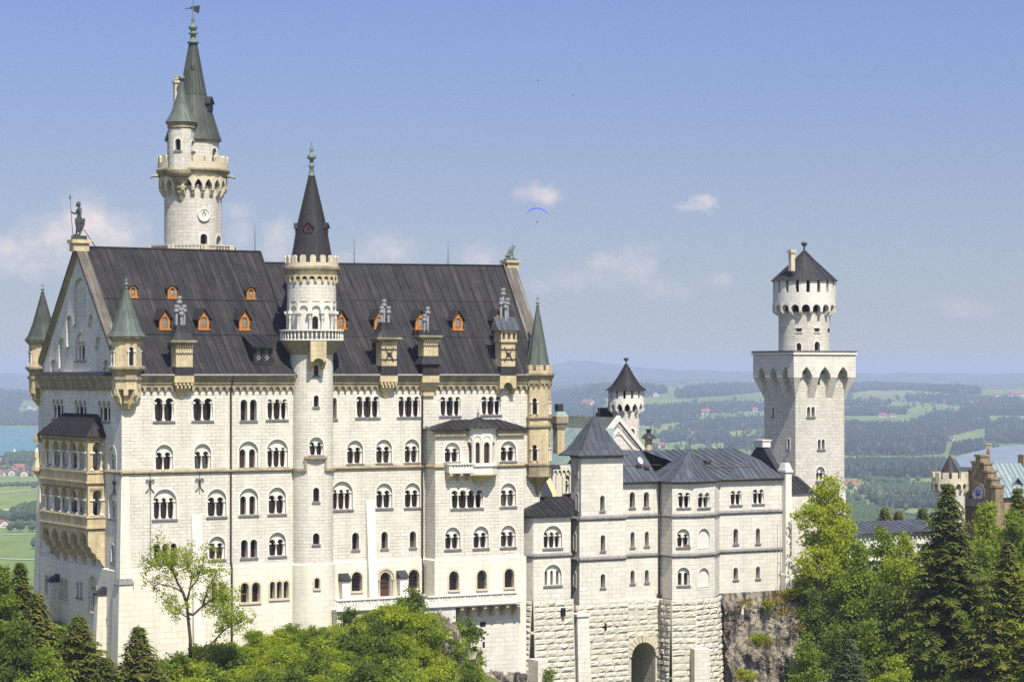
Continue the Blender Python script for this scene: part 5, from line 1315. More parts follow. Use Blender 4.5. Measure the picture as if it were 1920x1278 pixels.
rp_ = pxw(66, mu, mv); m = MB(); z0 = md(314, 3); zm_ = md(303, 3); m.lathe(mu, mv, [(rp_ - .4, z0), (rp_, z0), (rp_, zm_), (rp_ - .4, zm_), (rp_ - .4, z0)], 56); merlons(m, mu, mv, rp_ - .01, zm_, md(290, 3) - zm_, 18, .58, .38, fa + .1); m.obj('battlement', 'tantrim', mt)
ru = pxw(48, mu, mv); m = MB(); round_windows(mt, m, mu, mv, ru, z0, md(262, 2), [(402, 4, 277, 296, 'P', 1, 'w')]); m.obj('upper_drum', 'towerwall', mt)
rc = pxw(53, mu, mv); m = MB(); m.lathe(mu, mv, [(ru, md(266, 2)), (rc - .15, md(262, 2)), (rc - .1, md(260, 2)), (ru, md(260, 2))], 48); m.obj('eaves', 'sanddark', mt)
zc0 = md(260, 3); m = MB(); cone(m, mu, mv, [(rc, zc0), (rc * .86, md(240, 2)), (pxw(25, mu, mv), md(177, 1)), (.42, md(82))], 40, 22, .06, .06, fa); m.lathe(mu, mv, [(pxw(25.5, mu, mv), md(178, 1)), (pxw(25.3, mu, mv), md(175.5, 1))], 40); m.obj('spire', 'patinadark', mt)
m = MB(); y = md; m.lathe(mu, mv, [(.5, y(83)), (.75, y(80)), (.35, y(77)), (.3, y(66)), (.62, y(63)), (.3, y(61)), (.3, y(57)), (.5, y(54)), (.5, y(50)), (.22, y(46)), (.16, y(40)), (.22, y(38)), (.07, y(32)), (.05, y(-2))], 12, smooth=True); m.obj('finial', 'verdigris', mt)
m = MB()
wx = [(-.62, .1), (-.3, .12), (-.3, .25), (.1, .3), (.35, .32), (.6, .42), (.8, .3), (.72, -.1), (.75, -.3), (.55, -.55), (.35, -.4), (.05, -.25), (-.2, 0), (-.45, 0)]
M_ = Matrix.Translation((mu, mv, md(17))) @ Matrix.Rotation(-TH, 4, 'Z'); m.M = M_; m.plate(wx, [], y=-.03, depth=.06, back=True, edge=True); m.tube([(-.9, 0, .05), (.5, 0, .12)], .04, 5); m.M = None; m.obj('weather_vane', 'iron', mt)
spire_dormer(mt, mu, mv, fa + 1.12, pxw(37, mu, mv), md(208, 1), 1.1, 1.6, 'lead')
m = MB(); a = fa + .02; rr = pxw(12, mu, mv); m.lathe(mu + rr * cos(a) * 1.1, mv + rr * sin(a) * 1.1, [(.32, md(132)), (.3, md(124)), (.05, md(119))], 8); m.obj('vent_hood', 'patinadark', mt)
# stair turret clinging to its left front
tx = 342; tr = pxw(24.5, mu, mv); ta = fa - asin(19.5 / 46); tu, tv = mu + pxw(50, mu, mv) * cos(ta), mv + pxw(50, mu, mv) * sin(ta)
td = lambda py, f=1.0: Zv(py, tu - .5 * tr * f, tv - .86 * tr * f)
m = MB(); round_windows(mt, m, tu, tv, tr, td(316), td(235), [(333.5, 5, 260, 282, 'P', 1, 'w'), (363, 3, 263, 283, 'P', 1, 'w')], 40); tt = m.obj('side_turret', 'towerwall', mt)
m = MB(); m.lathe(tu, tv, [(tr, td(240)), (tr + .12, td(238)), (tr + .12, td(236)), (tr + .05, td(235)), (tr + .2, td(231)), (tr + .3, td(229)), (tr, td(228))], 32)
m.obj('eaves', 'sanddark', tt, base=base_of(mt)); m = MB()
m.lathe(tu, tv, [(pxw(9, tu, tv), td(366, .2)), (pxw(11, tu, tv), td(361, .2)), (pxw(11, tu, tv), td(357, .2)), (pxw(14, tu, tv), td(352, .4)), (pxw(14, tu, tv), td(345, .4)), (pxw(18, tu, tv), td(341, .6)), (pxw(19, tu, tv), td(333, .6)), (tr, td(329)), (tr + .15, td(324)), (tr + .2, td(318)), (tr, td(316))], 32)
m.lathe(tu, tv, [(.08, td(384, .1)), (.35, td(376, .2)), (pxw(9, tu, tv), td(367, .2))], 16); m.obj('corbel', 'sanddark', tt, base=base_of(mt))
m = MB(); zt_ = td(150, 0); cone(m, tu, tv, [(tr + .34, td(228)), (tr * .85, td(214, .8)), (tr * .55, td(196, .5)), (tr * .26, td(172, .3)), (.1, zt_)], 28, 16, .05, .05); m.obj('spire', 'patina', tt, base=base_of(mt))
m = MB(); m.lathe(tu, tv, [(.08, zt_ - .2), (.34, zt_ + .05), (.4, zt_ + .25), (.3, zt_ + .45), (.05, zt_ + .55)], 12, smooth=True); m.obj('finial', 'verdigris', tt, base=base_of(mt))
ca = fa - asin(32 / 46); cu_, cv_ = mu + pxw(38, mu, mv) * cos(ca), mv + pxw(38, mu, mv) * sin(ca)
cu_ = U(331, cv_); z_ = lambda py: Zv(py, cu_, cv_)
m = MB(); m.box(cu_ - .3, cu_ + .3, cv_ - .3, cv_ + .3, z_(240), z_(156)); m.box(cu_ - .42, cu_ + .42, cv_ - .42, cv_ + .42, z_(156), z_(152)); m.lathe(cu_, cv_, [(.18, z_(152)), (.18, z_(149)), (.3, z_(148.5)), (.3, z_(147)), (.16, z_(146)), (.16, z_(144.5)), (.28, z_(144)), (.28, z_(143))], 10); m.obj('chimney', 'tantrim', mt)
for s_ in (-1, 1):
    a = fa + s_ * 1.28; m = MB(); m.M = Matrix.Translation((mu, mv, md(330, 2))) @ Matrix.Rotation(a + pi / 2, 4, 'Z'); m.tube([(0, -r1 + .2, 0), (0, -r1 - .5, .05), (0, -r1 - .95, -.05), (0, -r1 - 1.1, -.25)], .2, 7, .12); m.M = None; m.obj('gargoyle', 'sanddark', mt)
# octagonal viewing gallery at its foot
rg = pxw(84, mu, mv); gz0, gz1 = md(478, rg), md(457, rg); g8 = ngon(mu, mv, rg, 8, fa + pi / 8 - .12); g8b = ngon(mu, mv, rg - .25, 8, fa + pi / 8 - .12)
m = MB()
for i in range(8):
    p, q = Vector((*g8[i], 0)), Vector((*g8[(i + 1) % 8], 0)); L = (q - p).length; e = (q - p) / L
    m.M = Plane(p.x, p.y, atan2(e.y, e.x)).M; m.box(0, L, -.05, .28, gz1 - .16, gz1); m.box(0, L, .02, .2, gz0, gz0 + .45)
    k = 7
    for j in range(k):
        x0, x1 = .5 + (L - 1) * j / k, .5 + (L - 1) * (j + 1) / k
        m.tube([(x0, .1, gz0 + .4), (x1, .1, gz1 - .12)], .06, 4); m.tube([(x1, .1, gz0 + .4), (x0, .1, gz1 - .12)], .06, 4)
    for x in (.12, L - .12): m.box(x - .36, x + .36, -.06, .25, gz0, gz1 - .003)
    m.M = None
m.prism(g8, gz0 - 3, gz0); m.obj('gallery', 'tantrim', mt)
# ------------------------------------------------------------------ lower wing right of the palace
WP = Plane(0, 0, 0)
wing = thing('lower_wing', 'low cream stone wing with blue-grey roof and many-sided bay, right of the palace', 'castle wing', 74, 0, -40)
wz = lambda py, px, v=0.0: Zv(py, U(px, v), v)
ZW1, ZW2, ZWB = wz(966, 1200), wz(1040, 1200), wz(1122, 1200)      # string courses, foot of the smooth wall
ZEV = wz(903, 1210)
WU0, WU1, WU2, WU3 = U(1120, 0), U(1237, 0), U(1349, 0), U(1468, 0)
m = MB()
wall(m, WP, [(WU0, ZWB), (WU1, ZWB), (WU1, ZEV), (WU0, ZEV)], put_windows(wing, WP, [(1180.5, 1190, 922, 951, 'P', 1), (1207, 1216.5, 921.5, 950, 'P', 1), (1182, 1189.5, 997, 1025, 'P', 1), (1209, 1216, 996, 1023, 'P', 1), (1182, 1189.5, 1069, 1093, 'P', 1), (1209, 1216, 1068, 1091, 'P', 1)]))
wall(m, WP, [(WU2, ZWB), (WU3 + .6, ZWB), (WU3 + .6, ZEV), (WU2, ZEV)], put_windows(wing, WP, [(1369, 1390, 919, 946, 'L', 2), (1411, 1432, 917, 944, 'L', 2), (1375, 1383.5, 991, 1019, 'P', 1), (1417, 1425, 990, 1018, 'P', 1), (1375, 1383.5, 1063, 1086, 'P', 1), (1417, 1425, 1061, 1084, 'P', 1)]))
m.quad((WU3 + .6, 0, ZWB), (WU3 + .6, 9, ZWB), (WU3 + .6, 9, ZEV), (WU3 + .6, 0, ZEV)); m.quad((WU0, 9, ZWB), (WU3 + .6, 9, ZWB), (WU3 + .6, 9, ZEV), (WU0, 9, ZEV))
m.obj('wall', 'wingwall', wing)
BAYP = [(WU1, 0), (WU1, -2.6), (U(1302, -3.3), -3.3), (U(1340, -2.4), -2.4), (WU2, 0)]
m = MB(); R_ = 'R'
bw_ = {1: [(1270.5, 1293.5, 923, 951, 'L', 2), (1269, 1293, 991, 1025, 'A', 2), (1270, 1293, 1063, 1097, 'B', 2)],
       2: [(1308, 1330.5, 923, 951, 'L', 2), (1308, 1331, 990, 1026, 'R', 1), (1309, 1330, 1064, 1098, 'R', 1)]}
BPL = []
for i in range(4):
    p, q = BAYP[i], BAYP[i + 1]; L = hypot(q[0] - p[0], q[1] - p[1]); pl = Plane(p[0], p[1], atan2(q[1] - p[1], q[0] - p[0])); BPL.append((pl, L))
    wall(m, pl, [(0, ZWB), (L, ZWB), (L, ZEV), (0, ZEV)], put_windows(wing, pl, bw_.get(i, [])))
m.obj('bay', 'wingwall', wing)
m = MB()
for z in (ZW1, ZW2):
    course(m, WP, U(1168, 0), WU1, z, .26, .2); course(m, WP, WU2, WU3 + .6, z, .26, .2)
    for pl, L in BPL: course(m, pl, -.08, L + .08, z, .26, .2)
course(m, WP, U(1168, 0), WU1, ZEV - .05, .2, .16); course(m, WP, WU2, WU3, ZEV - .05, .2, .16)
for pl, L in BPL: course(m, pl, -.08, L + .08, ZEV - .05, .2, .16)
m.obj('string_course', 'sill', wing)
# roof of the wing with the swept hood over the bay
ZRG = Zv(842, U(1300, 4.5), 4.5); RGV = 4.5
m = MB(); e = .4
seams(m, (WU0, -e, ZEV), (WU1 - .2, -e, ZEV), (WU1 + .5, RGV, ZRG), (WU0, RGV, ZRG), .8)
seams(m, (WU2 + .2, -e, ZEV), (WU3, -e, ZEV), (U(1424, 2.5), 2.5, Zv(861, U(1424, 2.5), 2.5)), (U(1400, 2.5), 2.5, Zv(861, U(1400, 2.5), 2.5)), .8)
seams(m, (WU2 + .2, -e, ZEV), (U(1400, 2.5), 2.5, Zv(861, U(1400, 2.5), 2.5)), (U(1378, RGV), RGV, ZRG), (WU1 + .5, RGV, ZRG), .8)
seams(m, (WU0, 9 + e, ZEV), (WU3, 9 + e, ZEV), (U(1378, RGV), RGV, ZRG), (WU0, RGV, ZRG), .8)
m.quad((U(1378, RGV), RGV, ZRG), (U(1400, 2.5), 2.5, Zv(861, U(1400, 2.5), 2.5)), (U(1424, 2.5), 2.5, Zv(861, U(1424, 2.5), 2.5)), (WU3, 9, ZEV))
ap = (U(1293, .2), .2); az = Zv(844, ap[0], ap[1])
ring0 = [(WU1 - .8, 4.2), (WU1 - .5, .4), (WU1 - .45, -2.9)] + [(U(1302, -3.75), -3.75), (U(1341, -2.8), -2.75), (WU2 + .55, -.1), (WU2 + .6, 4.2)]
def lerp2(p, k): return (ap[0] + (p[0] - ap[0]) * k, ap[1] + (p[1] - ap[1]) * k)
lv = [(1.0, 0.0), (.78, .14), (.55, .36), (.3, .66), (.02, 1.0)]
for i in range(len(ring0) - 1):
    p, q = ring0[i], ring0[i + 1]
    for (k0, f0), (k1, f1) in zip(lv, lv[1:]):
        a, b, c, d = lerp2(p, k0), lerp2(q, k0), lerp2(q, k1), lerp2(p, k1); z0, z1 = ZEV + (az - ZEV) * f0, ZEV + (az - ZEV) * f1
        seams(m, (*a, z0), (*b, z0), (*c, z1), (*d, z1), .75)
m.obj('roof', 'roofblue', wing)
m = MB()
m.tube([(WU0, -e - .05, ZEV), (WU1 - .2, -e - .05, ZEV)], .09, 6); m.tube([(p[0], p[1], ZEV) for p in ring0[1:6]], .09, 6); m.tube([(WU2 + .2, -e - .05, ZEV), (WU3, -e - .05, ZEV)], .09, 6)
m.obj('gutter', 'pipe', wing)
m = MB()
def onroof(px, py):
    a, b = -2.0, 6.0
    for _ in range(40):
        c = (a + b) / 2
        if Zv(py, U(px, c), c) > ZEV + (c + e) * (ZRG - ZEV) / (RGV + e): a = c
        else: b = c
    return U(px, a), a, ZEV + (a + e) * (ZRG - ZEV) / (RGV + e)
for x0, x1, y in ((1170, 1238, 873.5), (1248, 1274, 875), (1322, 1412, 876)):
    p, q = onroof(x0, y), onroof(x1, y); m.tube([(p[0], p[1] - .1, p[2] + .16), (q[0], q[1] - .1, q[2] + .16)], .035, 4)
m.obj('snow_guard', 'copper', wing)
p = onroof(1198, 878)
m = MB(); m.tube([(p[0], p[1], p[2]), (p[0], p[1] - .1, p[2] + .75)], .05, 6); m.M = Matrix.Translation((p[0] + .05, p[1] - .2, p[2] + .95)) @ Matrix.Rotation(radians(62), 4, 'X') @ Matrix.Rotation(.3, 4, 'Y')
m.lathe(0, 0, [(.02, -.08), (.25, -.05), (.42, .02), (.44, .03), (.02, -.04)], 20); m.M = None
dish = m.obj('satellite_dish', 'trim', wing)
for px, py, w in ((1212, 880, .5), (1326, 868, .8)):
    p = onroof(px, py); m = MB(); m.box(p[0] - w / 2, p[0] + w / 2, p[1] - .25, p[1] + .5, p[2], p[2] + .3); m.obj('roof_hatch', 'lead', wing)
u, v = U(1294, .2), .2; m = MB(); m.tube([(u, v, az - .1), (u, v, Zv(792, u, v))], .035, 5, .015); m.obj('lightning_rod', 'iron', wing)
# stepped end gable with pillar and chimney block
m = MB(); gu0, gu1 = WU3 - .15, WU3 + .75
m.box(gu0, gu1, -.75, .6, ZWB + 2, Zv(885, WU3, -.7)); m.box(gu0 - .12, gu1 + .12, -.9, .75, Zv(885, WU3, -.7), Zv(881, WU3, -.7)); m.frustum(gu0 - .05, gu1 + .05, -.8, .65, Zv(881, WU3, -.7), gu0 + .15, gu1 - .15, -.5, .4, Zv(868, WU3, -.7))
m.box(gu0 - .2, gu1 + .2, -.95, .6, ZWB - 1, ZWB + 2); m.obj('end_pillar', 'white', wing)
m = MB(); zk = Zv(837, U(1440, 4), 4)
m.M = Plane(WU3 - .1, 0, -pi / 2).M; m.plate([(-9, ZEV - .2), (-.6, ZEV - .2), (-.6, ZEV + .4), (-4.0, zk), (-5.2, zk), (-9, ZEV + .4)], [], depth=.8, edge=True, back=True); m.M = None
m.obj('end_gable', 'lead', wing); m = MB(); m.box(WU3 - .3, WU3 + .9, 3.7, 5.5, zk - .05, zk + .7); m.box(WU3 - .4, WU3 + 1, 3.6, 5.6, zk + .7, zk + .85); m.obj('chimney', 'trim', wing)
# quarry-faced base of the wing
def rustic(m, pl, x0, x1, z0, z1, batter=.07, seed=0, course_h=(.55, .85), holes=(), big=(.9, 1.9)):
    rnd = random.Random(seed); m.M = pl.M; z = z1
    while z > z0:
        h = rnd.uniform(*course_h); zb = z - h; x = x0
        while x < x1 - .01:
            w = rnd.uniform(*big); xe = min(x1, x + w)
            if x1 - xe < .45: xe = x1
            skip = any(hx0 < (x + xe) / 2 < hx1 and hz0 < (z + zb) / 2 < hz1 for hx0, hx1, hz0, hz1 in holes)
            if not skip:
                bulge = rnd.uniform(.04, .17); n = 4; pts = []; g = .03
                for j in range(n + 1):
                    for i in range(n + 1):
                        fx, fz = i / n, j / n; px = x + g + (xe - x - 2 * g) * fx; pz = zb + g + (h - 2 * g) * fz
                        edge = min(1, 4 * min(fx, 1 - fx), 4 * min(fz, 1 - fz)); b = 0 if edge <= 0 else bulge * (rnd.uniform(.5, 1.35))
                        pts.append((px, -(z1 - pz) * batter - b, pz))
                fs = [(j * (n + 1) + i, j * (n + 1) + i + 1, (j + 1) * (n + 1) + i + 1, (j + 1) * (n + 1) + i) for j in range(n) for i in range(n)]
                m.add(pts, fs)
            x = xe
        z = zb
    m.M = None
def backing(m, pl, x0, x1, z0, z1, batter=.07, hole=None):
    m.M = pl.M
    if hole is None: m.add([(x0, .04, z1), (x1, .04, z1), (x1, .04 - (z1 - z0) * batter, z0), (x0, .04 - (z1 - z0) * batter, z0)], [(3, 2, 1, 0)])
    m.M = None
ZBB = -41.5
# archway under the wing
AP = Plane(0, -.35, 0); ax0, ax1 = AP.x(1183.5), AP.x(1229); azt = AP.z(1203, (ax0 + ax1) / 2); acx = (ax0 + ax1) / 2
m = MB(); m.M = AP.M
for x0, x1 in ((U(1168, -.35), U(1236, -.35)),):
    o = [(x0, ZBB), (ax0, ZBB)] + list(reversed(arch(ax1 - ax0, azt - ZBB, acx, ZBB, 12)[2:])) + [(ax1, ZBB), (x1, ZBB), (x1, ZWB), (x0, ZWB)]
    m.plate(o, [], depth=5.5, edge=True)
m.M = None; m.obj('gateway', 'rustic', wing)
m = MB(); r_ = (ax1 - ax0) / 2; zsp = azt - r_
for i in range(13):
    a0_, a1_ = pi * i / 13 + .02, pi * (i + 1) / 13 - .02; k = random.Random(i).uniform(.08, .2)
    m.M = Plane(0, -.36, 0).M; p = [(acx + rr * cos(a), zsp + rr * sin(a)) for rr, a in ((r_, a0_), (r_ + .75, a0_), (r_ + .75, a1_), (r_, a1_))]
    m.add([(q[0], -k, q[1]) for q in p] + [(q[0], .1, q[1]) for q in p], [(0, 1, 2, 3), (0, 1, 5, 4), (1, 2, 6, 5), (2, 3, 7, 6), (3, 0, 4, 7)])
m.M = None; m.obj('arch_stones', 'tantrim', wing)
m = MB(); m.quad((ax0 - .5, 4.9, ZBB), (ax1 + .5, 4.9, ZBB), (ax1 + .5, 4.9, azt + .5), (ax0 - .5, 4.9, azt + .5)); m.obj('passage_wall', 'brownstone', wing)
m = MB(); rustic(m, Plane(0, -.3, 0), U(1168, -.3), U(1236, -.3), ZBB, ZWB, 0.012, 3, holes=[(ax0 - .55, ax1 + .55, ZBB, azt + .75), (U(1213, -.3), U(1220, -.3), AP.z(1163, 66), AP.z(1135, 66)), (U(1178, -.3), U(1184, -.3), AP.z(1152, 66), AP.z(1137, 66))])
m.obj('rusticated_base', 'rustic', wing, label='rough block base around the dark archway')
m = MB(); a = random.Random(5)
for i, (pl, L) in enumerate(BPL):
    pl2 = Plane(*pl.uv(-.1, -.25), pl.rz); rustic(m, pl2, -.1, L + .3, ZBB, ZWB, .035, 10 + i); backing(m, pl2, -.1, L + .3, ZBB, ZWB, .035)
rustic(m, Plane(0, -.25, 0), WU2 - .2, U(1372, -.25), ZBB + 9, ZWB, .03, 17); backing(m, Plane(0, -.25, 0), WU2 - .2, WU3 + .5, ZBB, ZWB + .1, .03)
m.obj('rusticated_base', 'rustic', wing, label='rough block base below the many-sided bay')
m = MB(); pl, L = BPL[1]; xs = pl.x(1292); m.M = pl.M; m.box(xs, xs + 1.9, -1.9, -.2, ZBB, pl.z(1213, xs)); m.M = None; m.obj('buttress', 'wingwall', wing)
for px, v, ya, yb in ((1236.5, -.25, 905, 1120), (1351, -.6, 1116, 1278), (1237.5, -.8, 1126, 1290)):
    u = U(px, v); m = MB(); m.tube([(u, v, Zv(ya, u, v)), (u, v - (.6 if ya > 1100 else 0), Zv(yb, u, v))], .1, 7)
    if ya < 1000: m.lathe(u, v, [(.1, Zv(1122, u, v)), (.3, Zv(1116, u, v)), (.3, Zv(1113, u, v))], 8)
    m.obj('drainpipe', 'pipe', wing)
u = U(1463.5, -.78); m = MB(); m.tube([(u, -.78, Zv(965, u, -.78)), (u, -.78, Zv(1112, u, -.78))], .04, 5); m.obj('drainpipe', 'zinc', wing)
# toy-like yellow thing on a sill of the bay: flower box
pl, L = BPL[1]; x, z = pl.p(1288, 1024); m = MB(); m.M = pl.M; m.box(x - .35, x + .35, -.1, .2, z, z + .22); m.M = None; m.obj('flower_box', 'copper', wing)

# ------------------------------------------------------------------ square stair tower with the swept pyramid roof
QV = -1.5; QP = Plane(0, QV, 0); qa, qb = QP.x(1089.5), QP.x(1168); qe = QP.z(852, QP.x(1130)); qd = 2.6
sqt = thing('square_tower', 'plain square stone tower with a swept pyramid roof between palace and low wing', 'tower', (qa + qb) / 2, QV, -40)
m = MB(); qz = lambda py: QP.z(py, QP.x(1128))
wall(m, QP, [(qa, qz(970)), (qb, qz(970)), (qb, qe), (qa, qe)], put_windows(sqt, QP, [(1125, 1133.5, 928, 957, 'P', 1)]))
QL = Plane(qa, QV + 2.2, -pi / 2)
wall(m, QL, [(0, qz(970)), (2.2, qz(970)), (2.2, qe), (0, qe)], put_windows(sqt, QL, [(1080.5, 1083.5, 862, 892, 'P', 1), (1080.5, 1083.5, 925, 955, 'P', 1)]))
m.quad((qb, QV, qz(970)), (qb, QV + 6, qz(970)), (qb, QV + 6, qe), (qb, QV, qe)); m.obj('upper_wall', 'wingwall', sqt)
QP2 = Plane(0, QV - .25, 0); qa2, qb2 = QP2.x(1086.5), QP2.x(1173); m = MB()
wall(m, QP2, [(qa2, qz(1131)), (qb2, qz(1131)), (qb2, qz(970)), (qa2, qz(970))], put_windows(sqt, QP2, [(1126, 1134.5, 1002, 1032, 'P', 1), (1126, 1134.5, 1075, 1101, 'P', 1)]))
m.quad((qa2, QV + 5, qz(1131)), (qa2, QV - .25, qz(1131)), (qa2, QV - .25, qz(970)), (qa2, QV + 5, qz(970))); m.quad((qb2, QV - .25, qz(1131)), (qb2, QV + 5, qz(1131)), (qb2, QV + 5, qz(970)), (qb2, QV - .25, qz(970)))
QL2 = Plane(qa2, QV + 5, -pi / 2)
put_windows(sqt, QL2, [(1076, 1079, 1000, 1030, 'P', 1), (1076, 1079, 1073, 1098, 'P', 1)])
m.obj('lower_wall', 'wingwall', sqt)
m = MB()
for py in (970, 1046):
    course(m, QP2, qa2 - .05, qb2 + .05, qz(py), .3, .2); course(m, QL2, 2.0, 5.05, qz(py), .3, .2); m.obj('string_course', 'sill', sqt); m = MB()
course(m, QP, qa, qb, qe - .2, .22, .16); course(m, QL, 0, 2.2, qe - .2, .22, .16)
m.obj('cornice', 'sill', sqt)
m = MB(); r_ = [(1.0, 0), (.79, .12), (.61, .32), (.37, .62), (.02, 1.0)]; uc, vc = (qa + qb) / 2 - .1, QV + 1.6; hw, hd = (qb - qa) / 2 + .6, 2.2; zt_ = Zv(781, uc, vc)
for (a, f0), (b, f1) in zip(r_, r_[1:]):
    z0, z1 = qe + (zt_ - qe) * f0, qe + (zt_ - qe) * f1
    c0 = [(uc - hw * a, vc - hd * a), (uc + hw * a, vc - hd * a), (uc + hw * a, vc + hd * a), (uc - hw * a, vc + hd * a)]; c1 = [(uc - hw * b, vc - hd * b), (uc + hw * b, vc - hd * b), (uc + hw * b, vc + hd * b), (uc - hw * b, vc + hd * b)]
    for i in range(4): seams(m, (*c0[i], z0), (*c0[(i + 1) % 4], z0), (*c1[(i + 1) % 4], z1), (*c1[i], z1), .85)
m.box(uc - hw, uc + hw, vc - hd, vc + hd, qe - .12, qe - .004); m.obj('roof', 'roofblue', sqt)
m = MB(); m.tube([(uc, vc, zt_ - .15), (uc, vc, zt_ + 2.3)], .045, 5, .02); m.obj('lightning_rod', 'iron', sqt)
ZQB = qz(1131); hq = [(QP2.x(1126), QP2.x(1135), qz(1181), qz(1166)), (QP2.x(1126), QP2.x(1135), qz(1235), qz(1221))]
m = MB(); pl = Plane(0, QV - .5, 0); x0, x1 = pl.x(1083), pl.x(1179); rustic(m, pl, x0, x1, ZBB, ZQB, .03, 31, holes=hq); backing(m, pl, x0, x1, ZBB, ZQB, .03)
pl = Plane(x0 + .05, QV + 3, -pi / 2); rustic(m, pl, 0, 3.5, ZBB, ZQB, .03, 33); backing(m, pl, 0, 3.5, ZBB, ZQB, .03)
pl = Plane(x1 - .05, QV - .5, pi / 2); backing(m, pl, 0, 2, ZBB, ZQB, .03)
m.obj('rusticated_base', 'rustic', sqt)
m = MB()
for a, b, c, d in hq: m.plate(arch(.62, d - c, (a + b) / 2, c), [], y=QV - .62)
m.obj('loophole', 'dark', sqt)
m = MB(); xb0, xb1 = QP2.x(1071), QP2.x(1092); m.frustum(xb0 - .2, xb1 + .2, QV - 2.4, QV, ZBB, xb0, xb1, QV - 1.6, QV, qz(1150)); bt = m.obj('buttress', 'wingwall', sqt)
m = MB(); m.box(xb0 - .12, xb1 + .12, QV - 1.75, QV, qz(1150), qz(1150) + .3); m.obj('cap', 'white', bt, base=base_of(sqt))
u = U(1069, QV - .9); m = MB(); m.tube([(u, QV - .9, Zv(968, u, QV)), (u, QV - .9, Zv(1120, u, QV)), (u, QV - 1.7, Zv(1280, u, QV))], .11, 7); m.obj('drainpipe', 'pipe', sqt)

# ------------------------------------------------------------------ many-sided stair annex left of it
anx = thing('stair_annex', 'low many-sided annex with a dark hipped roof at the right foot of the palace', 'annex', 52, -2, -40)
A0, A1, A2 = (U(973, -.6), -.6), (U(1000, -2.6), -2.6), (U(1070, -2.6), -2.6)
zA = lambda py: Zv(py, A1[0] + 1, -2.6)
P1 = Plane(A1[0], -2.6, 0); L1 = A2[0] - A1[0]; L0 = hypot(A1[0] - A0[0], A1[1] - A0[1]); P0 = Plane(A0[0], A0[1], atan2(A1[1] - A0[1], A1[0] - A0[0]))
m = MB(); zt_, zb_ = zA(966), zA(1125)
wall(m, P1, [(0, zb_), (L1, zb_), (L1, zt_), (0, zt_)], put_windows(anx, P1, [(1018.5, 1054, 985, 1027, 'A', 3), (1020, 1053, 1058, 1097, 'B', 3)]))
wall(m, P0, [(0, zb_), (L0, zb_), (L0, zt_), (0, zt_)], put_windows(anx, P0, [(977, 983, 1077, 1100, 'P', 1)]))
m.quad((*A0, zb_), (A0[0], 3, zb_), (A0[0], 3, zt_), (*A0, zt_)); m.obj('wall', 'wingwall', anx)
m = MB()
for pl, L in ((P0, L0), (P1, L1)): course(m, pl, -.08, L + .08, zA(1041), .28, .2); course(m, pl, -.08, L + .08, zt_ - .06, .24, .18)
m.obj('string_course', 'sill', anx)
m = MB(); e0 = (U(969, -.9), -.8, zt_); e1 = (U(998, -3.05), -3.05, zt_); e2 = (A2[0] + .3, -3.05, zt_); rz_ = Zv(931, U(1020, 1), 1); r0 = (U(1013, 1.0), 1.0, rz_); r1 = (U(1074, 1.0), 1.0, rz_)
seams(m, e1, e2, r1, r0, .7); seams(m, e0, e1, r0, r0, .7); m.quad(e0, r0, (e0[0], 3, zt_)); m.quad(r0, r1, (r1[0], 4, zt_), (r0[0], 4, zt_)); m.prism([(p[0], p[1]) for p in (e0, e1, e2, (e2[0], 2), (e0[0], 2))], zt_ - .14, zt_ - .01); m.obj('roof', 'roof', anx)
m = MB(); q0 = Plane(*P0.uv(-.1, -.2), P0.rz); q1 = Plane(*P1.uv(-.15, -.25), 0)
rustic(m, q0, -.3, L0 + .1, ZBB, zb_, .08, 41, course_h=(.45, .7)); backing(m, q0, -.3, L0 + .1, ZBB, zb_, .08); rustic(m, q1, 0, L1 + .4, ZBB, zb_, .05, 42); backing(m, q1, 0, L1 + .4, ZBB, zb_, .05)
m.obj('rusticated_base', 'rustic', anx)
m = MB(); x0, x1 = P1.x(989), P1.x(1007); m.M = P1.M; m.box(x0, x1, -2.3, 0, ZBB, P1.z(1232, 1)); m.M = None; m.obj('buttress', 'wingwall', anx)
x, z = P1.p(1051, 1146); m = MB(); m.M = P1.M; m.box(x - .22, x + .22, -.75, -.3, z - .45, z + .45); m.M = None; m.obj('loophole', 'dark', anx)

# ------------------------------------------------------------------ green-roofed hall, chimney and round turret behind
HV = 12.0; HP = Plane(0, HV, 0); hap = HP.p(1159, 783); hfr = HP.p(1211, 846); hw = hfr[0] - hap[0]; HL = 11.5; zf = hfr[1]
hall = thing('hall', 'small white gabled hall with green copper roof behind the square tower', 'hall', hap[0], HV, -25)
m = MB(); gx0, gx1 = hap[0] - hw, hfr[0]
wall(m, HP, [(gx0, zf), (gx1, zf), (hap[0], hap[1] - .25)], put_windows(hall, HP, [(1141, 1149, 830, 842, 'P', 1)]))
wall(m, HP, [(gx0, -25), (gx1, -25), (gx1, zf), (gx0, zf)], [])
m.quad((gx0, HV, -25), (gx0, HV + HL, -25), (gx0, HV + HL, zf), (gx0, HV, zf)); m.obj('wall', 'wingwall', hall)
m = MB(); m.M = HP.M
for k in (.52, .72): m.ring([(hap[0] - hw * k, zf + .3), (hap[0] + hw * k, zf + .3), (hap[0], zf + .3 + (hap[1] - zf) * k)], .18, 0, -.12)
m.ring(arch(1.1, 1.0, hap[0] - .25, zf + 2.2), .12, 0, -.1)
for s_ in (-1, 1): m.add([(hap[0] + s_ * (hw + .5), -.35, zf - .4), (hap[0] + s_ * (hw + .5), .3, zf - .4), (hap[0], .3, hap[1] + .3), (hap[0], -.35, hap[1] + .3), (hap[0] + s_ * (hw - .1), -.35, zf - .4), (hap[0] + s_ * (hw - .1), .3, zf - .4), (hap[0], .3, hap[1] - .4), (hap[0], -.35, hap[1] - .4)], [(0, 1, 2, 3), (4, 5, 6, 7), (0, 3, 7, 4)])
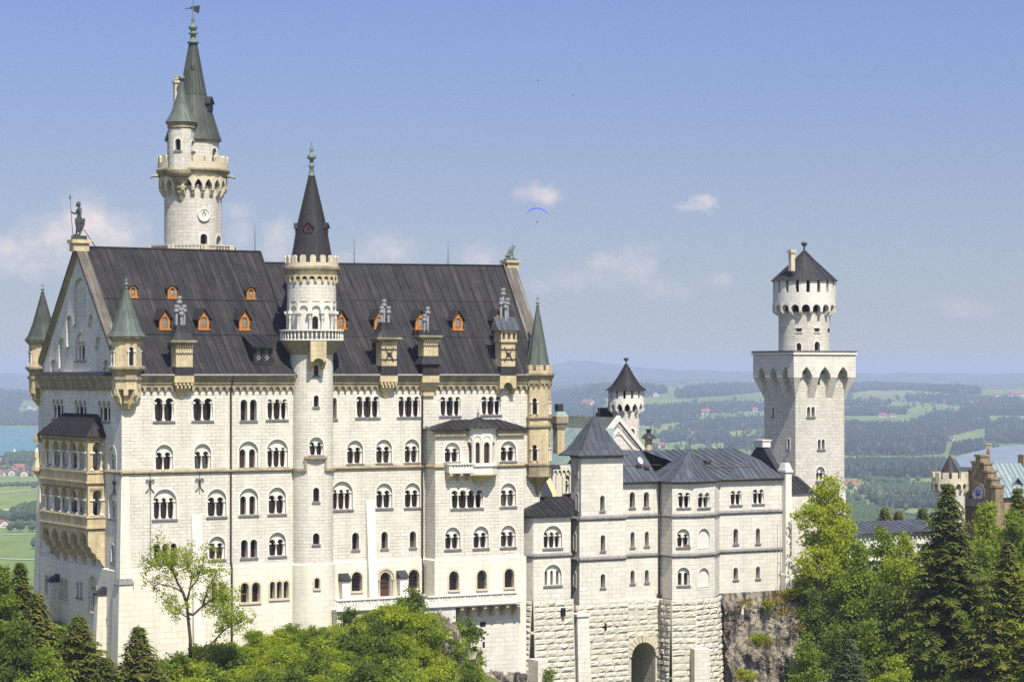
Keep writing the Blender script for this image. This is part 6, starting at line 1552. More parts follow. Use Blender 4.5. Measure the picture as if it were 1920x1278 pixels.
m.M = None; m.obj('gable_trim', 'trim', hall)
m = MB(); seams(m, (gx0 - .5, HV + HL, zf - .5), (gx0 - .5, HV + .1, zf - .5), (hap[0], HV + .1, hap[1] + .05), (hap[0], HV + HL, hap[1] + .05), .7); seams(m, (gx1 + .5, HV + .1, zf - .5), (gx1 + .5, HV + HL, zf - .5), (hap[0], HV + HL, hap[1] + .05), (hap[0], HV + .1, hap[1] + .05), .7)
# lower hipped limb in front, brighter green
hv = 6.5; a = P3(1112, 803, hv + 2); b = P3(1082, 802, hv + 5); c0 = P3(1026, 870, hv + 4); c1 = P3(1072, 872, hv - 1); c2 = P3(1140, 872, hv - 1)
m.obj('roof', 'patina', hall)
m = MB(); seams(m, c0, c1, a, b, .7); seams(m, c1, c2, (a[0] + 3, a[1], a[2]), a, .7); m.quad(c0, b, (b[0], b[1] + 6, b[2]), (c0[0], c0[1] + 6, c0[2])); m.obj('lower_roof', 'palegreen', hall)
m = MB(); zt_ = c1[2]; pl = Plane(c1[0] - .0, c1[1] + .4, 0); xx = pl.x(1036); x2 = 4
wall(m, pl, [(xx, -25), (x2, -25), (x2, zt_), (xx, zt_)], put_windows(hall, pl, [(1058, 1068, 890, 925, 'A', 1)]))
for k in (1044, 1056): x = pl.x(k); m.M = pl.M; m.box(x - .2, x + .2, -.2, 0, -25, zt_ - 1.2); m.M = None
frieze(m, pl, xx, x2, zt_ - .1, .8, .6, .2); m.obj('courtyard_wall', 'white', hall)
for px, v in ((1048, 5.0),):
    u = U(px, v); z = lambda py: Zv(py, u, v); w = .5
    m = MB(); m.box(u - w, u + w, v - w, v + w, z(850), z(805)); ch = m.obj('chimney', 'sand', hall)
    m = MB(); m.frustum(u - w, u + w, v - w, v + w, z(806), u - w * 1.5, u + w * 1.5, v - w * 1.5, v + w * 1.5, z(793)); m.box(u - w * 1.6, u + w * 1.6, v - w * 1.6, v + w * 1.6, z(793), z(780)); m.obj('cornice', 'sanddark', ch, base=base_of(hall))
    m = MB(); m.frustum(u - w * 1.6, u + w * 1.6, v - w * 1.6, v + w * 1.6, z(780), u - w, u + w, v - w, v + w, z(771)); m.obj('cap', 'palegreen', ch, base=base_of(hall))
    m = MB(); m.box(u - .36, u + .36, v - .36, v + .36, z(771), z(757)); m.obj('flue', 'iron', ch, base=base_of(hall))
m = MB(); v = 20.0
for i in range(5):
    u = U(1124 + i * 5, v); m.lathe(u, v, [(.22, Zv(780, u, v)), (.22, Zv(768, u, v)), (.3, Zv(767, u, v)), (.3, Zv(764, u, v))], 8)
m.box(U(1120, v), U(1150, v), v - .4, v + .4, Zv(782, U(1130, v), v), Zv(773, U(1130, v), v)); m.obj('flue_row', 'iron', hall)
u, v = U(1150, 7), 7.0; 
m = MB(); z0 = Zv(870, U(1020, 4), 4); m.quad(P3(1040, 935, 1.5), P3(1014, 880, 5), P3(1026, 880, 5), P3(1048, 930, 1.5)); m.obj('side_roof', 'sand', hall)
# little lantern chimney on the right
u, v = U(1216, 9), 9.0; z = lambda py: Zv(py, u, v)
lc = thing('small_chimney', 'little tan chimney with a dark hood right of the hall gable', 'chimney', u, v, z(870))
m = MB(); m.lathe(u, v, [(.5, z(870)), (.45, z(824)), (.62, z(822))], 8); m.obj('shaft', 'sand', lc); m = MB(); m.lathe(u, v, [(.95, z(822)), (.6, z(815)), (.25, z(812)), (.25, z(807)), (.38, z(806)), (.38, z(804))], 8); m.obj('hood', 'lead', lc)
m = MB(); m.tube([(u + .35, v, z(850)), (u + .35, v, z(790))], .03, 5); m.obj('rod', 'iron', lc)

def round_crown(parent, cu, cv, rs, rc, z0, zsl, zar, zce, mat, n=14, nslot=16, kind='p'):
    # crown: machicolation arches, plain band, open slots under the roof
    fa_ = frontal(cu, cv)
    m = MB(); machicolation(m, cu, cv, rs, rc, z0, z0 + (zar - z0) * .35, zar, n, kind, fa_ + pi / n * .3, rc - rs, .74); k = m.obj('machicolation', mat, parent)
    m = MB(); m.lathe(cu, cv, [(rc - .5, zar - .05), (rc + .002, zar - .05), (rc + .002, zsl), (rc - .5, zsl)], 48); m.obj('crown', mat, parent)
    m = MB(); da = 2 * pi / nslot
    for i in range(nslot): m.lathe(cu, cv, [(rc - .5, zsl), (rc, zsl), (rc, zce), (rc - .5, zce)], 4, i * da + da * .16, (i + 1) * da - da * .16); 
    for i in range(nslot):
        for s_ in (.16, -.16):
            a = i * da + (da * s_ if s_ > 0 else da + da * s_); m.quad((cu + rc * cos(a), cv + rc * sin(a), zsl), (cu + (rc - .5) * cos(a), cv + (rc - .5) * sin(a), zsl), (cu + (rc - .5) * cos(a), cv + (rc - .5) * sin(a), zce), (cu + rc * cos(a), cv + rc * sin(a), zce))
    m.obj('battlement', mat, parent)
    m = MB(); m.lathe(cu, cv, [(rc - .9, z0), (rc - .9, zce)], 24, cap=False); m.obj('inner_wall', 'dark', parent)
rv = 17.0; ru_ = U(1174, rv); z = lambda py, f=1.5: Zv(py, ru_ - .5 * f, rv - .86 * f)
rt = thing('round_turret', 'short round white turret with dark bell-shaped cone above the green-roofed hall', 'tower', ru_, rv, -25)
rs, rc = pxw(25, ru_, rv), pxw(33.5, ru_, rv)
m = MB(); round_windows(rt, m, ru_, rv, rs, -25, z(770), [(1186, 4, 803, 816, 'P', 1, 'w')], 48); m.obj('shaft', 'wall', rt)
round_crown(rt, ru_, rv, rs, rc, z(776), z(747), z(752), z(732), 'white', 14, 14)
m = MB(); cone(m, ru_, rv, [(rc + .35, z(732)), (rc * .78, z(722)), (rc * .42, z(704, .6)), (.1, z(682, 0))], 36, 18, .05, .05); m.obj('spire', 'roof', rt)
m = MB(); m.lathe(ru_, rv, [(.1, z(684, 0)), (.07, z(677, 0)), (.28, z(674.5, 0)), (.34, z(672.5, 0)), (.22, z(670.5, 0)), (.03, z(670, 0))], 10, smooth=True); m.obj('finial', 'bronze', rt)

# ------------------------------------------------------------------ tall square tower on the right
kv = 10.0; KU0 = U(1491.5, kv); KU1 = U(1583, kv); ku = KU0
KP = Plane(0, kv, 0); KLen = Plane(KU0, kv, pi / 2).x(1433); KL = Plane(KU0, kv + KLen, -pi / 2)
kt = thing('keep_tower', 'tall square pale tower with pointed-arch overhang and a round crowned top', 'tower', (KU0 + KU1) / 2, kv + KLen / 2, -40)
kz = lambda py: Zv(py, KU0, kv)
m = MB()
wall(m, KP, [(KU0, -40), (KU1, -40), (KU1, kz(700)), (KU0, kz(700))], put_windows(kt, KP, [(1513, 1527, 762, 781, 'P', 2), (1533, 1546, 823, 842, 'P', 2), (1530, 1546.5, 874, 901, 'A', 2), (1513, 1528, 937, 962, 'P', 1)]))
wall(m, KL, [(0, -40), (KLen, -40), (KLen, kz(700)), (0, kz(700))], put_windows(kt, KL, [(1448, 1452, 762, 781, 'P', 1), (1476.5, 1480.5, 822, 842, 'P', 1)]))
m.quad((KU1, kv, -40), (KU1, kv + KLen, -40), (KU1, kv + KLen, kz(700)), (KU1, kv, kz(700))); m.quad((KU0, kv + KLen, -40), (KU1, kv + KLen, -40), (KU1, kv + KLen, kz(700)), (KU0, kv + KLen, kz(700)))
m.obj('shaft', 'towerwall', kt)
m = MB(); z4 = kz(924); m.frustum(KU0 - .5, KU1 + .5, kv - .5, kv + KLen + .5, -40, KU0 - .12, KU1 + .12, kv - .12, kv + KLen + .12, z4); 
for k, (a, b) in enumerate([(1510, 1529)]): m.M = Plane(0, kv - .2, 0).M; m.ring(arch(KP.x(b) - KP.x(a) , 2.6, (KP.x(a) + KP.x(b)) / 2, kz(960)), .35, .1, -.25); m.plate(arch(KP.x(b) - KP.x(a), 2.6, (KP.x(a) + KP.x(b)) / 2, kz(960)), [], y=-.06); m.M = None
m.obj('foot', 'wingwall', kt)
# overhang on pointed arches, three to a side
ko = 1.02; W0, W1, V0, V1 = KU0 - ko, KU1 + ko, kv - ko, kv + KLen + ko
def overhang(m, pl, L, n=3):
    zs, zt, zb = kz(707), kz(664), kz(746); e = L * .112; w = (L - (n + 1) * e) / n; M0 = pl.M; g = .006
    for i in range(n):
        c = e + w / 2 + i * (w + e); m.M = M0
        ar = pointed(w, kz(687) - zs, c, zs, 6); top = list(reversed(ar[2:]))
        xa = g if i == 0 else c - w / 2 - e / 2; xb = L - g if i == n - 1 else c + w / 2 + e / 2
        o = [(xa, zs), (c - w / 2, zs)] + top[1:-1] + [(c + w / 2, zs), (xb, zs), (xb, zt), (xa, zt)]
        m.plate(o, [], depth=ko + .3, edge=True)
    for i in range(1, n):
        a = i * (w + e); b = a + e
        m.add([(a, 0, zs), (b, 0, zs), (b, ko, zb), (a, ko, zb), (a, ko + .2, zs), (b, ko + .2, zs)], [(0, 1, 2, 3), (0, 3, 4), (1, 5, 2)])
    m.M = None
m = MB(); overhang(m, Plane(W0, V0, 0), W1 - W0); overhang(m, Plane(W0, V1, -pi / 2), V1 - V0); overhang(m, Plane(W1, V0, pi / 2), V1 - V0)
pw_ = (W1 - W0) * .112
for xs_, ku_ in (((W0, W0 + pw_), (KU0, KU0 + .05)), ((W1 - pw_, W1), (KU1 - .05, KU1))):
    for ys_, kv_ in (((V0 + .002, V0 + pw_), (kv, kv + .05)), ((V1 - pw_, V1), (kv + KLen - .05, kv + KLen))): m.frustum(ku_[0], ku_[1], kv_[0], kv_[1], kz(747), xs_[0], xs_[1], ys_[0], ys_[1], kz(707))
m.quad((W0, V1, kz(707)), (W1, V1, kz(707)), (W1, V1, kz(664)), (W0, V1, kz(664))); m.quad((W0, V0, kz(660)), (W1, V0, kz(660)), (W1, V1, kz(660)), (W0, V1, kz(660)))
m.obj('machicolation', 'wingwall', kt)
m = MB(); m.box(W0 - .16, W1 + .16, V0 - .16, V1 + .16, kz(664.5), kz(660) - .01); m.obj('cornice', 'trim', kt)
m = MB(); m.box(W0 - .1, W1 + .1, V0 - .1, V1 + .1, kz(660) + .01, kz(660) + .1); m.box(W0 - .24, W1 + .24, V0 - .24, V1 + .24, kz(660) + .103, kz(660) + .2); m.obj('platform', 'sill', kt)
m = MB(); xm = (KP.x(1533) + KP.x(1537)) / 2; m.box(xm - .16, xm + .16, kv - .03, kv + .1, kz(721), kz(705)); m.obj('slit', 'dark', kt)
rv, ru_ = kv + KLen / 2, 0; ru_ = U(1508, rv); z = lambda py, f=2.5: Zv(py, ru_ - .6 * f, rv - .8 * f)
rs, rc = pxw(48, ru_, rv), pxw(58.5, ru_, rv)
m = MB(); round_windows(kt, m, ru_, rv, rs, z(668), z(585), [(1498, 4.4, 643, 657, 'P', 1, 'w'), (1532, 5.2, 640, 657, 'P', 1, 'w')], 56); m.obj('turret_shaft', 'towerwall', kt)
m = MB(); fa_ = frontal(ru_, rv)
for px in (1498, 1532, 1554):
    a = fa_ + asin((px - 1508) / 49); m.M = Matrix.Translation((ru_, rv, 0)) @ Matrix.Rotation(a + pi / 2, 4, 'Z'); m.box(-.32, .32, -rs - .02, -rs + .1, z(622), z(615)); m.M = None
m.obj('slit', 'dark', kt)
m = MB()
for px in (1498, 1532):
    a = fa_ + asin((px - 1508) / 49); m.M = Matrix.Translation((ru_, rv, 0)) @ Matrix.Rotation(a + pi / 2, 4, 'Z'); m.box(-.48, .48, -rs - .07, -rs - .022, z(615), z(613.3)); m.box(-.48, .48, -rs - .07, -rs - .022, z(623.7), z(622)); m.M = None
m.obj('slit_frame', 'white', kt)
round_crown(kt, ru_, rv, rs, rc, z(592), z(548), z(567), z(526), 'trim', 18, 18, 'a')
m = MB(); cone(m, ru_, rv, [(rc + .25, z(526)), (rc * .7, z(506)), (rc * .34, z(488, 1)), (.12, z(470, 0))], 40, 22, .06, .06); m.obj('spire', 'lead', kt)
m = MB(); m.lathe(ru_, rv, [(.12, z(472, 0)), (.1, z(462, 0)), (.3, z(460, 0)), (.42, z(457, 0)), (.3, z(454, 0)), (.03, z(453, 0))], 12, smooth=True); m.obj('finial', 'bronze', kt)
cu_, cv_ = 0, rv - 1.8; cu_ = U(1484.5, cv_); zz = lambda py: Zv(py, cu_, cv_)
m = MB(); m.box(cu_ - .3, cu_ + .3, cv_ - .3, cv_ + .3, zz(508), zz(474)); m.box(cu_ - .42, cu_ + .42, cv_ - .42, cv_ + .42, zz(474), zz(468.5)); m.obj('chimney', 'tantrim', kt)
# lean-to between wing and tall tower
m = MB(); a = U(1470, 5); m.box(WU3 + .8, KU0, 6, 14, -40, Zv(925, WU3 + 2, 6)); ln_ = m.obj('link_wall', 'wingwall', kt)
m = MB(); seams(m, (WU3 + .6, 5.7, Zv(925, WU3 + 2, 6)), (KU0, 5.7, Zv(925, WU3 + 2, 6)), (KU0, 9.5, Zv(892, KU0, 9.5)), (WU3 + .6, 9.5, Zv(892, KU0, 9.5)), .8); m.obj('link_roof', 'roof', kt)
u = WU3 + 1.6; m = MB(); m.tube([(u, 5.8, Zv(930, u, 5.8)), (u, 5.8, Zv(1062, u, 5.8))], .08, 6); m.obj('drainpipe', 'pipe', kt)

# ------------------------------------------------------------------ gallery building, gatehouse and its round tower
gal = thing('gallery_building', 'long low white arcaded building with grey sheet roof between tall tower and gatehouse', 'building', 112, 6, -40)
gv = 6.0; GP = Plane(0, gv, 0); g0, g1 = GP.x(1588), GP.x(1765); gz = Zv(1001, g0, gv); gzr = Zv(976, (g0 + g1) / 2, gv + 4)
m = MB(); wall(m, GP, [(g0, -40), (g1, -40), (g1, gz), (g0, gz)], put_windows(gal, GP, [(1638 + k * 21, 1652 + k * 21, 1027, 1050, 'A', 2) for k in range(5)])); frieze(m, GP, g0, g1, gz - .05, .8, .7, .2); m.obj('wall', 'white', gal)
m = MB(); seams(m, (g0, gv - .6, gz), (g1, gv - .6, gz), (g1, gv + 4, gzr), (g0, gv + 4, gzr), .9); m.quad((g0, gv + 9, gz), (g1, gv + 9, gz), (g1, gv + 4, gzr), (g0, gv + 4, gzr)); m.obj('roof', 'roofblue', gal)
gh = thing('gatehouse', 'brown stepped-gable gatehouse with a clock and pale blue sheet roof', 'gatehouse', 112, -8, -40)
GU = Plane(0, 0, 0); gv0 = -9.0
ghz = lambda py: Zv(py, gu, -6)
gu = U(1866, gv0)
GG = Plane(gu, gv0, -pi / 2)                      # stepped gable faces left, like the palace gable
def gx(px): return GG.x(px)
gzz = lambda px, py: GG.p(px, py)[1]
steps = [(1801, 906), (1808, 906), (1808, 894), (1815, 894), (1815, 882), (1822, 882), (1822, 868), (1829, 868), (1829, 855), (1838.5, 856), (1838.5, 870), (1845, 870), (1845, 885.5), (1852, 885.5), (1852, 899), (1859, 899), (1859, 913), (1866, 913)]
out = [GG.p(*s_) for s_ in steps]
for i in range(len(out)): pass
zb_ = -40
m = MB(); poly = [(out[0][0], zb_), (out[-1][0], zb_)] + list(reversed(out))
rc_ = [[GG.p(*q) for q in [(xa, yb), (xb, yb), (xb, yt + 2)] + [((xa + xb) / 2, yt)] + [(xa, yt + 2)]] for xa, xb, yt, yb in ((1830.5, 1835, 881, 901), (1824, 1828.5, 894, 914), (1837, 1841, 895, 902), (1816.5, 1820.5, 907, 927), (1843, 1847, 909, 916), (1810, 1814, 919, 929), (1850, 1854, 923, 930))]
wall(m, GG, poly, [(h, .25) for h in rc_])
m.M = GG.M; m.plate([GG.p(1805, 929), GG.p(1862, 935), GG.p(1862, 880), GG.p(1805, 875)][0:0] or [(out[0][0] + .6, zb_ + 1), (out[-1][0] - .6, zb_ + 1), (out[-1][0] - .6, out[-1][1] - .3), (out[8][0] - .2, out[8][1] - 1.5), (out[8][0] - .6, out[8][1] - 1.5), (out[0][0] + .6, out[0][1] - .3)], [], y=.25); m.M = None
m.obj('stepped_gable', 'brownstone', gh)
m = MB(); m.M = GG.M
for a, b in zip(out[0::2], out[1::2]):
    m.box(min(a[0], b[0]) - .1, max(a[0], b[0]) + .1, -.15, 1.5, min(a[1], b[1]) + .001, min(a[1], b[1]) + .28)
    m.box(min(a[0], b[0]), max(a[0], b[0]), .003, 1.35, -22, min(a[1], b[1]))
m.M = None; m.obj('coping', 'brownstone', gh)
x, z_ = GG.p(1835, 923); m = MB(); m.M = GG.M @ Matrix.Translation((x, 0, z_)); c1 = [(cos(t * pi / 14), sin(t * pi / 14)) for t in range(28)]
m.plate([(p[0] * .95, p[1] * .95) for p in c1], [], y=-.05); m.ring([(p[0] * .95, p[1] * .95) for p in c1], .28, 0, -.14); m.M = None; ck = m.obj('clock', 'sill', gh)
m = MB(); m.M = GG.M @ Matrix.Translation((x, 0, z_)); m.plate([(p[0] * .92, p[1] * .92) for p in c1], [], y=-.07); m.M = None; m.obj('dial', 'white', ck, base=base_of(gh))
m = MB(); m.M = GG.M @ Matrix.Translation((x, 0, z_)); m.plate([(p[0] * .46, p[1] * .46) for p in c1], [], y=-.09)
for t in range(12): a = t * pi / 6; m.add([(.62 * cos(a) - .035 * sin(a), -.085, .62 * sin(a) + .035 * cos(a)), (.62 * cos(a) + .035 * sin(a), -.085, .62 * sin(a) - .035 * cos(a)), (.84 * cos(a) + .035 * sin(a), -.085, .84 * sin(a) - .035 * cos(a)), (.84 * cos(a) - .035 * sin(a), -.085, .84 * sin(a) + .035 * cos(a))], [(0, 1, 2, 3)])
m.M = None; m.obj('numerals', 'clockblue', ck, base=base_of(gh))
m = MB(); m.M = GG.M @ Matrix.Translation((x, 0, z_)); m.box(-.03, .03, -.12, -.1, -.1, .72); m.box(-.1, .5, -.12, -.1, -.03, .03); m.M = None; m.obj('hand', 'tantrim', ck, base=base_of(gh))
m = MB(); xa, za_ = GG.p(1811, 931); xb, zb2 = GG.p(1857, 938); m.M = GG.M; m.add([(xa, -.9, za_ - 1.0), (xb, -.9, za_ - 1.0), (xb, 0, za_), (xa, 0, za_)], [(0, 1, 2, 3)]); m.M = None; m.obj('porch_roof', 'lead', gh)
gr = MB(); u0 = gu + 1.2; u1 = gu + 16; vm = GG.uv((out[0][0] + out[-1][0]) / 2)[1]; va, vb = gv0 + .3, GG.uv(out[0][0])[1] - .3; zr_ = Zv(869, u0, vm); ze_ = Zv(932, u0 + 1, va)
seams(gr, (u0, va - .4, ze_), (u1, va - .4, ze_), (u1, vm, zr_), (u0, vm, zr_), .75, .06, .09); gr.quad((u0, vb + .4, ze_), (u1, vb + .4, ze_), (u1, vm, zr_), (u0, vm, zr_)); gr.obj('roof', 'paleblue', gh)
m = MB(); m.box(u0, u1, va, vb, -40, ze_ - .1); m.obj('wall', 'brownstone', gh)
d0 = P3(1902, 917, va + 1.2); m = MB(); uu, vv, zz_ = d0[0], d0[1], d0[2]; m.box(uu - .6, uu + .6, vv - .4, vv + 1, zz_ - .6, zz_ + .7); m.obj('dormer', 'lead', gh)
m = MB(); m.quad((uu - .9, vv - .7, zz_ + .5), (uu - .9, vv + 1.6, zz_ + .9), (uu, vv + 1.8, zz_ + 1.7), (uu, vv - .7, zz_ + 1.5)); m.quad((uu + .9, vv - .7, zz_ + .5), (uu + .9, vv + 1.6, zz_ + .9), (uu, vv + 1.8, zz_ + 1.7), (uu, vv - .7, zz_ + 1.5)); m.obj('dormer_roof', 'paleblue', gh)
uu = U(1917, vm); m = MB(); m.box(uu - .3, uu + .9, vm - .5, vm + .5, zr_ - .5, Zv(852, uu, vm)); m.obj('chimney', 'brownstone', gh)
wu = U(1784, vm + 3); wu = u0 + .5; wz_ = Zv(868, wu, vm); m = MB(); m.tube([(wu, vm, zr_), (wu, vm, zr_ + 2.4)], .06, 6); m.lathe(wu, vm, [(.1, zr_), (.22, zr_ + .4), (.12, zr_ + .9), (.24, zr_ + 1.3), (.1, zr_ + 1.9), (.05, zr_ + 2.0)], 8, smooth=True); m.box(wu - .45, wu + .45, vm - .03, vm + .03, zr_ + 2.15, zr_ + 2.35); m.obj('weather_vane', 'copper', gh)
# round corner tower of the gatehouse
cv_ = -4.0; cu_ = U(1781, cv_); z = lambda py, f=1.5: Zv(py, cu_ - .5 * f, cv_ - .86 * f)
gt = thing('battlemented_tower', 'round battlemented tower with a plain grey cone beside the clock gable', 'tower', cu_, cv_, -40)
rs, rc = pxw(28, cu_, cv_), pxw(34, cu_, cv_)
m = MB(); m.lathe(cu_, cv_, [(rs, -40), (rs, z(915))], 40, cap=False); m.obj('shaft', 'towerwall', gt)
m = MB(); machicolation(m, cu_, cv_, rs, rc, z(925), z(917), z(903), 14, 'a', 0, .6, .7); m.obj('machicolation', 'tantrim', gt)
m = MB(); m.lathe(cu_, cv_, [(rc - .35, z(904)), (rc, z(904)), (rc, z(897)), (rc - .35, z(897)), (rc - .35, z(904))], 40); m.obj('parapet', 'tantrim', gt)
m = MB(); merlons(m, cu_, cv_, rc - .01, z(897), z(885.5) - z(897), 12, .62, .35, .1, False); m.obj('battlement', 'tantrim', gt)
m = MB(); m.lathe(cu_, cv_, [(pxw(19, cu_, cv_), z(889)), (.08, z(854, 0))], 32); m.lathe(cu_, cv_, [(pxw(18, cu_, cv_), z(904)), (pxw(18, cu_, cv_), z(889))], 24); m.obj('spire', 'lead', gt)
m = MB(); m.tube([(cu_, cv_, z(855, 0)), (cu_, cv_, z(832, 0))], .045, 5, .02); m.obj('finial', 'iron', gt)
# ------------------------------------------------------------------ valley: ground sheet with rolling hills, lakes, fields
def sstep(a, b, x):
    t = min(1.0, max(0.0, (x - a) / (b - a))) if a != b else float(x > a); return t * t * (3 - 2 * t)
def zg(x, y):
    Y = max(y, 50.0); px = 960 + F * x / Y
    z = -150.0
    right = sstep(880, 1150, px)
    z += right * 92 * sstep(5000, 9400, Y) * (1 - .45 * sstep(9800, 12500, Y))
    z += right * 26 * sstep(6000, 7500, Y) * noise.noise((x / 900.0, y / 1300.0, 2.3))
    z += right * 9 * sstep(3600, 4600, Y) * noise.noise((x / 350.0, y / 600.0, 7.7))
    left = 1 - sstep(150, 500, px)
    z += left * 100 * math.exp(-((Y - 9800) / 1500.0) ** 2) * (.85 + .3 * noise.noise((x / 700.0, 3.1, .4)))
    mid = math.exp(-((px - 1290) / 110.0) ** 2)
    z += mid * 10 * math.exp(-((Y - 6300) / 600.0) ** 2) + 9 * math.exp(-((px - 1415) / 40.0) ** 2) * math.exp(-((Y - 5200) / 350.0) ** 2)
    H = 150 + 16 * noise.noise((px / 26.0, 4.4, 0)) + 62 * math.exp(-((px - 1080) / 95.0) ** 2) - 42 * sstep(1150, 1400, px) + 14 * noise.noise((px / 90.0, 1.7, 0)) + 8 * math.exp(-((px - 40) / 60.0) ** 2)
    z += H * math.exp(-((Y - 17500) / 2300.0) ** 2)
    z += (75 + 25 * noise.noise((px / 130.0, 9.1, 0))) * math.exp(-((Y - 13500) / 1500.0) ** 2) * sstep(700, 1050, px) * (1 - .5 * sstep(1250, 1500, px))
    z += 95 * sstep(19000, 30000, Y)
    return z
GCOL = {}
def ground_at(px, py):
    # first point of the ground seen along a photo ray: used to read off where woods, houses and lakes stand
    k = (px - 960) / F; s_ = (HZ - py) / F; c = round(px / 6)
    if c not in GCOL:
        y = 300.0; kk = (c * 6 - 960) / F; L = []; best = -9
        while y < 42000:
            z = zg(kk * y, y)
            if z / y > best: best = z / y; L.append((best, y))
            y *= 1.009
        GCOL[c] = L
    L = GCOL[c]; lo_, hi_ = 0, len(L) - 1
    while lo_ < hi_:
        mid = (lo_ + hi_) // 2
        if L[mid][0] >= s_: hi_ = mid
        else: lo_ = mid + 1
    y = L[lo_][1]
    if lo_ > 0:
        (b0, y0), (b1, y1) = L[lo_ - 1], L[lo_]
        if y1 / y0 < 1.02 and b1 > b0: y = y0 + (y1 - y0) * min(1, max(0, (s_ - b0) / (b1 - b0)))
    return Vector((k * y, y, zg(k * y, y)))
def meadow(name):
    m, nt, p = newmat(name); L = nt.links.new
    tc = nt.nodes.new('ShaderNodeTexCoord'); mp = N(nt, 'ShaderNodeMapping', ins={'Scale': (1 / 330.0, 1 / 620.0, 0), 'Rotation': (0, 0, .35)}); L(tc.outputs['Object'], mp.inputs[0])
    nw = N(nt, 'ShaderNodeTexNoise', ins={'Scale': .9, 'Detail': 2.0}); L(mp.outputs[0], nw.inputs['Vector'])
    ad = N(nt, 'ShaderNodeVectorMath', operation='MULTIPLY_ADD'); L(nw.outputs['Color'], ad.inputs[0]); ad.inputs[1].default_value = (.25, .25, 0); L(mp.outputs[0], ad.inputs[2])
    vo = N(nt, 'ShaderNodeTexVoronoi', feature='F1', distance='MANHATTAN', ins={'Scale': 1.0, 'Randomness': .9}); L(ad.outputs[0], vo.inputs['Vector'])
    sp = nt.nodes.new('ShaderNodeSeparateColor'); L(vo.outputs['Color'], sp.inputs[0])
    col = ramp(nt, sp.outputs[0], [(0.0, (.10, .15, .022)), (.3, (.125, .175, .028)), (.55, (.155, .195, .033)), (.75, (.105, .16, .025)), (.9, (.195, .195, .055)), (1.0, (.145, .205, .03))])
    n2 = N(nt, 'ShaderNodeTexNoise', ins={'Scale': 5.0, 'Detail': 6.0, 'Roughness': .6}); L(ad.outputs[0], n2.inputs['Vector'])
    col = mul(nt, col, ramp(nt, n2.outputs[0], [(.3, .82), (.7, 1.15)]))
    mp2 = N(nt, 'ShaderNodeMapping', ins={'Scale': (1 / 45.0, 1 / 400.0, 0), 'Rotation': (0, 0, 1.3)}); L(tc.outputs['Object'], mp2.inputs[0])
    n3 = N(nt, 'ShaderNodeTexNoise', ins={'Scale': 1.0, 'Detail': 3.0}); L(mp2.outputs[0], n3.inputs['Vector'])
    col = mul(nt, col, ramp(nt, n3.outputs[0], [(.35, .9), (.65, 1.1)]))
    # the hills far out are covered with woods
    so = nt.nodes.new('ShaderNodeSeparateXYZ'); L(tc.outputs['Object'], so.inputs[0]); nf = N(nt, 'ShaderNodeTexNoise', ins={'Scale': 3.0, 'Detail': 5.0}); L(mp.outputs[0], nf.inputs['Vector'])
    fa_ = N(nt, 'ShaderNodeMapRange', ins={'From Min': 9500, 'From Max': 13000}); L(so.outputs['Y'], fa_.inputs[0]); am = N(nt, 'ShaderNodeMath', operation='MULTIPLY'); L(fa_.outputs[0], am.inputs[0]); L(ramp(nt, nf.outputs[0], [(.42, 1.0), (.68, .35)]), am.inputs[1])
    col = mixc(nt, am.outputs[0], col, (.028, .045, .018))
    L(col, p.inputs['Base Color']); p.inputs['Roughness'].default_value = .9
meadow('meadow')
def water(name, c, rough):
    m, nt, p = newmat(name); p.inputs['Base Color'].default_value = c4(c); p.inputs['Roughness'].default_value = rough; p.inputs['Specular IOR Level'].default_value = .5
    tc = nt.nodes.new('ShaderNodeTexCoord'); mp = N(nt, 'ShaderNodeMapping', ins={'Scale': (1 / 60.0, 1 / 350.0, 0)}); nt.links.new(tc.outputs['Object'], mp.inputs[0])
    n = N(nt, 'ShaderNodeTexNoise', ins={'Scale': 2.0, 'Detail': 4.0}); nt.links.new(mp.outputs[0], n.inputs['Vector']); nt.links.new(ramp(nt, n.outputs[0], [(.35, [x * .88 for x in c]), (.65, [x * 1.1 for x in c])]), p.inputs['Base Color'])
    bp = N(nt, 'ShaderNodeBump', ins={'Strength': .3, 'Distance': 2.0}); nt.links.new(n.outputs[0], bp.inputs['Height']); nt.links.new(bp.outputs[0], p.inputs['Normal'])
water('lake', (.055, .165, .165), .5); water('palelake', (.17, .205, .205), .45)
plain('track', (.40, .38, .30), .9); plain('redroof', (.26, .10, .06), .8, .3, 0, .02); plain('brownroof', (.15, .085, .06), .8, .3, 0, .02); plain('plaster', (.55, .52, .47), .8)
cols = [(-500 + 16 * i) for i in range(int(2920 / 16) + 1)]; rows = []
y = 280.0
while y < 46000: rows.append(y); y *= 1.022
m = MB(); pts = []
for y in rows:
    for px in cols: x = (px - 960) / F * y; pts.append((x, y, zg(x, y)))
nc = len(cols)
m.add(pts, [(r * nc + c, r * nc + c + 1, (r + 1) * nc + c + 1, (r + 1) * nc + c) for r in range(len(rows) - 1) for c in range(nc - 1)])
m.add([(-500, -300, -150), (500, -300, -150), (500, 280, -150), (-500, 280, -150)], [(0, 1, 2, 3)])
go = m.obj('ground', 'meadow'); go['kind'] = 'structure'
def flat(name, pix, mat, lift, kind='structure', z=None):
    m = MB(); P_ = [ground_at(*q) for q in pix]; zz = (max(p.z for p in P_) if z is None else z) + lift
    m.add([(p.x, p.y, zz) for p in P_], [tuple(range(len(P_)))]); o = m.obj(name, mat); o['kind'] = kind; return o
flat('lake', [(-420, 858), (-100, 859), (10, 857), (40, 859), (62, 862), (140, 866), (320, 866), (320, 800), (120, 801), (40, 801.5), (-80, 799), (-420, 800)], 'lake', .8)
